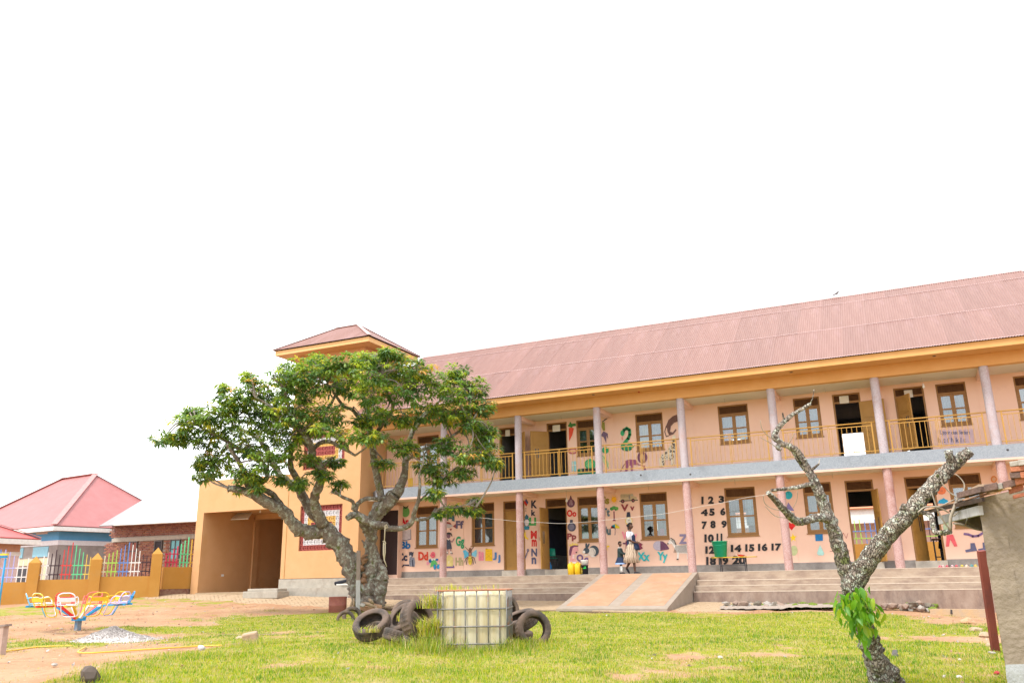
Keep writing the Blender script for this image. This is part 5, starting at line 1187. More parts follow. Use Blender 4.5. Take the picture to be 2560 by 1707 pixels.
for i, c in enumerate(order):
    an = 2 * math.pi * i / len(order) + .32; dx, dy = math.cos(an), math.sin(an); Mx_ = Matrix.Rotation(an, 4, 'Z')
    q = lambda x, y, z: Mx_ @ Vector((x, y, z))
    arm = MB(); arm.bar(q(.06, 0, .27), q(.55, 0, .60), .05, .05).bar(q(.50, 0, .60), q(1.16, 0, .60), .05, .045); lm_(arm, 'arm', PAL[['blue', 'blue', 'red', 'yellow', 'white'][i % 5]])
    st_ = MB(); w2 = .19
    def loop(pts): 
        a, b_ = smoothpath([q(*p) for p in pts], [.0125] * len(pts), 4); st_.tube(a, b_, 7)
    loop([(1.06, -w2, .60), (1.12, -w2, .74), (1.16, -w2 * .9, .84), (1.18, -w2 * .5, .885), (1.18, 0, .89), (1.18, w2 * .5, .885), (1.16, w2 * .9, .84), (1.12, w2, .74), (1.06, w2, .60)])
    loop([(1.10, -w2, .66), (.86, -w2, .64), (.80, -w2, .52), (.74, -w2 * .9, .40), (.72, -w2 * .5, .36), (.72, 0, .355), (.72, w2 * .5, .36), (.74, w2 * .9, .40), (.80, w2, .52), (.86, w2, .64), (1.10, w2, .66)])
    loop([(1.15, -w2, .78), (1.02, -w2 - .01, .80), (.92, -w2 - .01, .74), (.88, -w2, .63)]); loop([(1.15, w2, .78), (1.02, w2 + .01, .80), (.92, w2 + .01, .74), (.88, w2, .63)])
    s_ = lm_(st_, 'seat', PAL[c])
    mb = MB()
    mb.add([q(1.125, -w2, .70), q(1.125, w2, .70), q(1.15, w2, .79), q(1.15, -w2, .79), q(1.14, -w2, .70), q(1.14, w2, .70), q(1.165, w2, .79), q(1.165, -w2, .79)], [(0, 1, 2, 3), (7, 6, 5, 4), (0, 4, 5, 1), (3, 2, 6, 7)])
    mb.add([q(.86, -w2, .615), q(1.1, -w2, .615), q(1.1, w2, .615), q(.86, w2, .615), q(.86, -w2, .63), q(1.1, -w2, .63), q(1.1, w2, .63), q(.86, w2, .63)], [(0, 3, 2, 1), (4, 5, 6, 7), (0, 1, 5, 4), (1, 2, 6, 5), (2, 3, 7, 6), (3, 0, 4, 7)])
    o = bpy.data.objects.new('seat_panel', mb.mesh('seat_panel', PAL[c])); C.objects.link(o); o.parent = s_
# --- left edge: wooden post, blue play frame
p = PD(4, 1628, 14.4); mb = MB(); mb.bar(p + Vector((0, 0, -.1)), p + Vector((-.02, 0, .42)), .10, .10, mat('grey_pink_wood', (.36, .25, .2), (.45, .33, .27), scale=8)).bar(p + Vector((-.08, 0, .425)), p + Vector((.085, 0, .44)), .13, .035, MATS['brown_weathered_wood'])
tag(mb.build('wooden_post'), 'short wooden post at the extreme left edge of the yard', 'post')
pf = empty('play_frame', PD(-6, 1600, 18), 'blue and yellow play frame cut off by the left edge of view', 'play frame')
MB().tube([PD(14, 1396, 18), PD(2, 1480, 18.0), PD(-14, 1602, 18.1)], .02, 8).build('leg', PAL['blue'], pf); MB().tube([PD(-90, 1396, 18), PD(-100, 1480, 18.0), PD(-110, 1602, 18.1)], .03, 8).build('leg', PAL['blue'], pf)
MB().bar(PD(-100, 1393, 18), PD(17, 1391, 18), .06, .045).build('top_beam', PAL['blue'], pf); MB().bar(PD(-100, 1387, 18), PD(19, 1385, 18), .08, .035).build('beam_cap', PAL['amber'], pf)
# --- hose
HOSE = flat('yellow_hose', (.72, .46, .06), .4)
for k, pts in enumerate([[(-10, 1633), (40, 1627), (90, 1620), (130, 1618), (182, 1616)], [(214, 1619), (203, 1626), (195, 1633), (225, 1635), (290, 1631), (350, 1627), (430, 1622), (490, 1618), (555, 1616)]]):
    P3 = [onground(*q) + Vector((0, 0, .025)) for q in pts]; a, b_ = smoothpath(P3, [.014] * len(P3), 5); mb = MB(); mb.tube(a, b_, 6)
    tag(mb.build('yellow_hose', HOSE), ['short run of yellow hose on bare earth near the left edge', 'long yellow hose bending past the gravel heap'][k], 'hose', 'yellow hose lying across the yard')
# --- gravel heap
gp = onground(285, 1602); GRV = mat('pale_gravel', (.46, .42, .40), (.60, .56, .53), scale=26, bump=1, bscale=30, dirt=(.34, .30, .28), dscale=18)
mb = MB(); nr, na = 26, 64; rgv = random.Random(9)
def gh(x, y):
    r = math.hypot(x / 1.08, y / .95); return .30 * max(0, 1 - r) ** 1.25 * (1 + .35 * mnoise.noise(Vector((x * 2.2, y * 2.2, 1)))) + .02 * mnoise.noise(Vector((x * 12, y * 12, 1)))
for i in range(nr + 1):
    for j in range(na):
        r = 1.12 * i / nr; an = 2 * math.pi * j / na; x, y = r * math.cos(an) * 1.08, r * math.sin(an) * .95; q = gp + Vector((x, y, 0)); mb.v.append((q.x, q.y, gz(gp.x, gp.y) + gh(x, y) - .03 + (gz(q.x, q.y) - gz(gp.x, gp.y)) * 1.0 if j % 8 == 0 else gp.z + gh(x, y) - .03))
for i in range(nr):
    for j in range(na): mb.f.append((i * na + j, i * na + (j + 1) % na, (i + 1) * na + (j + 1) % na, (i + 1) * na + j)); mb.m.append(0); mb.sm.append(False)
gob = mb.build('gravel_heap', GRV); tag(gob, 'low heap of pale grey gravel in front of the roundabout', 'gravel heap', kind='stuff')
CHIP = [mat('stone_chip_pale', (.38, .34, .32), (.44, .40, .38), scale=9), mat('stone_chip_grey', (.36, .33, .32), (.44, .41, .39), scale=9), mat('stone_chip_brown', (.36, .20, .13), (.45, .28, .19), scale=9)]
mb = MB()
def chip(mb, p, s, mt):
    q = [p + Vector((rgv.uniform(-1, 1), rgv.uniform(-1, 1), rgv.uniform(-.3, 1))) * s for _ in range(5)]
    mb.add(q, [(0, 1, 2), (0, 2, 3), (0, 3, 4), (0, 4, 1), (1, 2, 4), (2, 3, 4)], mt)
for i in range(4200):
    r = abs(rgv.gauss(0, .62)); an = rgv.uniform(0, 6.283); x, y = r * math.cos(an) * 1.3, r * math.sin(an) * 1.0; q = gp + Vector((x, y, 0)); q.z = max(gp.z + gh(x, y) - .02, gz(q.x, q.y) + .0); chip(mb, q, rgv.uniform(.010, .024), CHIP[rgv.choice((0, 0, 1))])
mb.build('gravel_chips', None, gob)['kind'] = 'stuff'
# loose stones and crumbs over bare earth
mb = MB(); cnt = 0
while cnt < 3800:
    x, y = rgv.uniform(-27, 3), rgv.uniform(7, 25)
    c_ = cover_np(np.array([x]), np.array([y]))[0]
    if c_ > .75 and rgv.random() < .85: cnt += 1; continue
    chip(mb, Vector((x, y, gz(x, y) + .01)), rgv.choice((.01, .015, .02, .035)), CHIP[rgv.choice((0, 2, 2, 1))]); cnt += 1
tag(mb.build('loose_stones'), 'crumbs of stone scattered over the bare orange earth', 'stones', kind='stuff')
# --- stones and bits lying about
p = onground(628, 1603); mb = MB(); mb.box(-.15, .13, -.10, .10, -.06, .17); o = mb.build('stone_block', RK3, bevel=.03); o.location = p + Vector((0, 0, .0)); o.rotation_euler = (R_(8), R_(-10), R_(35)); tag(o, 'beige squared stone block lying on the grass left of the tyres', 'stone block')
rock(0, 0, 0, (.16, .12, .10), RK3, 'orange lump of rock touching the beige stone block', 'rock', 'rock', 7.3, .4, onground(603, 1600)); rock(0, 0, 0, (.07, .06, .05), flat('white_bag', (.5, .5, .5)), 'crumpled white bag where the hose meets the grass', 'bag', 'crumpled_bag', 2.2, 0, onground(503, 1624) + Vector((0, 0, .03)))
mb = MB(); mb.bar(onground(548, 1589) + Vector((0, 0, .02)), onground(722, 1587) + Vector((0, 0, .02)), .10, .025); tag(mb.build('flat_plank', RK3), 'pale plank lying flat on the turf behind the stone block', 'plank')
rock(0, 0, 0, (.12, .11, .14), flat('charred_wood', (.10, .075, .06)), 'dark charred stump at the lower left corner', 'stump', 'charred_stump', 5.1, 0, onground(222, 1704) + Vector((0, 0, .05)))
rock(0, 0, 0, (.055, .05, .075), flat('charred_wood2', (.13, .12, .115)), 'dark splintered stub in the grass right of the pruned tree', 'stump', 'wooden_stub', 3.3, 0, onground(2239, 1644) + Vector((0, 0, .03)))
for i, (x, y, s, m_, l_, cc) in enumerate([(136, 1662, .05, RK2, 'small dark clod on the bare earth below the gravel heap', 'clod'), (312, 1645, .04, RK2, 'tiny dark stone at the edge of the lower grass', 'stone'), (1801, 1645, .055, flat('white_pebble', (.45, .42, .38)), 'single white pebble on the worn bank', 'pebble'),
        (2398, 1693, .045, flat('wrapper_white', (.55, .50, .46)), 'white and red wrapper lying nearest the grey shed wall footing', 'litter'), (2400, 1650, .04, flat('wrapper_white', (.55, .50, .46)), 'pale scrap of paper in the worn patch before the shed', 'litter'), (2476, 1618, .11, RK3, 'reddish stone at the foot of the maroon steel post', 'stone'), (2480, 1634, .06, RK2, 'grey stone below the maroon steel post', 'stone'),
        (2492, 1683, .05, flat('red_scrap', (.5, .06, .06)), 'red scrap beside the shed footing', 'litter'), (2404, 1541, .12, flat('white_rubble', (.40, .35, .3)), 'whitish stone on the orange earth past the kerb beam', 'stone'), (2440, 1580, .16, RK3, 'big sandy rock in the eroded bank by the steel post', 'rock'), (2462, 1592, .15, RK3, 'second sandy rock lower down the eroded bank', 'rock'), (2420, 1560, .22, RK, 'crumbling orange earth lump of the eroded bank', 'earth clod')]):
    q = onground(x, y); rock(0, 0, 0, (s * .8, s * .7, s * .45), m_, l_, cc, cc.replace(' ', '_'), i * 1.7, i, q + Vector((0, 0, s * .2)))
# --- broken edge of the paving and rubble under the right hand stairs
br = empty('broken_paving', PY(2000, 1520, 26), 'broken mossy rubble and stones under the long right hand stairs', 'rubble')
MOSS = mat('moss_green', (.10, .15, .02), (.17, .22, .03), scale=14, bump=.6); GAPSH = mat('gap_shade_rubble', (.12, .10, .08), (.2, .17, .13), scale=9, bump=.8, bscale=12)  # darkest rubble tone paints in the shaded gap under the stairs
rr5 = random.Random(77)
for i in range(150):
    x = rr5.uniform(1815, 2335); y = 1513 + rr5.uniform(-4, 11) - (3 if x < 1950 else 0); p = PY(x, y, rr5.uniform(26.5, 27.7)); s = rr5.uniform(.05, .15)
    m_ = MOSS if (1985 < x < 2085 and rr5.random() < .7) or rr5.random() < .08 else rr5.choice((GAPSH, GAPSH, RK2, STEPL))
    o = bpy.data.objects.new('rubble_stone', rock_mesh(i * 1.3, s * 1.3, s, s * .7, 'rubble_stone', 1, m_)); o.location = p; o.rotation_euler.z = rr5.uniform(0, 3); put(o, br)
mb = MB(); n = 40
for i in range(n + 1):
    x = 1800 + (2090 - 1800) * i / n; a = PY(x, 1521 + rr5.uniform(-1, 1.5) - (4 if x > 1960 else 0), 25.4); b_ = PY(x, 1508, 27.4); mb.v += [tuple(a), tuple(b_)]
mb.f += [(2 * i, 2 * i + 2, 2 * i + 3, 2 * i + 1) for i in range(n)]; mb.m += [0] * n; mb.sm += [True] * n
mb.build('gravelly_fill', mat('gravelly_fill', (.30, .25, .21), (.42, .36, .31), scale=14, bump=1, bscale=20), br)
a = PY(2331, 1529, 25.0); b_ = PY(2480, 1529, 24.2)
kb = empty('concrete_kerb_beam', a, 'ochre stained concrete kerb beam lying before the right hand stairs', 'kerb')
OCH = mat('ochre_stained_concrete', (.48, .32, .17), (.40, .30, .22), scale=3, bump=.4)
MB().bar(a + Vector((0, 0, -.04)), b_ + Vector((0, 0, -.06)), .22, .24).build('beam', OCH, kb)
for x in (2379, 2388): q0 = PY(x, 1523, 24.6); q1 = PY(x, 1534, 24.6); MB().bar(q0, q1, .05, .03, None, fh).build('dark_mark', METALD, kb)
# --- shed on the right
P0 = PD(2473.5, 1430, 7.6); P0.z = 0; sd_ = cf(.83, -.55); sn = cf(-.55, -.83); bk = cf(.62, .78)
PL = mat('rough_earth_plaster', (.20, .16, .12), (.27, .22, .165), scale=3.2, bump=1, bscale=18, dirt=(.19, .16, .13), dscale=2.2, dlo=.5, dhi=.75); PLG = mat('grey_cement_footing', (.27, .28, .28), (.34, .35, .35), scale=7, bump=.5, dirt=(.68, .68, .68), dscale=9, dlo=.6, dhi=.68)
shed = empty('plastered_shed', Vector((P0.x, P0.y, -1.3)), 'rough plastered brick shed with patched roof at the right edge', 'shed')
zt0 = PD(2443, 1242, 7.6).z; zft = PD(2516, 1656, 7.55).z
def shp(s, z, o_=0): return P0 + sd_ * s + Vector((0, 0, z)) - sn * o_
sl_ = .19; mb = MB(); nS, nZ = 24, 40
for i in range(nS + 1):
    for j in range(nZ + 1):
        s = 2.5 * i / nS; z = -1.5 + (zt0 + sl_ * s + 1.5) * j / nZ; e = .012 * mnoise.noise(Vector((s * 7, z * 7, 3))) + .01 * mnoise.noise(Vector((s * 20, z * 20, 3)))
        if z < zft: e -= -.02
        mb.v.append(tuple(shp(s + (.012 * mnoise.noise(Vector((z * 6, 0, 7))) if i == 0 else 0), z, -e)))
for i in range(nS):
    for j in range(nZ): k = i * (nZ + 1) + j; mb.f.append((k, k + nZ + 1, k + nZ + 2, k + 1)); mb.m.append(mb.mi(PLG if (-1.5 + (zt0 + 1.5) * (j + .5) / nZ) < zft else PL)); mb.sm.append(True)
mb.build('front_wall', None, shed)
mb = MB(); q = [shp(0, -1.5), shp(0, zt0), shp(0, zt0) + bk * 2.4, shp(0, -1.5) + bk * 2.4]; mb.add(q + [v + sd_ * .2 for v in q], [(0, 1, 2, 3), (7, 6, 5, 4), (1, 5, 6, 2), (0, 3, 7, 4)]); mb.build('side_wall', PL, shed)
SB = [mat('old_brick', (.34, .12, .07), (.44, .17, .09), scale=8, bump=.6), mat('blackened_brick', (.11, .075, .065), (.18, .11, .09), scale=8, bump=.6)]
def sbrick(px, py, wpx, hpx, mt, d=7.55, out_=.05, rot=.0, dep=.14):
    a = PD(px, py, d); L_ = wpx / FPX * d; H_ = hpx / FPX * d; x = (sd_ * math.cos(rot) + Vector((0, 0, 1)) * math.sin(rot)).normalized(); z = Vector((0, 0, 1)); mb = MB()
    q = [a, a + x * L_, a + x * L_ + z * H_, a + z * H_]; mb.add([v + sn * out_ for v in q] + [v - sn * dep for v in q], [(0, 1, 2, 3), (7, 6, 5, 4), (0, 4, 5, 1), (3, 2, 6, 7), (0, 3, 7, 4), (1, 5, 6, 2)]); return mb.build('brick', mt, shed, .006)
for a in [(2463, 1230, 30, 17, SB[1], 7.5, .05, .16), (2495, 1225, 13, 15, RK2, 7.5, .05, .16), (2510, 1222, 28, 17, SB[1], 7.45, .05, .2), (2540, 1214, 30, 17, SB[0], 7.4, .05, .2),
          (2527, 1197, 24, 15, SB[1], 7.4, .05, .02), (2553, 1196, 24, 15, SB[0], 7.35, .05, .02), (2528, 1181, 34, 13, SB[0], 7.4, .05, .03), (2562, 1179, 24, 13, SB[0], 7.3, .05, .03), (2526, 1167, 20, 12, RK2, 7.4, .04, .05), (2547, 1165, 24, 14, RK2, 7.35, .04, .05),
          (2523, 1235, 34, 15, SB[0], 7.45, .022, .25, .02), (2533, 1247, 36, 9, SB[0], 7.4, .02, .2, .02)]: sbrick(*a)
RS = mat('rust_and_shade_dark', (.05, .035, .03), (.10, .06, .045), scale=5)  # rusty sheet colour, shared with the board that paints the void's shade
mb = MB(); slab_face(mb, [PD(2308, 1276, 9.4), PD(2452, 1243, 7.5), PD(2500, 1236, 9.6), PD(2372, 1264, 11.2)], .04); mb.build('roof_sheet', RS, shed)
MB().bar(PD(2310, 1276, 9.3), PD(2524, 1219.5, 7.35), .03, .014).build('edge_batten', mat('raw_orange_batten', (.52, .30, .18), (.58, .36, .22), scale=9), shed)
MB().bar(PD(2350, 1300, 9.0), PD(2452, 1275, 7.7), .04, .085).build('grey_rafter', MATS['grey_weathered_wood'], shed)
MB().bar(PD(2402, 1238, 8.0), PD(2462, 1222, 7.6), .08, .05).build('purlin', SB[1], shed); MB().bar(PD(2424, 1233, 8.2), PD(2462, 1215, 7.7), .1, .04).build('roof_board', RK3, shed)
mb = MB(); q = [PD(2372, 1275, 9.6), PD(2452, 1250, 8.3), PD(2462, 1330, 8.3), PD(2385, 1302, 9.6)]; mb.add(q + [v + bk * .1 for v in q], [(0, 1, 2, 3), (7, 6, 5, 4), (0, 4, 5, 1), (1, 5, 6, 2), (2, 6, 7, 3), (3, 7, 4, 0)]); mb.build('void_shade_board', RS, shed)  # dark board paints the shade of the void under the awning
MB().tube([PD(2426, 1274, 8.0), PD(2417, 1300, 8.05), PD(2414, 1312, 8.1)], .006, 5).build('wire', CAGE, shed)
MAR2 = mat('maroon_steel', (.15, .03, .025), (.21, .05, .04), scale=3, rough=.6, dirt=(.04, .03, .045), dscale=1.6, stretch=(1, 1, .4))
a = PD(2446, 1376, 12.3); b_ = PD(2496, 1623, 12.3); mb = MB(); mb.bar(Vector((a.x + (b_.x - a.x) * .6, a.y + (b_.y - a.y) * .6, a.z)), Vector((b_.x, b_.y, b_.z - .1)), .11, .06, None, fh)
a2 = PD(2453, 1376, 12.3); b2 = PD(2488, 1623, 12.3); mb = MB(); mb.bar(a2, b2 + Vector((0, 0, -.1)), .108, .06, None, fh)
tag(mb.build('steel_post', MAR2), 'maroon painted steel post standing just left of the shed', 'post')
# ================================================================== THINGS ON THE VERANDA
YL = flat('yellow_jerrycan_plastic', (.80, .50, .02), .35)
def jerry(px0, px1, pyt, lab):
    a = PY(px0, 1435, 28.95); b_ = PY(px1, 1435, 28.95); z1_ = PY(px0, pyt, 28.95).z; w_ = b_.x - a.x; mb = MB(); h = z1_ - Z0; n = 10
    cs = [(0, .86), (.03, 1), (.86, 1), (.95, .82), (1.0, .5)]
    for t_, k in cs:
        for i in range(16):
            an = 2 * math.pi * i / 16; cx_, sy_ = math.cos(an), math.sin(an); e = 4
            f_ = (abs(cx_) ** e + abs(sy_) ** e) ** (-1 / e); mb.v.append((w_ / 2 * k * cx_ * f_, .15 * k * sy_ * f_, h * .93 * t_))
    for j in range(len(cs) - 1):
        for i in range(16): mb.f.append((j * 16 + i, j * 16 + (i + 1) % 16, (j + 1) * 16 + (i + 1) % 16, (j + 1) * 16 + i)); mb.m.append(0); mb.sm.append(True)
    mb.f.append(tuple(4 * 16 + i for i in range(16))); mb.m.append(0); mb.sm.append(False)
    root = empty('jerrycan', Vector(((a.x + b_.x) / 2, 28.95, Z0 + .002)), lab, 'jerrycan', 'yellow jerrycans by the classroom door')
    put_local(mb, 'can_body', YL, root); put_local(MB().tube([(0, -.10, h * .88), (0, -.07, h * .99), (0, .04, h * 1.0), (0, .08, h * .9)], .014, 7), 'handle', YL, root)
    put_local(MB().lathe([(.03, h * .93), (.03, h * .99), (0, h)], 12, None, Matrix.Translation((w_ * .12, -.12, -.03))), 'cap', YL, root)
jerry(1422, 1437.5, 1405, 'left one of two yellow jerrycans under the queen painting'); jerry(1439, 1453, 1405, 'right one of two yellow jerrycans, touching the black bucket')
a = PY(1454, 1434, 28.95); b_ = PY(1471, 1434, 28.95); w_ = (b_.x - a.x) / 2
bk_ = empty('water_bucket', Vector(((a.x + b_.x) / 2, 28.95, Z0 + .002)), 'black bucket with green tap under a white washbasin', 'bucket')
put_local(MB().lathe([(0, 0), (w_ * .9, 0), (w_ * .95, .3), (w_ * 1.05, .31), (w_ * 1.05, .33), (0, .33)], 20), 'bucket_body', BLACKP, bk_)
put_local(MB().lathe([(0, .335), (w_ * .8, .34), (w_ * 1.05, .47), (w_ * 1.12, .49), (w_ * 1.1, .50), (w_ * .7, .44), (0, .43)], 20), 'white_basin', WHITEP, bk_)
TAPG = flat('green_tap_plastic', (.02, .45, .08)); put_local(MB().box(.01, .10, -w_ - .06, -w_ + .02, .20, .235).box(.07, .10, -w_ - .06, -w_ - .03, .235, .28), 'tap', TAPG, bk_)
mb = MB(); [mb.box(-.09, -.05, -w_ * .98 - .004, -w_ * .9, z, z + .02) for z in (.05, .1, .15, .2)]; put_local(mb, 'printed_label', PAL['amber'], bk_)
# bench table with green bucket and red jug
YD = 29.55; a = PY(1781, 1392, YD); b_ = PY(1891, 1392, YD); tz = (a.z + b_.z) / 2; tb2 = empty('bench_table', Vector((a.x, YD, Z0)), 'yellow topped table on black steel legs under the painted numbers', 'table')
MB().box(a.x, b_.x, YD - .16, YD + .20, tz - .015, tz + .01).build('table_top', flat('yellow_table_top', (.66, .42, .04)), tb2, .005)
lx0, lx1 = PY(1803, 1420, YD).x, PY(1865, 1420, YD).x
for lx in (lx0, lx1):
    for yy in (YD - .12, YD + .16): MB().box(lx - .014, lx + .014, yy - .014, yy + .014, Z0 + .001, tz - .016).build('leg', METALD, tb2)
    MB().box(lx - .01, lx + .01, YD - .105, YD + .145, Z0 + .18, Z0 + .2).build('side_rail', METALD, tb2)
MB().box(lx0 + .015, lx1 - .015, YD - .13, YD - .11, Z0 + .19, Z0 + .215).build('stretcher', METALD, tb2)
c0 = PY(1802, 1392, YD); rt, rbm = 17.5 / FPX * 30.3, 13.5 / FPX * 30.3; hb = PY(1802, 1353, YD).z - tz
gb = empty('green_bucket', Vector((c0.x, YD, tz + .011)), 'big green plastic bucket standing on the yellow table', 'bucket')
GP = flat('green_bucket_plastic', (.015, .40, .22), .4); put_local(MB().lathe([(0, 0), (rbm, 0), (rt, hb * .97), (rt * 1.06, hb * .97), (rt * 1.06, hb), (rt * .97, hb), (rbm * .95, .02), (0, .02)], 26), 'bucket_body', GP, gb)
put_local(MB().tube([(-rt, -.02, hb * .95), (-rt * .9, -rt * .7, hb * .80), (0, -rt * 1.08, hb * .72), (rt * .9, -rt * .7, hb * .80), (rt, -.02, hb * .95)], .006, 6), 'bail', GP, gb)
c1 = PY(1852, 1391, YD); mb = MB(); mb.lathe([(0, 0), (.085, 0), (.12, .05), (.125, .055), (.11, .055), (.07, .012), (0, .012)], 18).bar((.08, 0, .045), (.2, 0, .02), .02, .012); o = mb.build('red_bowl', flat('red_plastic', (.66, .02, .015), .35)); o.location = Vector((c1.x, YD, tz + .02)); o.rotation_euler.y = R_(8); tag(o, 'small red plastic dipper on the yellow table', 'dipper')
# shoes in a row
for x, c, l_ in [(2350, (.62, .10, .16), 'crimson'), (2358, (.74, .42, .46), 'pale pink'), (2368, (.42, .06, .10), 'maroon'), (2381, (.76, .46, .50), 'rose'), (2392, (.62, .05, .09), 'red'), (2405.5, (.66, .56, .05), 'yellow green'), (2417, (.74, .56, .44), 'cream'), (2429.5, (.02, .30, .34), 'teal'), (2440, (.74, .50, .03), 'golden yellow')]:
    p = PY(x, 1417, 28.86); p.z = Z0 + .004; root = empty('slipper', p, 'small ' + l_ + ' slipper in the row on the veranda edge', 'slipper', 'slippers in a row on the veranda edge'); m_ = flat('slipper_' + l_.replace(' ', '_'), c)
    ang = rr5.uniform(-.5, .5) + 1.57; root.rotation_euler.z = ang
    mb = MB(); k = 12; top = []
    for i in range(k):
        an = 2 * math.pi * i / k; mb.v.append((.10 * math.cos(an) * (1), .042 * math.sin(an) * (1 + .15 * math.cos(an)), 0))
    for i in range(k):
        an = 2 * math.pi * i / k; mb.v.append((.10 * math.cos(an), .042 * math.sin(an) * (1 + .15 * math.cos(an)), .018))
    mb.f += [tuple(range(k))[::-1], tuple(range(k, 2 * k))] + [(i, (i + 1) % k, k + (i + 1) % k, k + i) for i in range(k)]; mb.m += [0] * (k + 2); mb.sm += [False] * (k + 2)
    put_local(mb, 'sole', m_, root)
    mb = MB()
    for i in range(5):
        t_ = i / 4; xx = -.085 + .085 * t_
        for j in range(7):
            an = math.pi * j / 6; mb.v.append((xx, -.04 * math.cos(an) * (.7 + .3 * t_), .018 + (.028 + .02 * t_) * math.sin(an)))
    for i in range(4):
        for j in range(6): mb.f.append((i * 7 + j, i * 7 + j + 1, (i + 1) * 7 + j + 1, (i + 1) * 7 + j)); mb.m.append(0); mb.sm.append(True)
    put_local(mb, 'upper', m_, root)
# chair with bottle inside the doorway, blackboard, furniture seen in the rooms
def chair(p, rz, lab, grp=None):
    c = empty('classroom_chair', p, lab, 'chair', grp); c.rotation_euler.z = rz; G = flat('green_chair_plastic', (.01, .26, .17), .4)
    for x in (-.17, .17):
        for y, lean in ((-.16, 0), (.17, .02)): put_local(MB().tube([(x, y + lean, 0), (x, y, .42)], .011, 6), 'leg', METALD, c)
    put_local(MB().box(-.19, .19, -.19, .18, .42, .445), 'seat', G, c)
    mb = MB()
    for i in range(9):
        t_ = i / 8; x = -.19 + .38 * t_; y = .19 - .04 * (1 - (2 * t_ - 1) ** 2) * -1; mb.v += [(x, y, .50), (x, y + .04, .80 - .02 * abs(2 * t_ - 1) ** 3), (x, y + .02, .50), (x, y + .06, .80 - .02 * abs(2 * t_ - 1) ** 3)]
    for i in range(8): k = 4 * i; mb.f += [(k, k + 4, k + 5, k + 1), (k + 2, k + 3, k + 7, k + 6), (k + 1, k + 5, k + 7, k + 3)]; mb.m += [0] * 3; mb.sm += [True] * 3
    put_local(mb, 'backrest', G, c); put_local(MB().tube([(-.15, .18, .44), (-.15, .21, .56)], .01, 6).tube([(.15, .18, .44), (.15, .21, .56)], .01, 6), 'back_frame', METALD, c); return c
q = PY(1382, 1424, 31.0); chair(Vector((q.x, 31.0, ZI + .001)), R_(185), 'green plastic chair inside the open doorway, back towards us')
q = PY(1376.5, 1424, 30.75); bt = MB(); bt.lathe([(0, 0), (.045, 0), (.05, .02), (.05, .14), (.02, .20), (.018, .24), (.024, .245), (.024, .27), (0, .275)], 14); o = bt.build('blue_bottle', flat('blue_plastic', (.03, .30, .72), .2)); o.location = Vector((q.x, 30.75, ZI + .001)); tag(o, 'blue bottle on the floor below the green chair', 'bottle')
MB().box(-13.158, -13.14, 31.2, 34.6, .95, 2.35).build('blackboard', mat('navy_blackboard', (.02, .025, .05), (.035, .04, .07), scale=2), school)
MB().box(-13.157, -13.145, 30.9, 31.14, .9, 2.3).build('wall_chart', flat('green_wall_chart', (.22, .34, .18)), school)
def desk(p, rz, lab, nm='school_desk'):
    c = empty(nm, p, lab, 'desk'); c.rotation_euler.z = rz; put_local(MB().box(-.5, .5, -.2, .2, .68, .71), 'desk_top', WOODD, c); put_local(MB().box(-.5, .5, -.45, -.25, .40, .43), 'bench_seat', WOODD, c)
    for x in (-.45, .45):
        for y in (-.42, -.15, .15): put_local(MB().box(x - .015, x + .015, y - .015, y + .015, 0, .68 if y > -.3 else .4), 'leg', METALD, c)
        put_local(MB().box(x - .014, x + .014, -.4, .14, .12, .14), 'foot_rail', METALD, c)
    return c
qd = PY(2345, 1399, 31.6); desk(Vector((qd.x + .1, 31.6, ZI + .001)), R_(90), 'dark wooden school desk just inside the right doorway')
# upstairs glints and rear clutter
# clothes line
pts = [(1150, 1288), (1163, 1290), (1236, 1297), (1300, 1303), (1345, 1305), (1400, 1308), (1440, 1306), (1500, 1301), (1600, 1290.5), (1671, 1282), (1740, 1268), (1812, 1255), (1850, 1246), (1888, 1240), (1950, 1232)]
a, b_ = smoothpath([PY(x, y, 28.5) for x, y in pts], [.0055] * len(pts), 3); mb = MB(); mb.tube(a, b_, 5); tag(mb.build('washing_line', flat('line_wire', (.62, .60, .56))), 'thin sagging washing line strung between the lower columns', 'wire')
# dove on the ridge
bp_ = Vector((PY(2092, 741, 33.35).x, YRG, ZRG + .06)); bird = empty('bird', bp_, 'small grey bird perched on the roof ridge', 'bird'); BG = flat('grey_feathers', (.20, .20, .21))
mb = MB(); mb.tube([(-.20, 0, .03), (-.09, 0, .07), (.0, 0, .10), (.06, 0, .15), (.085, 0, .185), (.10, 0, .20)], [.012, .03, .055, .045, .028, .012], 10); put_local(mb, 'body', BG, bird)
put_local(MB().tube([(.10, 0, .195), (.13, 0, .19)], [.008, .001], 6), 'beak', METALD, bird); put_local(MB().tube([(.0, -.015, .06), (.0, -.015, 0)], .004, 5).tube([(.0, .015, .06), (.0, .015, 0)], .004, 5), 'feet', METALD, bird)
# ================================================================== PEOPLE
SKIN = mat('dark_brown_skin', (.085, .040, .026), (.11, .055, .035), scale=8, rough=.55)
HAIRM = flat('black_hair', (.012, .010, .010), .9)
def skinmesh(name, verts, edges, mt, parent, sub=2, root=0):
    me = bpy.data.meshes.new(name); me.from_pydata([v[:3] for v in verts], edges, []); o = bpy.data.objects.new(name, me); C.objects.link(o); o.parent = parent
    sk = o.modifiers.new('skin', 'SKIN'); sv = me.skin_vertices[0].data if me.skin_vertices else None
    if sv is None:
        bm = bmesh.new(); bm.from_mesh(me); bm.verts.layers.skin.verify(); bm.to_mesh(me); bm.free(); sv = me.skin_vertices[0].data
    for i, v in enumerate(verts): sv[i].radius = (v[3], v[4] if len(v) > 4 else v[3]); sv[i].use_root = (i == root)
    sk.use_smooth_shade = True
    s = o.modifiers.new('sub', 'SUBSURF'); s.levels = sub; s.render_levels = sub
    me.materials.append(mt); return o
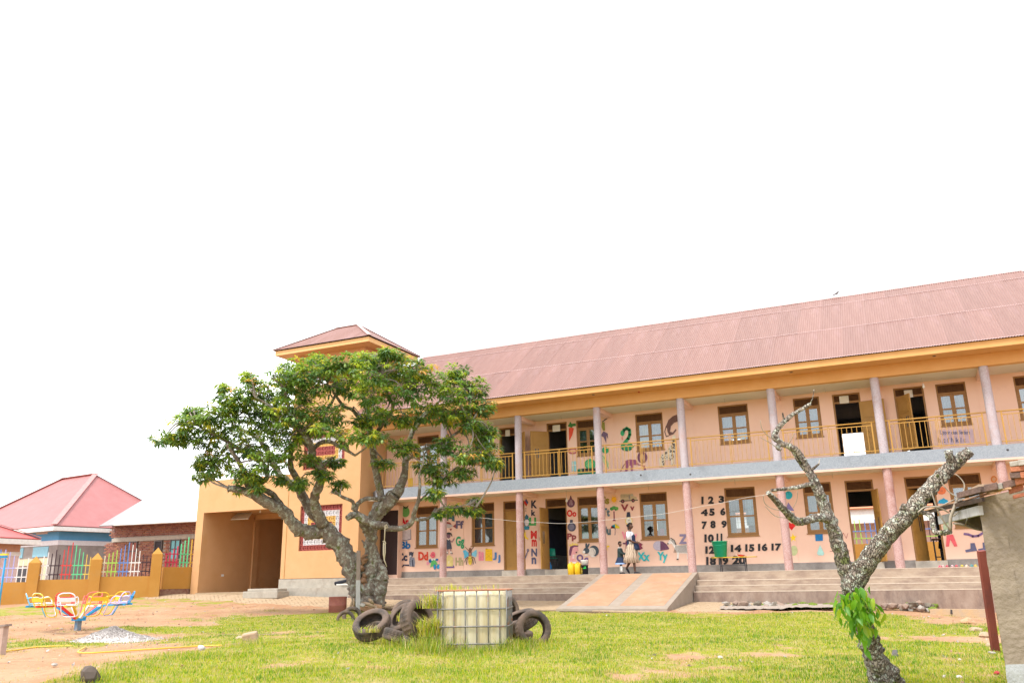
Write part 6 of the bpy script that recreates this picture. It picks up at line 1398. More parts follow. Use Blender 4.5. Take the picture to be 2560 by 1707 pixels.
def loft(rings, seg=20, wave=0, nw=9, cap=True):
    mb = MB()
    for k, (cx, cy, cz, rx, ry) in enumerate(rings):
        for i in range(seg):
            an = 2 * math.pi * i / seg; q = 1 + wave * (k / (len(rings) - 1)) * math.sin(an * nw); mb.v.append((cx + rx * q * math.cos(an), cy + ry * q * math.sin(an), cz))
    for j in range(len(rings) - 1):
        for i in range(seg): mb.f.append((j * seg + i, j * seg + (i + 1) % seg, (j + 1) * seg + (i + 1) % seg, (j + 1) * seg + i)); mb.m.append(0); mb.sm.append(True)
    if cap: mb.f.append(tuple(range(seg))[::-1]); mb.m.append(0); mb.sm.append(False)
    return mb
def headmesh(s):
    """head facing +X, s = head height"""
    bm = bmesh.new(); bmesh.ops.create_uvsphere(bm, u_segments=24, v_segments=18, radius=.5)
    for v in bm.verts:
        x, y, z = v.co; v.co.x = x * .82 + (.03 if z < 0 else 0); v.co.y = y * .64 * (1 - .22 * max(0, -z * 2) ** 2); v.co.z = z
        if x > .36 and abs(y) < .09 and -.16 < z < .08: v.co.x += .075 * (1 - abs(y) / .09)      # nose
        if x > .3 and abs(y) < .14 and -.32 < z < -.2: v.co.x += .025                             # lips
        if x > .3 and .04 < abs(y) < .17 and .0 < z < .12: v.co.x -= .025                          # sockets
        v.co *= s
    me = bpy.data.meshes.new('head'); bm.to_mesh(me); bm.free(); [setattr(p, 'use_smooth', True) for p in me.polygons]; return me
def person_head(root, c, s, rz=0, hair='crop'):
    H = bpy.data.objects.new('head', headmesh(s)); H.data.materials.append(SKIN); C.objects.link(H); H.parent = root; H.location = c; H.rotation_euler.z = rz
    for sy in (-1, 1):
        for nm, m_, r_, p_ in (('eye', WHITEP, .045, (.375, .115 * sy, .04)), ('pupil', BLACKP, .028, (.405, .118 * sy, .04))):
            mb = MB(); mb.lathe([(0, -r_ * s), (r_ * s * .7, -r_ * s * .7), (r_ * s, 0), (r_ * s * .7, r_ * s * .7), (0, r_ * s)], 8); o = bpy.data.objects.new(nm, mb.mesh(nm, m_)); C.objects.link(o); o.parent = H; o.location = [v * s for v in p_]
        mb = MB(); mb.lathe([(0, -.02 * s), (.07 * s, -.01 * s), (.085 * s, .02 * s), (.04 * s, .03 * s), (0, .02 * s)], 10); o = bpy.data.objects.new('ear', mb.mesh('ear', SKIN)); C.objects.link(o); o.parent = H; o.location = (-.02 * s, .325 * s * sy, .0); o.rotation_euler.x = -sy * 1.4
    bm = bmesh.new(); bmesh.ops.create_uvsphere(bm, u_segments=22, v_segments=16, radius=.54)
    rem = [v for v in bm.verts if v.co.z < -.18 or (v.co.x > .12 and v.co.z < .22) or (v.co.x > .0 and v.co.z < 0)]
    bmesh.ops.delete(bm, geom=rem, context='VERTS')
    for v in bm.verts: v.co.x *= .84; v.co.y *= .67; v.co *= s
    me = bpy.data.meshes.new('hair'); bm.to_mesh(me); bm.free(); me.materials.append(HAIRM); o = bpy.data.objects.new('hair', me); C.objects.link(o); o.parent = H
    sm = o.modifiers.new('thick', 'SOLIDIFY'); sm.thickness = .04 * s; sm.offset = 1
    if hair == 'bun':
        mb = MB(); mb.lathe([(0, -.2 * s), (.13 * s, -.14 * s), (.2 * s, 0), (.14 * s, .14 * s), (0, .19 * s)], 12); o = bpy.data.objects.new('hair_bun', mb.mesh('hair_bun', HAIRM)); C.objects.link(o); o.parent = H; o.location = (-.44 * s, 0, .12 * s); o.rotation_euler.y = -.9
    return H
def hand(V, E, wrist, d, side, s=1.0, curl=.3):
    """palm and five bent fingers grown from the wrist vertex; d = pointing direction"""
    w_ = Vector(V[wrist][:3]); d = Vector(d).normalized(); sd2 = d.cross(Vector((0, 0, 1))).normalized() * side; up = sd2.cross(d)
    V.append((*(w_ + d * .05 * s), .030 * s, .016 * s)); pi = len(V) - 1; E.append((wrist, pi))
    for k, (o_, l_) in enumerate([(-.027, .065), (-.010, .075), (.008, .070), (.025, .055)]):
        p0 = w_ + d * .085 * s + up * o_ * s; p1 = p0 + d * l_ * .5 * s; p2 = p1 + (d * .7 + sd2 * curl).normalized() * l_ * .5 * s
        V += [(*p0, .009 * s), (*p1, .008 * s), (*p2, .006 * s)]; n = len(V); E += [(pi, n - 3), (n - 3, n - 2), (n - 2, n - 1)]
    p0 = w_ + d * .04 * s + up * .03 * s; p1 = p0 + (d * .5 + up * .8).normalized() * .035 * s; p2 = p1 + (d * .9 + up * .2).normalized() * .025 * s
    V += [(*p0, .011 * s), (*p1, .009 * s), (*p2, .007 * s)]; n = len(V); E += [(pi, n - 3), (n - 3, n - 2), (n - 2, n - 1)]
YPER = 28.98
# woman walking to the right
pw = PY(1581, 1432, YPER); woman = empty('person', Vector((pw.x, YPER, Z0)), 'woman with hair bun, navy waistcoat and striped beige skirt striding past the wall paintings', 'person')
V = [(.04, 0, .92, .13, .12), (.02, 0, 1.08, .11, .13), (.01, 0, 1.27, .12, .15), (-.01, 0, 1.40, .08, .12), (-.015, 0, 1.47, .045), (0, 0, 1.54, .05)]
E = [(0, 1), (1, 2), (2, 3), (3, 4), (4, 5)]
V += [(.04, -.09, .86, .09), (.11, -.08, .47, .058), (.115, -.08, .28, .05), (.12, -.08, .09, .034), (.16, -.08, .04, .032), (.25, -.08, .025, .022)]; E += [(0, 6), (6, 7), (7, 8), (8, 9), (9, 10), (10, 11)]
V += [(.03, .09, .86, .09), (-.06, .08, .47, .058), (-.14, .08, .33, .05), (-.23, .08, .19, .034), (-.21, .08, .13, .032), (-.17, .08, .05, .022)]; E += [(0, 12), (12, 13), (13, 14), (14, 15), (15, 16), (16, 17)]
V += [(-.01, -.17, 1.36, .055), (.01, -.19, 1.14, .045), (.13, -.18, 1.07, .034), (.23, -.15, 1.05, .024)]; E += [(3, 18), (18, 19), (19, 20), (20, 21)]
V += [(-.01, .17, 1.36, .055), (-.06, .20, 1.13, .045), (-.12, .18, .98, .034), (-.17, .16, .86, .024)]; E += [(3, 22), (22, 23), (23, 24), (24, 25)]
hand(V, E, 21, (.95, .25, -.1), 1); hand(V, E, 25, (-.3, -.1, -.95), 1)
skinmesh('body', V, E, SKIN, woman)
person_head(woman, (.012, 0, 1.625), .225, 0, 'bun')
def cloth(mb, name, mt, root): o = bpy.data.objects.new(name, mb.mesh(name, mt)); C.objects.link(o); o.parent = root; return o
WB = flat('white_blouse', (.72, .72, .78)); NV = mat('navy_cloth', (.014, .025, .06), (.02, .034, .08), scale=9)
cloth(loft([(.04, 0, .86, .165, .17), (.03, 0, 1.0, .145, .16), (.015, 0, 1.12, .135, .155), (.01, 0, 1.28, .145, .185), (-.005, 0, 1.38, .12, .19), (-.012, 0, 1.44, .07, .10), (-.012, 0, 1.465, .055, .06)]), 'blouse', WB, woman)
for sy, pts in ((-1, [(-.01, -.15, 1.40), (-.012, -.20, 1.30), (.005, -.205, 1.15)]), (1, [(-.01, .15, 1.40), (-.02, .20, 1.30), (-.05, .215, 1.15)])): cloth(MB().tube(pts, [.075, .078, .07], 12), 'sleeve', WB, woman)
vt = loft([(.03, 0, .86, .185, .165), (.025, 0, 1.0, .165, .165), (.015, 0, 1.13, .155, .162), (.01, 0, 1.28, .16, .178), (-.005, 0, 1.40, .10, .12)], 24, cap=False)
vt.f = [f for f in vt.f if not (abs(vt.v[f[0]][0] - .02) < .055 and abs(vt.v[f[2]][0] - .02) < .09)]; vt.m = [0] * len(vt.f); vt.sm = [True] * len(vt.f)
ob = cloth(vt, 'waistcoat', NV, woman); sm_ = ob.modifiers.new('thick', 'SOLIDIFY'); sm_.thickness = .015
cloth(loft([(.21, -.02, .79, .115, .12), (.20, -.02, .86, .12, .13), (.19, -.02, .97, .10, .12), (.17, -.02, 1.06, .08, .10), (.15, -.02, 1.12, .03, .05)], 16), 'folded_cardigan', NV, woman)
SKT = bpy.data.materials.new('striped_skirt'); SKT.use_nodes = True; t = SKT.node_tree; b = t.nodes['Principled BSDF']; tcn = N('ShaderNodeTexCoord', t); wv = N('ShaderNodeTexWave', t); wv.inputs['Scale'].default_value = 4.5; wv.inputs['Distortion'].default_value = 6; wv.inputs['Detail'].default_value = 2; wv.bands_direction = 'X'
r = N('ShaderNodeValToRGB', t); r.color_ramp.elements[0].color = (.24, .17, .13, 1); r.color_ramp.elements[1].color = (.50, .40, .30, 1); r.color_ramp.elements[0].position = .08; r.color_ramp.elements[1].position = .3; t.links.new(tcn.outputs['Object'], wv.inputs[0]); t.links.new(wv.outputs[0], r.inputs[0]); t.links.new(r.outputs[0], b.inputs['Base Color']); b.inputs['Roughness'].default_value = .9
ob = cloth(loft([(.035, 0, 1.04, .13, .145), (.035, 0, .93, .17, .18), (.02, 0, .78, .20, .19), (-.01, 0, .58, .235, .20), (-.035, 0, .36, .275, .21)], 36, .09, 9, False), 'skirt', SKT, woman); sm_ = ob.modifiers.new('thick', 'SOLIDIFY'); sm_.thickness = .01
for x0, y, z0, rx in ((.20, -.08, .018, 0), (-.195, .08, .10, .95)): 
    mb = loft([(0, 0, 0, .125, .04), (0, 0, .018, .125, .042), (-.015, 0, .04, .10, .036), (-.05, 0, .06, .05, .033)], 16); ob = cloth(mb, 'shoe', BLACKP, woman); ob.location = (x0, y, z0 - .017 if not rx else z0 - .02); ob.rotation_euler.y = rx
# girl in uniform behind her
pg_ = PY(1554, 1432, YPER); girl = empty('person', Vector((pg_.x, YPER - .05, Z0)), 'small schoolgirl in dark cardigan, navy skirt and white socks holding the woman', 'person'); 
V = [(0, 0, .56, .085, .08), (0, 0, .68, .075, .085), (0, 0, .80, .08, .10), (0, 0, .87, .05, .08), (0, 0, .90, .03), (0, 0, .95, .035)]; E = [(0, 1), (1, 2), (2, 3), (3, 4), (4, 5)]
for sy, dx in ((-1, .05), (1, -.03)):
    n = len(V); V += [(dx * .3, .055 * sy, .50, .055), (dx * .7, .05 * sy, .28, .036), (dx, .05 * sy, .06, .024), (dx + .05, .05 * sy, .03, .022), (dx + .10, .05 * sy, .02, .016)]; E += [(0, n), (n, n + 1), (n + 1, n + 2), (n + 2, n + 3), (n + 3, n + 4)]
n = len(V); V += [(.01, -.11, .84, .036), (.06, -.13, .70, .03), (.17, -.08, .68, .024), (.24, -.02, .70, .018)]; E += [(3, n), (n, n + 1), (n + 1, n + 2), (n + 2, n + 3)]; hand(V, E, n + 3, (1, .3, .1), 1, .6)
n = len(V); V += [(.0, .11, .84, .036), (.05, .13, .71, .03), (.15, .12, .66, .024), (.21, .10, .66, .018)]; E += [(3, n), (n, n + 1), (n + 1, n + 2), (n + 2, n + 3)]; hand(V, E, n + 3, (1, 0, 0), -1, .6)
skinmesh('body', V, E, SKIN, girl); person_head(girl, (.01, 0, 1.02), .175, R_(-38))
CG = mat('dark_green_cardigan', (.02, .035, .037), (.03, .05, .048), scale=20); cloth(loft([(0, 0, .50, .115, .11), (0, 0, .62, .10, .105), (0, 0, .74, .095, .11), (0, 0, .83, .09, .125), (0, 0, .88, .05, .07)]), 'cardigan', CG, girl)
for pts in ([(.0, -.10, .86), (.02, -.13, .78), (.065, -.132, .70), (.17, -.08, .68), (.215, -.04, .69)], [(.0, .10, .86), (.01, .13, .78), (.055, .132, .71), (.15, .12, .66), (.19, .105, .66)]): cloth(MB().tube(pts, [.045, .045, .042, .035, .03], 12), 'sleeve', CG, girl)
cloth(loft([(0, 0, .875, .045, .055), (0, 0, .90, .06, .07), (0, 0, .885, .075, .085)], 14), 'collar', WHITEP, girl)
cloth(loft([(0, 0, .56, .11, .11), (.0, 0, .46, .15, .135), (.0, 0, .37, .185, .155)], 36, .06, 12, False), 'skirt', NV, girl); cloth(loft([(.0, 0, .37, .19, .158), (.0, 0, .325, .20, .17)], 36, .05, 12, False), 'skirt_hem', flat('light_blue_hem', (.26, .40, .70)), girl)
for sy, dx in ((-1, .05), (1, -.03)):
    cloth(MB().tube([(dx * .75, .05 * sy, .27), (dx * .85, .05 * sy, .16), (dx, .05 * sy, .05)], [.040, .036, .030], 12), 'sock', WHITEP, girl)
    mb = loft([(0, 0, 0, .085, .034), (0, 0, .02, .085, .035), (-.01, 0, .045, .06, .030)], 14); ob = cloth(mb, 'shoe', BLACKP, girl); ob.location = (dx + .035, .05 * sy, .003)
# pupil seated at the desk inside the right room
qs = PY(2352, 1399, 31.9); pup = empty('person', Vector((qs.x + .12, 31.95, ZI)), 'pupil sitting at the dark desk inside the right doorway, seen in silhouette', 'person')
V = [(0, 0, .50, .10, .09), (.02, 0, .66, .09, .10), (.04, 0, .82, .09, .12), (.05, 0, .89, .04), (.06, 0, .95, .04)]; E = [(0, 1), (1, 2), (2, 3), (3, 4)]
for sy in (-1, 1):
    n = len(V); V += [(.08, .07 * sy, .48, .06), (.32, .08 * sy, .47, .045), (.33, .08 * sy, .24, .035), (.32, .08 * sy, .05, .025), (.40, .08 * sy, .03, .02)]; E += [(0, n), (n, n + 1), (n + 1, n + 2), (n + 2, n + 3), (n + 3, n + 4)]
    n = len(V); V += [(.05, .13 * sy, .84, .04), (.14, .17 * sy, .70, .03), (.30, .08 * sy, .75, .02)]; E += [(2, n), (n, n + 1), (n + 1, n + 2)]; hand(V, E, n + 2, (1, -.2 * sy, 0), sy, .7)
skinmesh('body', V, E, SKIN, pup); person_head(pup, (.08, 0, 1.03), .185); cloth(loft([(0, 0, .42, .14, .14), (.01, 0, .6, .12, .13), (.04, 0, .82, .11, .15), (.05, 0, .89, .05, .06)]), 'sweater', NV, pup); cloth(loft([(.05, 0, .40, .18, .15), (.1, 0, .50, .20, .16), (.06, 0, .56, .10, .12)]), 'skirt', NV, pup)
# ================================================================== WALL PAINTINGS
PYW = WY - .016
cA = (900, 1180, 4.055); cB = (1380, 1180, 4.355); cC = (1720, 1160, 3.919); cD = (1400, 960, 4.704); cE = (1460, 960, 5.807); cF = (1370, 1190, 6.03); cG = (1100, 1220, 6.817); cH = (2060, 1180, 4.126); cI = (1690, 1180, 5.807); cK = (2220, 900, 6.271); cN = (1000, 960, 4.704); cQ = (980, 1230, 7.468)
PC = {}
def pcol(c):
    if c not in PC:
        n = 'mural_paint_%02d' % len(PC); PC[c] = mat(n, c, tuple(min(1, v * 1.15 + .02) for v in c), scale=14, rough=.7)
    return PC[c]
NVY = (.025, .03, .065); RED_ = (.58, .025, .02); BLU = (.01, .12, .32); GRN_ = (.03, .27, .11); SLT = (.10, .10, .18); MRN = (.26, .05, .055); BLK = (.018, .018, .022); TEA = (.04, .42, .44); PNK = (.78, .24, .32); ORG = (.78, .36, .02); YEL = (.80, .55, .03); WHT = (.72, .68, .64); PUR = (.16, .09, .22)
class Pic:
    def __init__(s, name, crop): s.n = name; s.c = crop; s.mb = MB(); s.L = 0
    def w(s, x, y): ox, oy, k = s.c; p = PY(ox + x / k, oy + y / k, PYW - .0012 * s.L); return p
    def poly(s, col, *pts):
        s.mb.add([s.w(*p) for p in pts], [tuple(range(len(pts)))], pcol(col)); s.L += 1; return s
    def el(s, col, cx, cy, rx, ry, a0=0, a1=360, n=20, rot=0):
        cr, sr = math.cos(R_(rot)), math.sin(R_(rot)); q = []
        for i in range(n + (a1 - a0 < 360)):
            an = R_(a0 + (a1 - a0) * i / n); x, y = rx * math.cos(an), ry * math.sin(an); q.append((cx + x * cr - y * sr, cy + x * sr + y * cr))
        return s.poly(col, *q)
    def ln(s, col, w_, *pts):
        P = [Vector((p[0], p[1], 0)) for p in pts]
        for a, b_ in zip(P, P[1:]):
            d = (b_ - a).normalized(); nn = Vector((-d.y, d.x, 0)) * w_ / 2; e = d * w_ * .3
            s.mb.add([s.w(*(a - e + nn)[:2]), s.w(*(b_ + e + nn)[:2]), s.w(*(b_ + e - nn)[:2]), s.w(*(a - e - nn)[:2])], [(0, 1, 2, 3)], pcol(col))
        s.L += 1; return s
    def done(s): return s.mb.build(s.n, None, school)
def letters(txt, crop, x0, y0, x1, y1, col, off=.035, name='painted_letters'):
    cu = bpy.data.curves.new('t', 'FONT'); cu.body = txt; cu.size = 1; cu.offset = off + .012; cu.resolution_u = 3; cu.fill_mode = 'FRONT'
    o = bpy.data.objects.new('t', cu); me = bpy.data.meshes.new_from_object(o); bpy.data.objects.remove(o)
    n = len(me.vertices); co = np.empty(n * 3); me.vertices.foreach_get('co', co); co = co.reshape(-1, 3); mn, mxx = co.min(0), co.max(0); ox, oy, k = crop
    out = np.empty((n, 3))
    for i in range(n):
        u = (co[i, 0] - mn[0]) / (mxx[0] - mn[0]); v = (co[i, 1] - mn[1]) / (mxx[1] - mn[1])
        lean = 0
        p = PY(ox + (x0 + (x1 - x0) * u) / k, oy + (y1 + (y0 - y1) * v) / k, PYW - .003); out[i] = p
    me.vertices.foreach_set('co', out.ravel()); me.name = name; me.materials.clear(); me.materials.append(pcol(col)); ob = bpy.data.objects.new(name, me); put(ob, school); return ob
for a in [('Aa', cQ, 130, 475, 335, 612, (.48, .005, .02)), ('Bb', cQ, 152, 910, 345, 1055, BLU), ('Cc', cQ, 105, 1130, 285, 1280, NVY), ('Dd', cQ, 490, 1110, 672, 1270, (.62, .06, .03)), ('Ee', cQ, 1195, 240, 1335, 370, BLU), ('Ff', cQ, 1192, 530, 1338, 675, (.11, .09, .16)),
          ('Gg', cQ, 1190, 820, 1348, 1055, GRN_), ('Hh', cQ, 1185, 1215, 1332, 1365, (.40, .34, .17)), ('Ii', cG, 655, 1075, 745, 1230, PNK), ('J', cG, 900, 1090, 965, 1222, (.07, .18, .40)), ('j', cG, 980, 1130, 1030, 1272, (.07, .18, .40)), ('K', cG, 1553, 205, 1655, 340, NVY), ('k', cG, 1553, 365, 1630, 470, NVY),
          ('Ll', cG, 1518, 495, 1637, 635, (.06, .32, .08)), ('M', cG, 1545, 720, 1650, 860, RED_), ('m', cG, 1560, 870, 1650, 990, RED_), ('N', cG, 1555, 1025, 1655, 1160, SLT), ('n', cG, 1560, 1175, 1640, 1290, SLT), ('Oo', cF, 283, 505, 428, 610, RED_), ('Pp', cF, 288, 858, 428, 978, MRN), ('Q', cF, 430, 1175, 532, 1302, PUR), ('q', cF, 545, 1222, 605, 1320, PUR),
          ('Ss', cF, 800, 298, 925, 420, (.28, .22, .04)), ('Tt', cF, 815, 478, 932, 605, (.10, .16, .20)), ('Uu', cF, 800, 755, 947, 885, (.07, .12, .14)), ('V', cF, 1095, 420, 1215, 527, MRN), ('v', cF, 1235, 452, 1305, 520, MRN), ('Ww', cB, 758, 645, 925, 730, PNK), ('Rr', cF, 780, 1012, 930, 1112, YEL), ('Xx', cB, 925, 868, 1065, 965, TEA), ('Yy', cB, 1145, 865, 1258, 985, TEA), ('Zz', cB, 1380, 672, 1530, 780, (.22, .19, .30))]: letters(*a)
for a in [('1', 368, 352, 400, 465), ('2', 465, 350, 548, 458), ('3', 618, 340, 700, 445), ('4', 360, 535, 462, 632), ('5', 482, 525, 562, 630), ('6', 642, 515, 718, 625), ('7', 372, 712, 450, 825), ('8', 498, 700, 575, 812), ('9', 658, 700, 738, 808), ('10', 412, 897, 548, 1018), ('11', 588, 888, 672, 998), ('12', 425, 1070, 565, 1180), ('13', 600, 1062, 740, 1165),
          ('14', 795, 1050, 948, 1155), ('15', 1005, 1042, 1138, 1150), ('16', 1190, 1032, 1328, 1142), ('17', 1385, 1032, 1528, 1138), ('18', 437, 1225, 580, 1350), ('19', 620, 1228, 760, 1345), ('20', 815, 1210, 1015, 1342)]: letters(a[0], cI, *a[1:], BLK, .045, 'painted_number')
Pic('writing_panel', cK).poly((.58, .42, .45), (745, 1095), (1335, 1080), (1350, 1310), (785, 1325)).done()
letters('Upper case letters', cK, 812, 1100, 1285, 1178, SLT, .012, 'painted_writing'); letters('b c f h k l t', cK, 785, 1210, 1218, 1290, SLT, .012, 'painted_writing')
Pic('painted_apple', cQ).el((.12, .33, .09), 250, 365, 78, 98).poly(BLK, (200, 245), (255, 285), (250, 312), (225, 290)).poly(BLK, (312, 238), (250, 290), (258, 308), (295, 280)).done()
p = Pic('painted_book', cQ).poly((.06, .10, .18), (138, 705), (243, 722), (352, 690), (355, 880), (243, 902), (146, 886)).poly((.50, .44, .46), (148, 700), (242, 712), (242, 888), (153, 872)).poly((.54, .48, .50), (244, 712), (345, 690), (346, 866), (244, 888))
for i in range(6): p.ln((.20, .16, .2), 3, (162, 735 + i * 22), (232, 745 + i * 22)); p.ln((.20, .16, .2), 3, (255, 748 + i * 22), (335, 732 + i * 22))
p.done()
Pic('painted_cat', cQ).poly((.22, .24, .30), (330, 1210), (415, 1215), (430, 1300), (425, 1385), (330, 1380), (318, 1300)).poly(NVY, (178, 1400), (210, 1345), (322, 1345), (320, 1374), (228, 1368), (200, 1398)).el((.05, .06, .09), 356, 1160, 40, 52).poly((.05, .06, .09), (320, 1145), (314, 1108), (345, 1128)).poly((.05, .06, .09), (375, 1130), (408, 1106), (392, 1150)).el((.5, .5, .54), 345, 1190, 20, 18).ln(NVY, 7, (330, 1250), (350, 1255)).ln(NVY, 7, (328, 1290), (352, 1292)).ln(NVY, 7, (330, 1330), (352, 1335)).poly(NVY, (372, 1260), (388, 1250), (400, 1385), (378, 1385)).done()
Pic('painted_doll', cQ).poly((.10, .42, .12), (745, 1250), (805, 1250), (850, 1345), (712, 1400)).el(BLU, 712, 1280, 26, 38).el(BLU, 838, 1256, 30, 22).el((.70, .12, .16), 765, 1168, 44, 60).el((.70, .12, .16), 722, 1180, 12, 16).el(WHT, 750, 1255, 18, 18).el(WHT, 795, 1250, 20, 18).el(BLK, 752, 1150, 5, 6).el(BLK, 778, 1150, 5, 6).el(BLK, 764, 1172, 10, 6).el((.75, .30, .38), 665, 1325, 22, 32).el((.75, .30, .38), 870, 1280, 14, 22).el(BLU, 797, 1392, 24, 50).el((.02, .28, .50), 797, 1392, 15, 40).el(BLU, 866, 1385, 32, 46, rot=20).el((.02, .28, .50), 866, 1385, 22, 36, rot=20).done()
Pic('painted_elephant', cQ).el((.06, .13, .13), 1085, 440, 80, 62).poly((.06, .13, .13), (1020, 430), (1050, 430), (1050, 530), (1025, 530)).poly((.06, .13, .13), (1120, 460), (1165, 460), (1168, 545), (1115, 535)).poly((.06, .13, .13), (900, 400), (985, 380), (985, 480), (880, 480)).done()
Pic('painted_fish', cQ).poly((.44, .40, .38), (1000, 590), (1075, 575), (1140, 630), (1070, 665), (1000, 660)).poly(MRN, (1000, 545), (1085, 562), (1112, 602), (1010, 585)).poly(MRN, (1135, 635), (1192, 585), (1205, 682)).poly(MRN, (1070, 680), (1122, 676), (1098, 720)).done()
Pic('painted_girl', cQ).poly((.05, .06, .09), (1000, 880), (1085, 880), (1120, 1052), (990, 1072)).el((.17, .09, .12), 1055, 812, 36, 50).poly(BLK, (1010, 800), (1015, 755), (1060, 745), (1108, 760), (1126, 825), (1108, 815), (1095, 785), (1030, 785)).ln((.34, .18, .18), 20, (1092, 905), (1120, 928), (1160, 862)).ln((.34, .18, .18), 20, (1040, 1070), (1040, 1115)).ln((.34, .18, .18), 20, (1092, 1060), (1098, 1108)).ln(WHT, 24, (1032, 1110), (1028, 1138)).ln(WHT, 24, (1098, 1108), (1110, 1135)).ln(BLK, 14, (1020, 1145), (1045, 1142)).ln(BLK, 14, (1095, 1142), (1132, 1140)).poly(WHT, (1028, 878), (1075, 876), (1055, 895)).done()
Pic('painted_house', cQ).poly((.66, .54, .20), (1010, 1210), (1065, 1165), (1138, 1218), (1138, 1380), (1010, 1380)).poly(PUR, (1005, 1380), (1162, 1380), (1162, 1410), (1005, 1410)).poly(PUR, (1138, 1350), (1160, 1380), (1138, 1380)).poly((.72, .62, .36), (1045, 1275), (1075, 1275), (1075, 1325), (1045, 1325)).done()
p = Pic('painted_bee', cG).poly((.10, .42, .60), (388, 1065), (430, 1045), (495, 1108), (485, 1150), (412, 1200), (412, 1140)).poly((.20, .52, .66), (535, 1110), (622, 1040), (628, 1110), (612, 1172), (545, 1150)).ln((.08, .03, .02), 9, (492, 1065), (432, 1002)).ln((.08, .03, .02), 9, (530, 1060), (575, 995))
for q in ([(485, 1170), (445, 1190), (420, 1255)], [(485, 1185), (460, 1210), (448, 1300)], [(540, 1170), (580, 1185), (606, 1275)], [(540, 1185), (560, 1230), (570, 1290)]): p.ln(BLK, 9, *q)
p.el((.16, .06, .05), 512, 1110, 27, 66).el((.20, .09, .05), 512, 1042, 24, 30).el((.45, .25, .15), 512, 1120, 14, 30).el((.72, .52, .05), 512, 1230, 34, 76)
for y in (1190, 1215, 1240, 1265): p.ln((.20, .12, .02), 6, (484, y), (540, y))
p.done()
Pic('painted_jerrycan', cG).poly((.78, .46, .01), (772, 1035), (800, 1026), (888, 1036), (893, 1238), (772, 1236)).ln((.55, .30, .01), 8, (800, 1070), (860, 1070)).ln((.55, .30, .01), 6, (790, 1110), (870, 1190)).ln((.55, .30, .01), 6, (870, 1110), (790, 1190)).ln((.2, .1, .02), 10, (780, 1030), (808, 1030)).done()
Pic('painted_kite', cG).poly(RED_, (1468, 175), (1508, 240), (1468, 310), (1428, 240)).poly((.08, .10, .24), (1468, 178), (1448, 210), (1488, 275), (1506, 240)).ln(BLK, 4, (1468, 175), (1468, 310)).ln(BLK, 6, (1450, 345), (1472, 340)).ln(BLK, 6, (1450, 370), (1470, 362)).ln(BLK, 6, (1450, 392), (1470, 388)).done()
Pic('painted_lantern', cG).el((.05, .12, .16), 1478, 575, 46, 82).el((.58, .52, .54), 1478, 580, 36, 66).poly((.03, .13, .19), (1476, 440), (1512, 485), (1496, 530), (1456, 530), (1442, 485)).poly((.02, .20, .30), (1435, 645), (1522, 645), (1518, 705), (1438, 705)).done()
Pic('painted_moon', cG).poly(YEL, (1470, 730), (1440, 760), (1435, 810), (1455, 855), (1490, 872), (1515, 860), (1480, 835), (1462, 800), (1460, 765)).done()
Pic('painted_spoon', cG).ln(SLT, 17, (1453, 1188), (1492, 1075)).el(SLT, 1497, 1055, 22, 24).el((.35, .28, .3), 1499, 1055, 10, 11).done()
Pic('painted_onion', cF).el((.14, .055, .11), 345, 405, 60, 64).poly((.14, .055, .11), (320, 355), (337, 290), (345, 290), (368, 355)).poly((.38, .24, .30), (320, 430), (335, 350), (342, 350), (338, 440)).poly((.38, .24, .30), (352, 440), (352, 350), (362, 355), (372, 430)).done()
Pic('painted_pot', cF).el((.06, .06, .10), 358, 765, 64, 66).poly((.06, .06, .10), (330, 655), (374, 655), (374, 710), (330, 710)).el((.15, .14, .20), 352, 765, 46, 50).done()
Pic('painted_queen', cF).poly((.72, .33, .34), (372, 1060), (440, 1060), (462, 1120), (440, 1135), (436, 1165), (390, 1180), (400, 1240), (440, 1300), (325, 1300), (345, 1200), (355, 1120)).poly((.16, .05, .10), (320, 1190), (318, 1120), (335, 1060), (355, 1025), (455, 1030), (455, 1060), (400, 1062), (372, 1080), (358, 1140), (345, 1195)).poly((.72, .52, .12), (318, 1045), (330, 1010), (352, 1030), (370, 995), (392, 1022), (418, 998), (430, 1025), (452, 1010), (450, 1042), (395, 1035), (340, 1055)).poly(BLK, (412, 1142), (440, 1136), (438, 1155), (420, 1156)).poly((.85, .62, .60), (372, 1175), (400, 1180), (395, 1240), (365, 1235)).poly(WHT, (318, 1285), (420, 1285), (420, 1310), (318, 1310)).done()
Pic('painted_rabbit', cF).el((.05, .07, .09), 690, 1125, 76, 84).el((.62, .56, .50), 660, 1140, 60, 66).el((.05, .07, .09), 578, 1120, 46, 46).el((.05, .07, .09), 577, 1045, 15, 40).el((.05, .07, .09), 606, 1045, 13, 40, rot=25).el(WHT, 540, 1140, 22, 22).ln((.2, .2, .2), 5, (680, 1100), (700, 1150), (690, 1190)).el(WHT, 575, 1190, 26, 9).el(WHT, 680, 1208, 34, 9).done()
p = Pic('painted_sun', cF)
for i in range(12): p.ln((.78, .42, .02), 6, (995, 350), (995 + 62 * math.cos(i * .5236), 350 + 78 * math.sin(i * .5236)))
p.el((.78, .40, .01), 995, 350, 38, 42).done()
Pic('painted_tree', cF).poly((.22, .05, .08), (985, 520), (1003, 520), (1008, 640), (1022, 675), (972, 675), (988, 640)).el((.05, .22, .05), 960, 490, 28, 26).el((.07, .28, .06), 995, 470, 34, 22).el((.12, .36, .07), 1035, 485, 28, 26).el((.05, .22, .05), 1005, 505, 28, 16).el((.72, .40, .36), 995, 515, 18, 14).done()
p = Pic('painted_umbrella', cF)
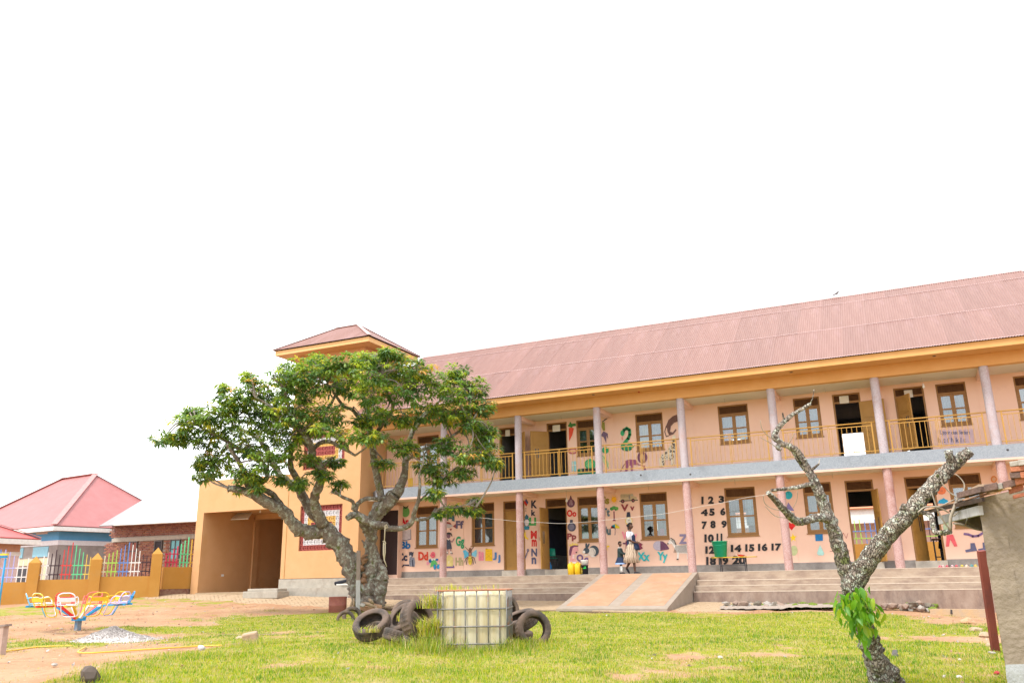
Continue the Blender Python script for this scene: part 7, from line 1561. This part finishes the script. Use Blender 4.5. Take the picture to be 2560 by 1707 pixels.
for i, c in enumerate([RED_, (.03, .25, .34), (.80, .50, .02), RED_, (.03, .25, .34), (.66, .50, .02)]):
    a0_, a1_ = 180 + 30 * i, 210 + 30 * i; q = [(1012, 712)] + [(1012 + 68 * math.cos(R_(a0_ + (a1_ - a0_) * k / 4)), 785 + 62 * math.sin(R_(a0_ + (a1_ - a0_) * k / 4)) ) for k in range(5)] + [(1012, 782)]; p.poly(c, *q)
p.ln((.12, .06, .12), 7, (1012, 782), (1012, 880)).ln((.12, .06, .12), 7, (1012, 882), (1002, 878)).done()
p = Pic('painted_van', cF).poly((.52, .42, .28), (1090, 285), (1105, 268), (1280, 260), (1290, 300), (1335, 312), (1342, 355), (1095, 378)).ln((.05, .05, .06), 12, (1080, 375), (1352, 358)).el((.05, .03, .04), 1126, 376, 27, 29).el((.05, .03, .04), 1283, 364, 26, 29).el((.3, .1, .12), 1126, 376, 12, 13).el((.3, .1, .12), 1283, 364, 12, 13).ln((.25, .22, .18), 4, (1100, 312), (1210, 304)).ln((.25, .22, .18), 4, (1100, 288), (1270, 280))
for i in range(5): p.ln((.25, .22, .18), 3, (1105 + 24 * i, 288), (1105 + 24 * i, 312))
p.poly((.28, .25, .24), (1214, 285), (1238, 284), (1240, 345), (1216, 348)).poly((.42, .40, .36), (1250, 272), (1278, 270), (1284, 298), (1252, 300)).done()
Pic('painted_watch', cF).poly((.03, .035, .06), (1190, 540), (1234, 535), (1246, 618), (1180, 618)).poly((.03, .035, .06), (1188, 722), (1252, 722), (1236, 805), (1202, 805)).el((.75, .55, .08), 1218, 672, 53, 56).el((.68, .66, .58), 1218, 672, 44, 47).ln((.2, .2, .2), 4, (1218, 672), (1235, 650)).ln((.2, .2, .2), 4, (1218, 672), (1210, 655)).done()
Pic('painted_xylophone', cB).poly((.17, .03, .07), (800, 750), (820, 742), (838, 752), (838, 870), (805, 870)).poly((.12, .03, .08), (770, 764), (806, 768), (806, 784), (770, 780)).poly((.20, .03, .06), (940, 775), (965, 768), (990, 786), (972, 800), (990, 826), (960, 842), (935, 840)).done()
Pic('painted_yam', cB).el((.42, .38, .46), 1155, 800, 54, 52).poly((.13, .05, .10), (1178, 748), (1205, 750), (1245, 780), (1276, 826), (1270, 838), (1180, 853)).done()
p = Pic('painted_zebra', cB).poly((.72, .68, .64), (1256, 776), (1275, 745), (1283, 716), (1300, 720), (1330, 745), (1352, 790), (1400, 795), (1500, 780), (1510, 870), (1485, 880), (1483, 945), (1472, 945), (1468, 882), (1384, 880), (1378, 945), (1360, 945), (1362, 880), (1335, 830), (1305, 775), (1270, 785))
for i in range(15): x = 1345 + i * 10; p.ln(BLK, 4, (x, 800 - i * .8), (x - 8 + 1.5 * i, 840), (x - 18 + 2 * i, 872))
for i in range(6): p.ln(BLK, 4, (1292 + i * 9, 740 + i * 10), (1312 + i * 7, 735 + i * 10))
p.ln(BLK, 8, (1292, 715), (1330, 738), (1350, 788)).poly(BLK, (1256, 770), (1268, 768), (1268, 784), (1256, 784)).poly(BLK, (1358, 940), (1380, 938), (1376, 952), (1354, 954)).poly(BLK, (1478, 945), (1490, 940), (1490, 958), (1476, 958)).done()
Pic('painted_circle', cC).el((.02, .36, .46), 985, 303, 38, 40).ln(BLK, 6, (975, 268), (985, 280)).done(); Pic('painted_triangle', cC).poly((.20, .16, .36), (980, 370), (1042, 455), (955, 455)).done(); Pic('painted_rectangle', cC).poly((.20, .16, .36), (985, 478), (1042, 478), (1042, 506), (985, 506)).done()
Pic('painted_heart', cC).poly((.62, .01, .01), (1015, 648), (985, 612), (980, 580), (995, 568), (1012, 582), (1032, 568), (1052, 580), (1050, 605)).done()
Pic('painted_star', cC).poly((.80, .54, .01), *[(1030 + (38 if i % 2 == 0 else 16) * math.sin(i * math.pi / 5 - .1), 720 - (44 if i % 2 == 0 else 18) * math.cos(i * math.pi / 5 - .1)) for i in range(10)]).done()
Pic('painted_oval', cC).el((.46, .50, .26), 1038, 845, 36, 50).done(); Pic('painted_square', cC).poly((.01, .16, .40), (1245, 680), (1320, 676), (1322, 748), (1250, 752)).done(); Pic('painted_cone', cC).poly((.36, .62, .58), (1293, 788), (1336, 875), (1322, 892), (1275, 890), (1264, 872)).done()
Pic('scribbled_letter', cH).ln((.34, .06, .08), 4, (188, 655), (200, 625), (230, 680), (247, 628)).done(); Pic('scribbled_line', cH).ln((.2, .08, .06), 4, (60, 815), (270, 808)).done()
Pic('painted_flower', cH).el((.75, .20, .08), 1212, 190, 48, 40, n=9).el((.6, .16, .08), 1212, 190, 16, 14).done(); Pic('painted_blue_fish', cH).el((.02, .34, .60), 1230, 300, 50, 24).poly((.02, .34, .60), (1195, 290), (1170, 320), (1215, 322)).poly((.02, .30, .55), (1215, 278), (1235, 262), (1250, 280)).done()
Pic('painted_shirt', cH).poly((.40, .50, .34), (1240, 505), (1310, 500), (1328, 540), (1312, 600), (1240, 640), (1228, 560)).done(); Pic('painted_trousers', cH).poly((.68, .10, .12), (1265, 648), (1330, 640), (1378, 762), (1345, 766), (1302, 690), (1290, 765), (1258, 766)).done()
Pic('painted_worm', cH).ln(PUR, 24, (1448, 635), (1490, 640), (1535, 660), (1590, 655), (1640, 625)).done(); Pic('painted_boots', cH).poly(SLT, (1510, 730), (1553, 728), (1580, 808), (1465, 825), (1455, 802), (1512, 788)).poly(SLT, (1636, 725), (1680, 722), (1700, 800), (1595, 812), (1590, 792), (1640, 780)).done()
Pic('painted_ring', cH).el((.55, .18, .05), 1752, 72, 32, 36).el((.56, .34, .20), 1754, 72, 20, 22).done()
# upstairs
Pic('painted_carrot', cN).poly((.66, .07, .03), (1985, 515), (2015, 505), (2046, 520), (2025, 600), (1987, 676)).poly((.05, .20, .05), (2010, 510), (1970, 490), (1990, 470), (2000, 440), (2020, 465), (2065, 460), (2070, 490), (2030, 495), (2022, 512)).done()
Pic('painted_banana_flower', cD).ln((.03, .05, .05), 12, (500, 440), (555, 400)).poly((.25, .24, .05), (495, 440), (525, 450), (530, 545), (505, 545), (488, 500)).poly((.14, .09, .15), (485, 592), (512, 552), (562, 580), (566, 648), (546, 606), (544, 696), (512, 622), (488, 610)).done()
p = Pic('painted_snake', cE).ln((.03, .30, .12), 44, (560, 715), (580, 665), (620, 640), (660, 665), (664, 730), (640, 790), (590, 850)).el((.03, .30, .12), 558, 710, 30, 42).el((.02, .26, .10), 622, 905, 90, 66).el((.56, .34, .22), 612, 868, 26, 18).ln((.02, .18, .08), 8, (550, 900), (620, 925), (700, 900)).ln((.66, .10, .10), 12, (552, 770), (555, 805)).ln((.04, .33, .12), 12, (690, 930), (740, 882))
for q in [(600, 650), (660, 690), (655, 760), (560, 940), (620, 960), (680, 940), (580, 690)]: p.el((.01, .09, .06), *q, 12, 12)
p.done()
Pic('painted_lion', cE).ln(MRN, 9, (600, 1150), (560, 1200), (530, 1262)).poly((.30, .09, .16), (600, 1115), (650, 1090), (750, 1095), (790, 1160), (880, 1180), (900, 1245), (870, 1245), (845, 1180), (720, 1165), (710, 1258), (680, 1258), (680, 1180), (650, 1180), (628, 1262), (594, 1262), (605, 1180)).el((.17, .06, .10), 846, 1062, 72, 86).el((.44, .28, .20), 843, 1070, 34, 60).poly(BLK, (830, 1090), (850, 1090), (846, 1180), (838, 1180)).ln((.5, .2, .3), 8, (660, 1110), (640, 1180)).done()
p = Pic('painted_giraffe', cE).poly((.70, .62, .48), (1285, 752), (1310, 735), (1330, 745), (1325, 870), (1312, 1180), (1265, 1185), (1262, 1100), (1185, 1098), (1152, 1200), (1100, 1200), (1088, 1085), (1130, 1022), (1200, 962), (1262, 880))
rq = random.Random(2)
for i in range(70):
    y = rq.uniform(790, 1170); x0_ = np.interp(y, [750, 880, 960, 1022, 1085], [1288, 1265, 1205, 1135, 1092]); x1_ = np.interp(y, [750, 1180], [1326, 1310]); x = rq.uniform(x0_ + 10, x1_ - 8)
    if y > 1100 and 1160 < x < 1265: continue
    p.el((.07, .05, .04), x, y, rq.uniform(6, 12), rq.uniform(6, 12), n=5, rot=rq.uniform(0, 90))
p.done()
Pic('painted_monkey', cE).ln((.12, .06, .05), 12, (1192, 610), (1172, 690), (1195, 760), (1232, 745)).poly((.14, .07, .06), (1185, 625), (1225, 520), (1290, 465), (1350, 440), (1360, 540), (1310, 560), (1262, 610), (1248, 690), (1290, 700), (1330, 650), (1345, 665), (1300, 725), (1240, 748), (1212, 690), (1205, 640)).el((.14, .07, .06), 1400, 520, 34, 44).done()
Pic('painted_meat', cD).el((.40, .10, .10), 148, 785, 56, 38).el((.62, .34, .26), 150, 785, 34, 20).done(); Pic('painted_bottle', cD).poly((.30, .58, .58), (140, 905), (190, 905), (192, 1020), (140, 1022)).ln(WHT, 10, (146, 950), (186, 950)).done()
Pic('painted_cabbage', cD).el((.05, .34, .12), 355, 940, 68, 62).el((.16, .48, .20), 350, 940, 46, 42).ln((.03, .22, .08), 5, (300, 950), (350, 900), (400, 950)).done(); Pic('painted_basket', cD).poly((.02, .16, .07), (205, 1000), (260, 990), (262, 1062), (205, 1065)).poly((.02, .025, .02), (262, 990), (470, 985), (470, 1030), (262, 1030)).poly((.02, .18, .08), (262, 1030), (470, 1028), (470, 1050), (262, 1058)).done()
Pic('painted_pepper', cD).el((.03, .30, .12), 535, 775, 42, 40).done(); Pic('painted_maize', cD).poly((.50, .55, .28), (495, 830), (520, 840), (575, 930), (570, 995), (540, 960), (500, 900)).ln((.05, .26, .10), 5, (500, 840), (545, 900), (570, 990)).done()
Pic('painted_parrot', cN).poly((.03, .12, .20), (515, 660), (560, 640), (600, 650), (560, 700), (535, 775), (515, 770)).el((.36, .18, .14), 600, 762, 54, 62, n=14).el((.50, .30, .22), 600, 765, 34, 42, n=12).el((.10, .14, .2), 600, 820, 26, 22).done()
Pic('painted_tomato', cN).el((.55, .05, .03), 135, 725, 22, 26).done()
Pic('painted_bucket', cN).poly((.72, .48, .02), (90, 1110), (150, 1100), (150, 1200), (95, 1205)).done()
# ================================================================== GRASS
GRS = [leafmat('grass_green', (.18, .31, .015), .4), leafmat('grass_yellow_green', (.39, .40, .022), .4), leafmat('grass_straw', (.46, .38, .15), .3), leafmat('grass_deep', (.10, .22, .015), .4)]
rs = np.random.RandomState(4)
def blades(name, X, Y, H, W, mi, label, lean=.5, zoff=-.01):
    n = len(X); Z = gz_np(X, Y) + zoff; az = rs.uniform(0, 2 * np.pi, n); la = rs.uniform(0, 2 * np.pi, n); le = rs.uniform(.1, lean, n) * H
    bx, by = np.cos(az) * W / 2, np.sin(az) * W / 2
    v = np.empty((n, 5, 3)); lx, ly = np.cos(la) * le, np.sin(la) * le
    v[:, 0] = np.c_[X - bx, Y - by, Z]; v[:, 1] = np.c_[X + bx, Y + by, Z]
    v[:, 2] = np.c_[X + bx * .7 + lx * .35, Y + by * .7 + ly * .35, Z + H * .6]; v[:, 3] = np.c_[X - bx * .7 + lx * .35, Y - by * .7 + ly * .35, Z + H * .6]
    v[:, 4] = np.c_[X + lx, Y + ly, Z + H * (1 - .25 * le / H)]
    k = np.arange(n)[:, None] * 5; f = np.concatenate([k + np.array([[0, 1, 2]]), k + np.array([[0, 2, 3]]), k + np.array([[3, 2, 4]])], 1).reshape(-1, 3)
    me = bpy.data.meshes.new(name); me.vertices.add(n * 5); me.vertices.foreach_set('co', v.ravel()); me.loops.add(f.size); me.loops.foreach_set('vertex_index', f.ravel().astype(np.int32))
    me.polygons.add(len(f)); me.polygons.foreach_set('loop_start', np.arange(0, f.size, 3, dtype=np.int32)); me.polygons.foreach_set('loop_total', np.full(len(f), 3, np.int32)); me.polygons.foreach_set('material_index', np.repeat(mi, 3).astype(np.int32))
    for m_ in GRS: me.materials.append(m_)
    me.update(calc_edges=True); o = bpy.data.objects.new(name, me); C.objects.link(o); return tag(o, label, 'grass', kind='stuff')
NB = 330000
d = np.exp(rs.uniform(np.log(8.0), np.log(27.5), NB)); u = rs.uniform(-.66, .66, NB)
lat = u * d; X = rh.x * lat + fh.x * d * 1.0; Y = rh.y * lat + fh.y * d
ok = (Y < 26) & (X < 4.5); X, Y, d = X[ok], Y[ok], d[ok]
okp = (Y < np.interp(X, [-30, -25, -18, -12, -8, -4.6, 3], [25.3, 25.2, 25.0, 24.6, 24.1, 24.5, 24.6])); X, Y, d = X[okp], Y[okp], d[okp]
def sample(A, X, Y):                                  # bilinear lookup of the cover computed on the ground grid
    ix = np.clip(np.searchsorted(gx, X) - 1, 0, len(gx) - 2); iy = np.clip(np.searchsorted(gy, Y) - 1, 0, len(gy) - 2)
    fx = (X - gx[ix]) / (gx[ix + 1] - gx[ix]); fy = (Y - gy[iy]) / (gy[iy + 1] - gy[iy])
    return (A[iy, ix] * (1 - fx) + A[iy, ix + 1] * fx) * (1 - fy) + (A[iy + 1, ix] * (1 - fx) + A[iy + 1, ix + 1] * fx) * fy
cv = sample(CVN, X, Y); fn = sample(FN, X, Y); FN2 = np.zeros_like(GX); FN2[near] = fnoise(GX[near], GY[near], 2.3, 31); f2 = sample(FN2, X, Y)
keep = rs.uniform(0, 1, len(X)) < np.clip((cv - .22) * 1.9 + f2 * .5, 0.015, 1); X, Y, d, cv, fn, f2 = X[keep], Y[keep], d[keep], cv[keep], fn[keep], f2[keep]
H = (.022 + .032 * rs.uniform(0, 1, len(X))) * (1 + .9 * np.clip(f2, 0, 1)) * (.6 + .4 * cv); H[rs.uniform(0, 1, len(X)) < .02] *= 2.0
W = .0045 + .00045 * d
pr = rs.uniform(0, 1, len(X)); straw = np.clip(.22 + .7 * (1 - cv) + .45 * np.clip(-f2 - .05, 0, 1), 0, .75); deep = np.clip(.10 + .6 * np.clip(fn + f2 * .5, 0, 1), 0, .6)
mi = np.where(pr < straw, 2, np.where(pr < straw + deep, 3, np.where(rs.uniform(0, 1, len(X)) < .55, 1, 0)))
# blades follow the relief added to the ground sheet
_gz0 = gz_np
def gz_np(Xq, Yq): return sample(GZ2, Xq, Yq)
blades('lawn', X, Y, H, W, mi, 'short patchy yellow green grass with dry straws covering the slope')
# taller unkempt grass round the tank, the tyres and tree feet
TX, TY, TH2, TWd, TMi = [], [], [], [], []
for (px, py, s, n_, h) in [(1090, 1630, .35, 700, .30), (1180, 1636, .45, 900, .13), (1275, 1625, .30, 450, .22), (1335, 1614, .35, 420, .13), (1050, 1618, .45, 900, .22), (1000, 1606, .4, 600, .17), (940, 1584, .4, 450, .15), (900, 1590, .5, 450, .10), (1300, 1600, .35, 350, .16), (1070, 1580, .25, 500, .34),
                           (620, 1612, .5, 500, .14), (560, 1640, .6, 700, .10), (330, 1665, .6, 500, .10), (450, 1640, .6, 600, .10), (250, 1695, .4, 500, .12), (955, 1522, .5, 260, .16), (864, 1554, .4, 300, .12), (930, 1535, .6, 260, .11), (1400, 1630, .9, 800, .08), (1150, 1690, .8, 900, .09), (1750, 1700, .9, 800, .09), (700, 1680, .8, 700, .09), (2235, 1650, .4, 300, .08), (2320, 1575, .8, 500, .10), (300, 1520, .5, 120, .12), (680, 1528, .4, 120, .1)]:
    q = onground(px, py); TX += list(rs.normal(q.x, s * .55, n_)); TY += list(rs.normal(q.y, s * .55, n_)); TH2 += list(h * rs.uniform(.35, 1.25, n_)); TWd += [.006] * n_; TMi += list(rs.choice(4, n_, p=[.34, .30, .22, .14]))
blades('tall_grass', np.array(TX), np.array(TY), np.array(TH2), np.array(TWd), np.array(TMi), 'taller tufts of grass round the tank, tyres and stones', .8)
# tufts sprouting on top of the tank cage and inside the tyres
def tuft(name, P, n_, h, s, label):
    mb = MB(); rz_ = random.Random(int(P.x * 100))
    for i in range(n_):
        b0_ = P + rh * rz_.gauss(0, s) + fh * rz_.gauss(0, s * .4); an = rz_.uniform(0, 6.28); dv = Vector((math.cos(an), math.sin(an), 0)); hh = h * rz_.uniform(.4, 1.2); sw = Vector((-dv.y, dv.x, 0)) * .004; ln_ = rz_.uniform(.2, .9) * hh
        mb.add([b0_ - sw, b0_ + sw, b0_ + sw + dv * ln_ * .35 + Vector((0, 0, hh * .6)), b0_ - sw + dv * ln_ * .35 + Vector((0, 0, hh * .6)), b0_ + dv * ln_ + Vector((0, 0, hh * .85))], [(0, 1, 2), (0, 2, 3), (3, 2, 4)], GRS[rz_.choice((0, 1, 1, 2, 2))])
    return tag(mb.build(name), label, 'grass', kind='stuff')
tuft('grass_tuft', PD(1120, 1476, 12.9), 70, .12, .14, 'wispy grass sprouting along the rear top edge of the tank'); tuft('grass_tuft', PD(1200, 1473, 13.1), 26, .09, .2, 'few thin grass stems above the tank')
tuft('grass_tuft', PD(1083, 1520, 12.7), 160, .26, .09, 'dense long grass climbing the left side of the tank cage'); tuft('grass_tuft', PD(1083, 1590, 12.6), 260, .34, .10, 'long grass at the lower left corner of the tank')
tuft('grass_tuft', PD(1005, 1552, 14.3), 60, .16, .06, 'green tuft growing inside the dusty tyre'); tuft('grass_tuft', PD(928, 1580, 14.2), 70, .14, .09, 'grass growing through the leftmost tilted tyre'); tuft('grass_tuft', PD(1336, 1604, 13.6), 70, .10, .09, 'grass inside the upright tyre right of the tank')
tuft('grass_tuft', PD(1060, 1585, 13.3), 120, .3, .08, 'tall grass inside the leaning tyre')
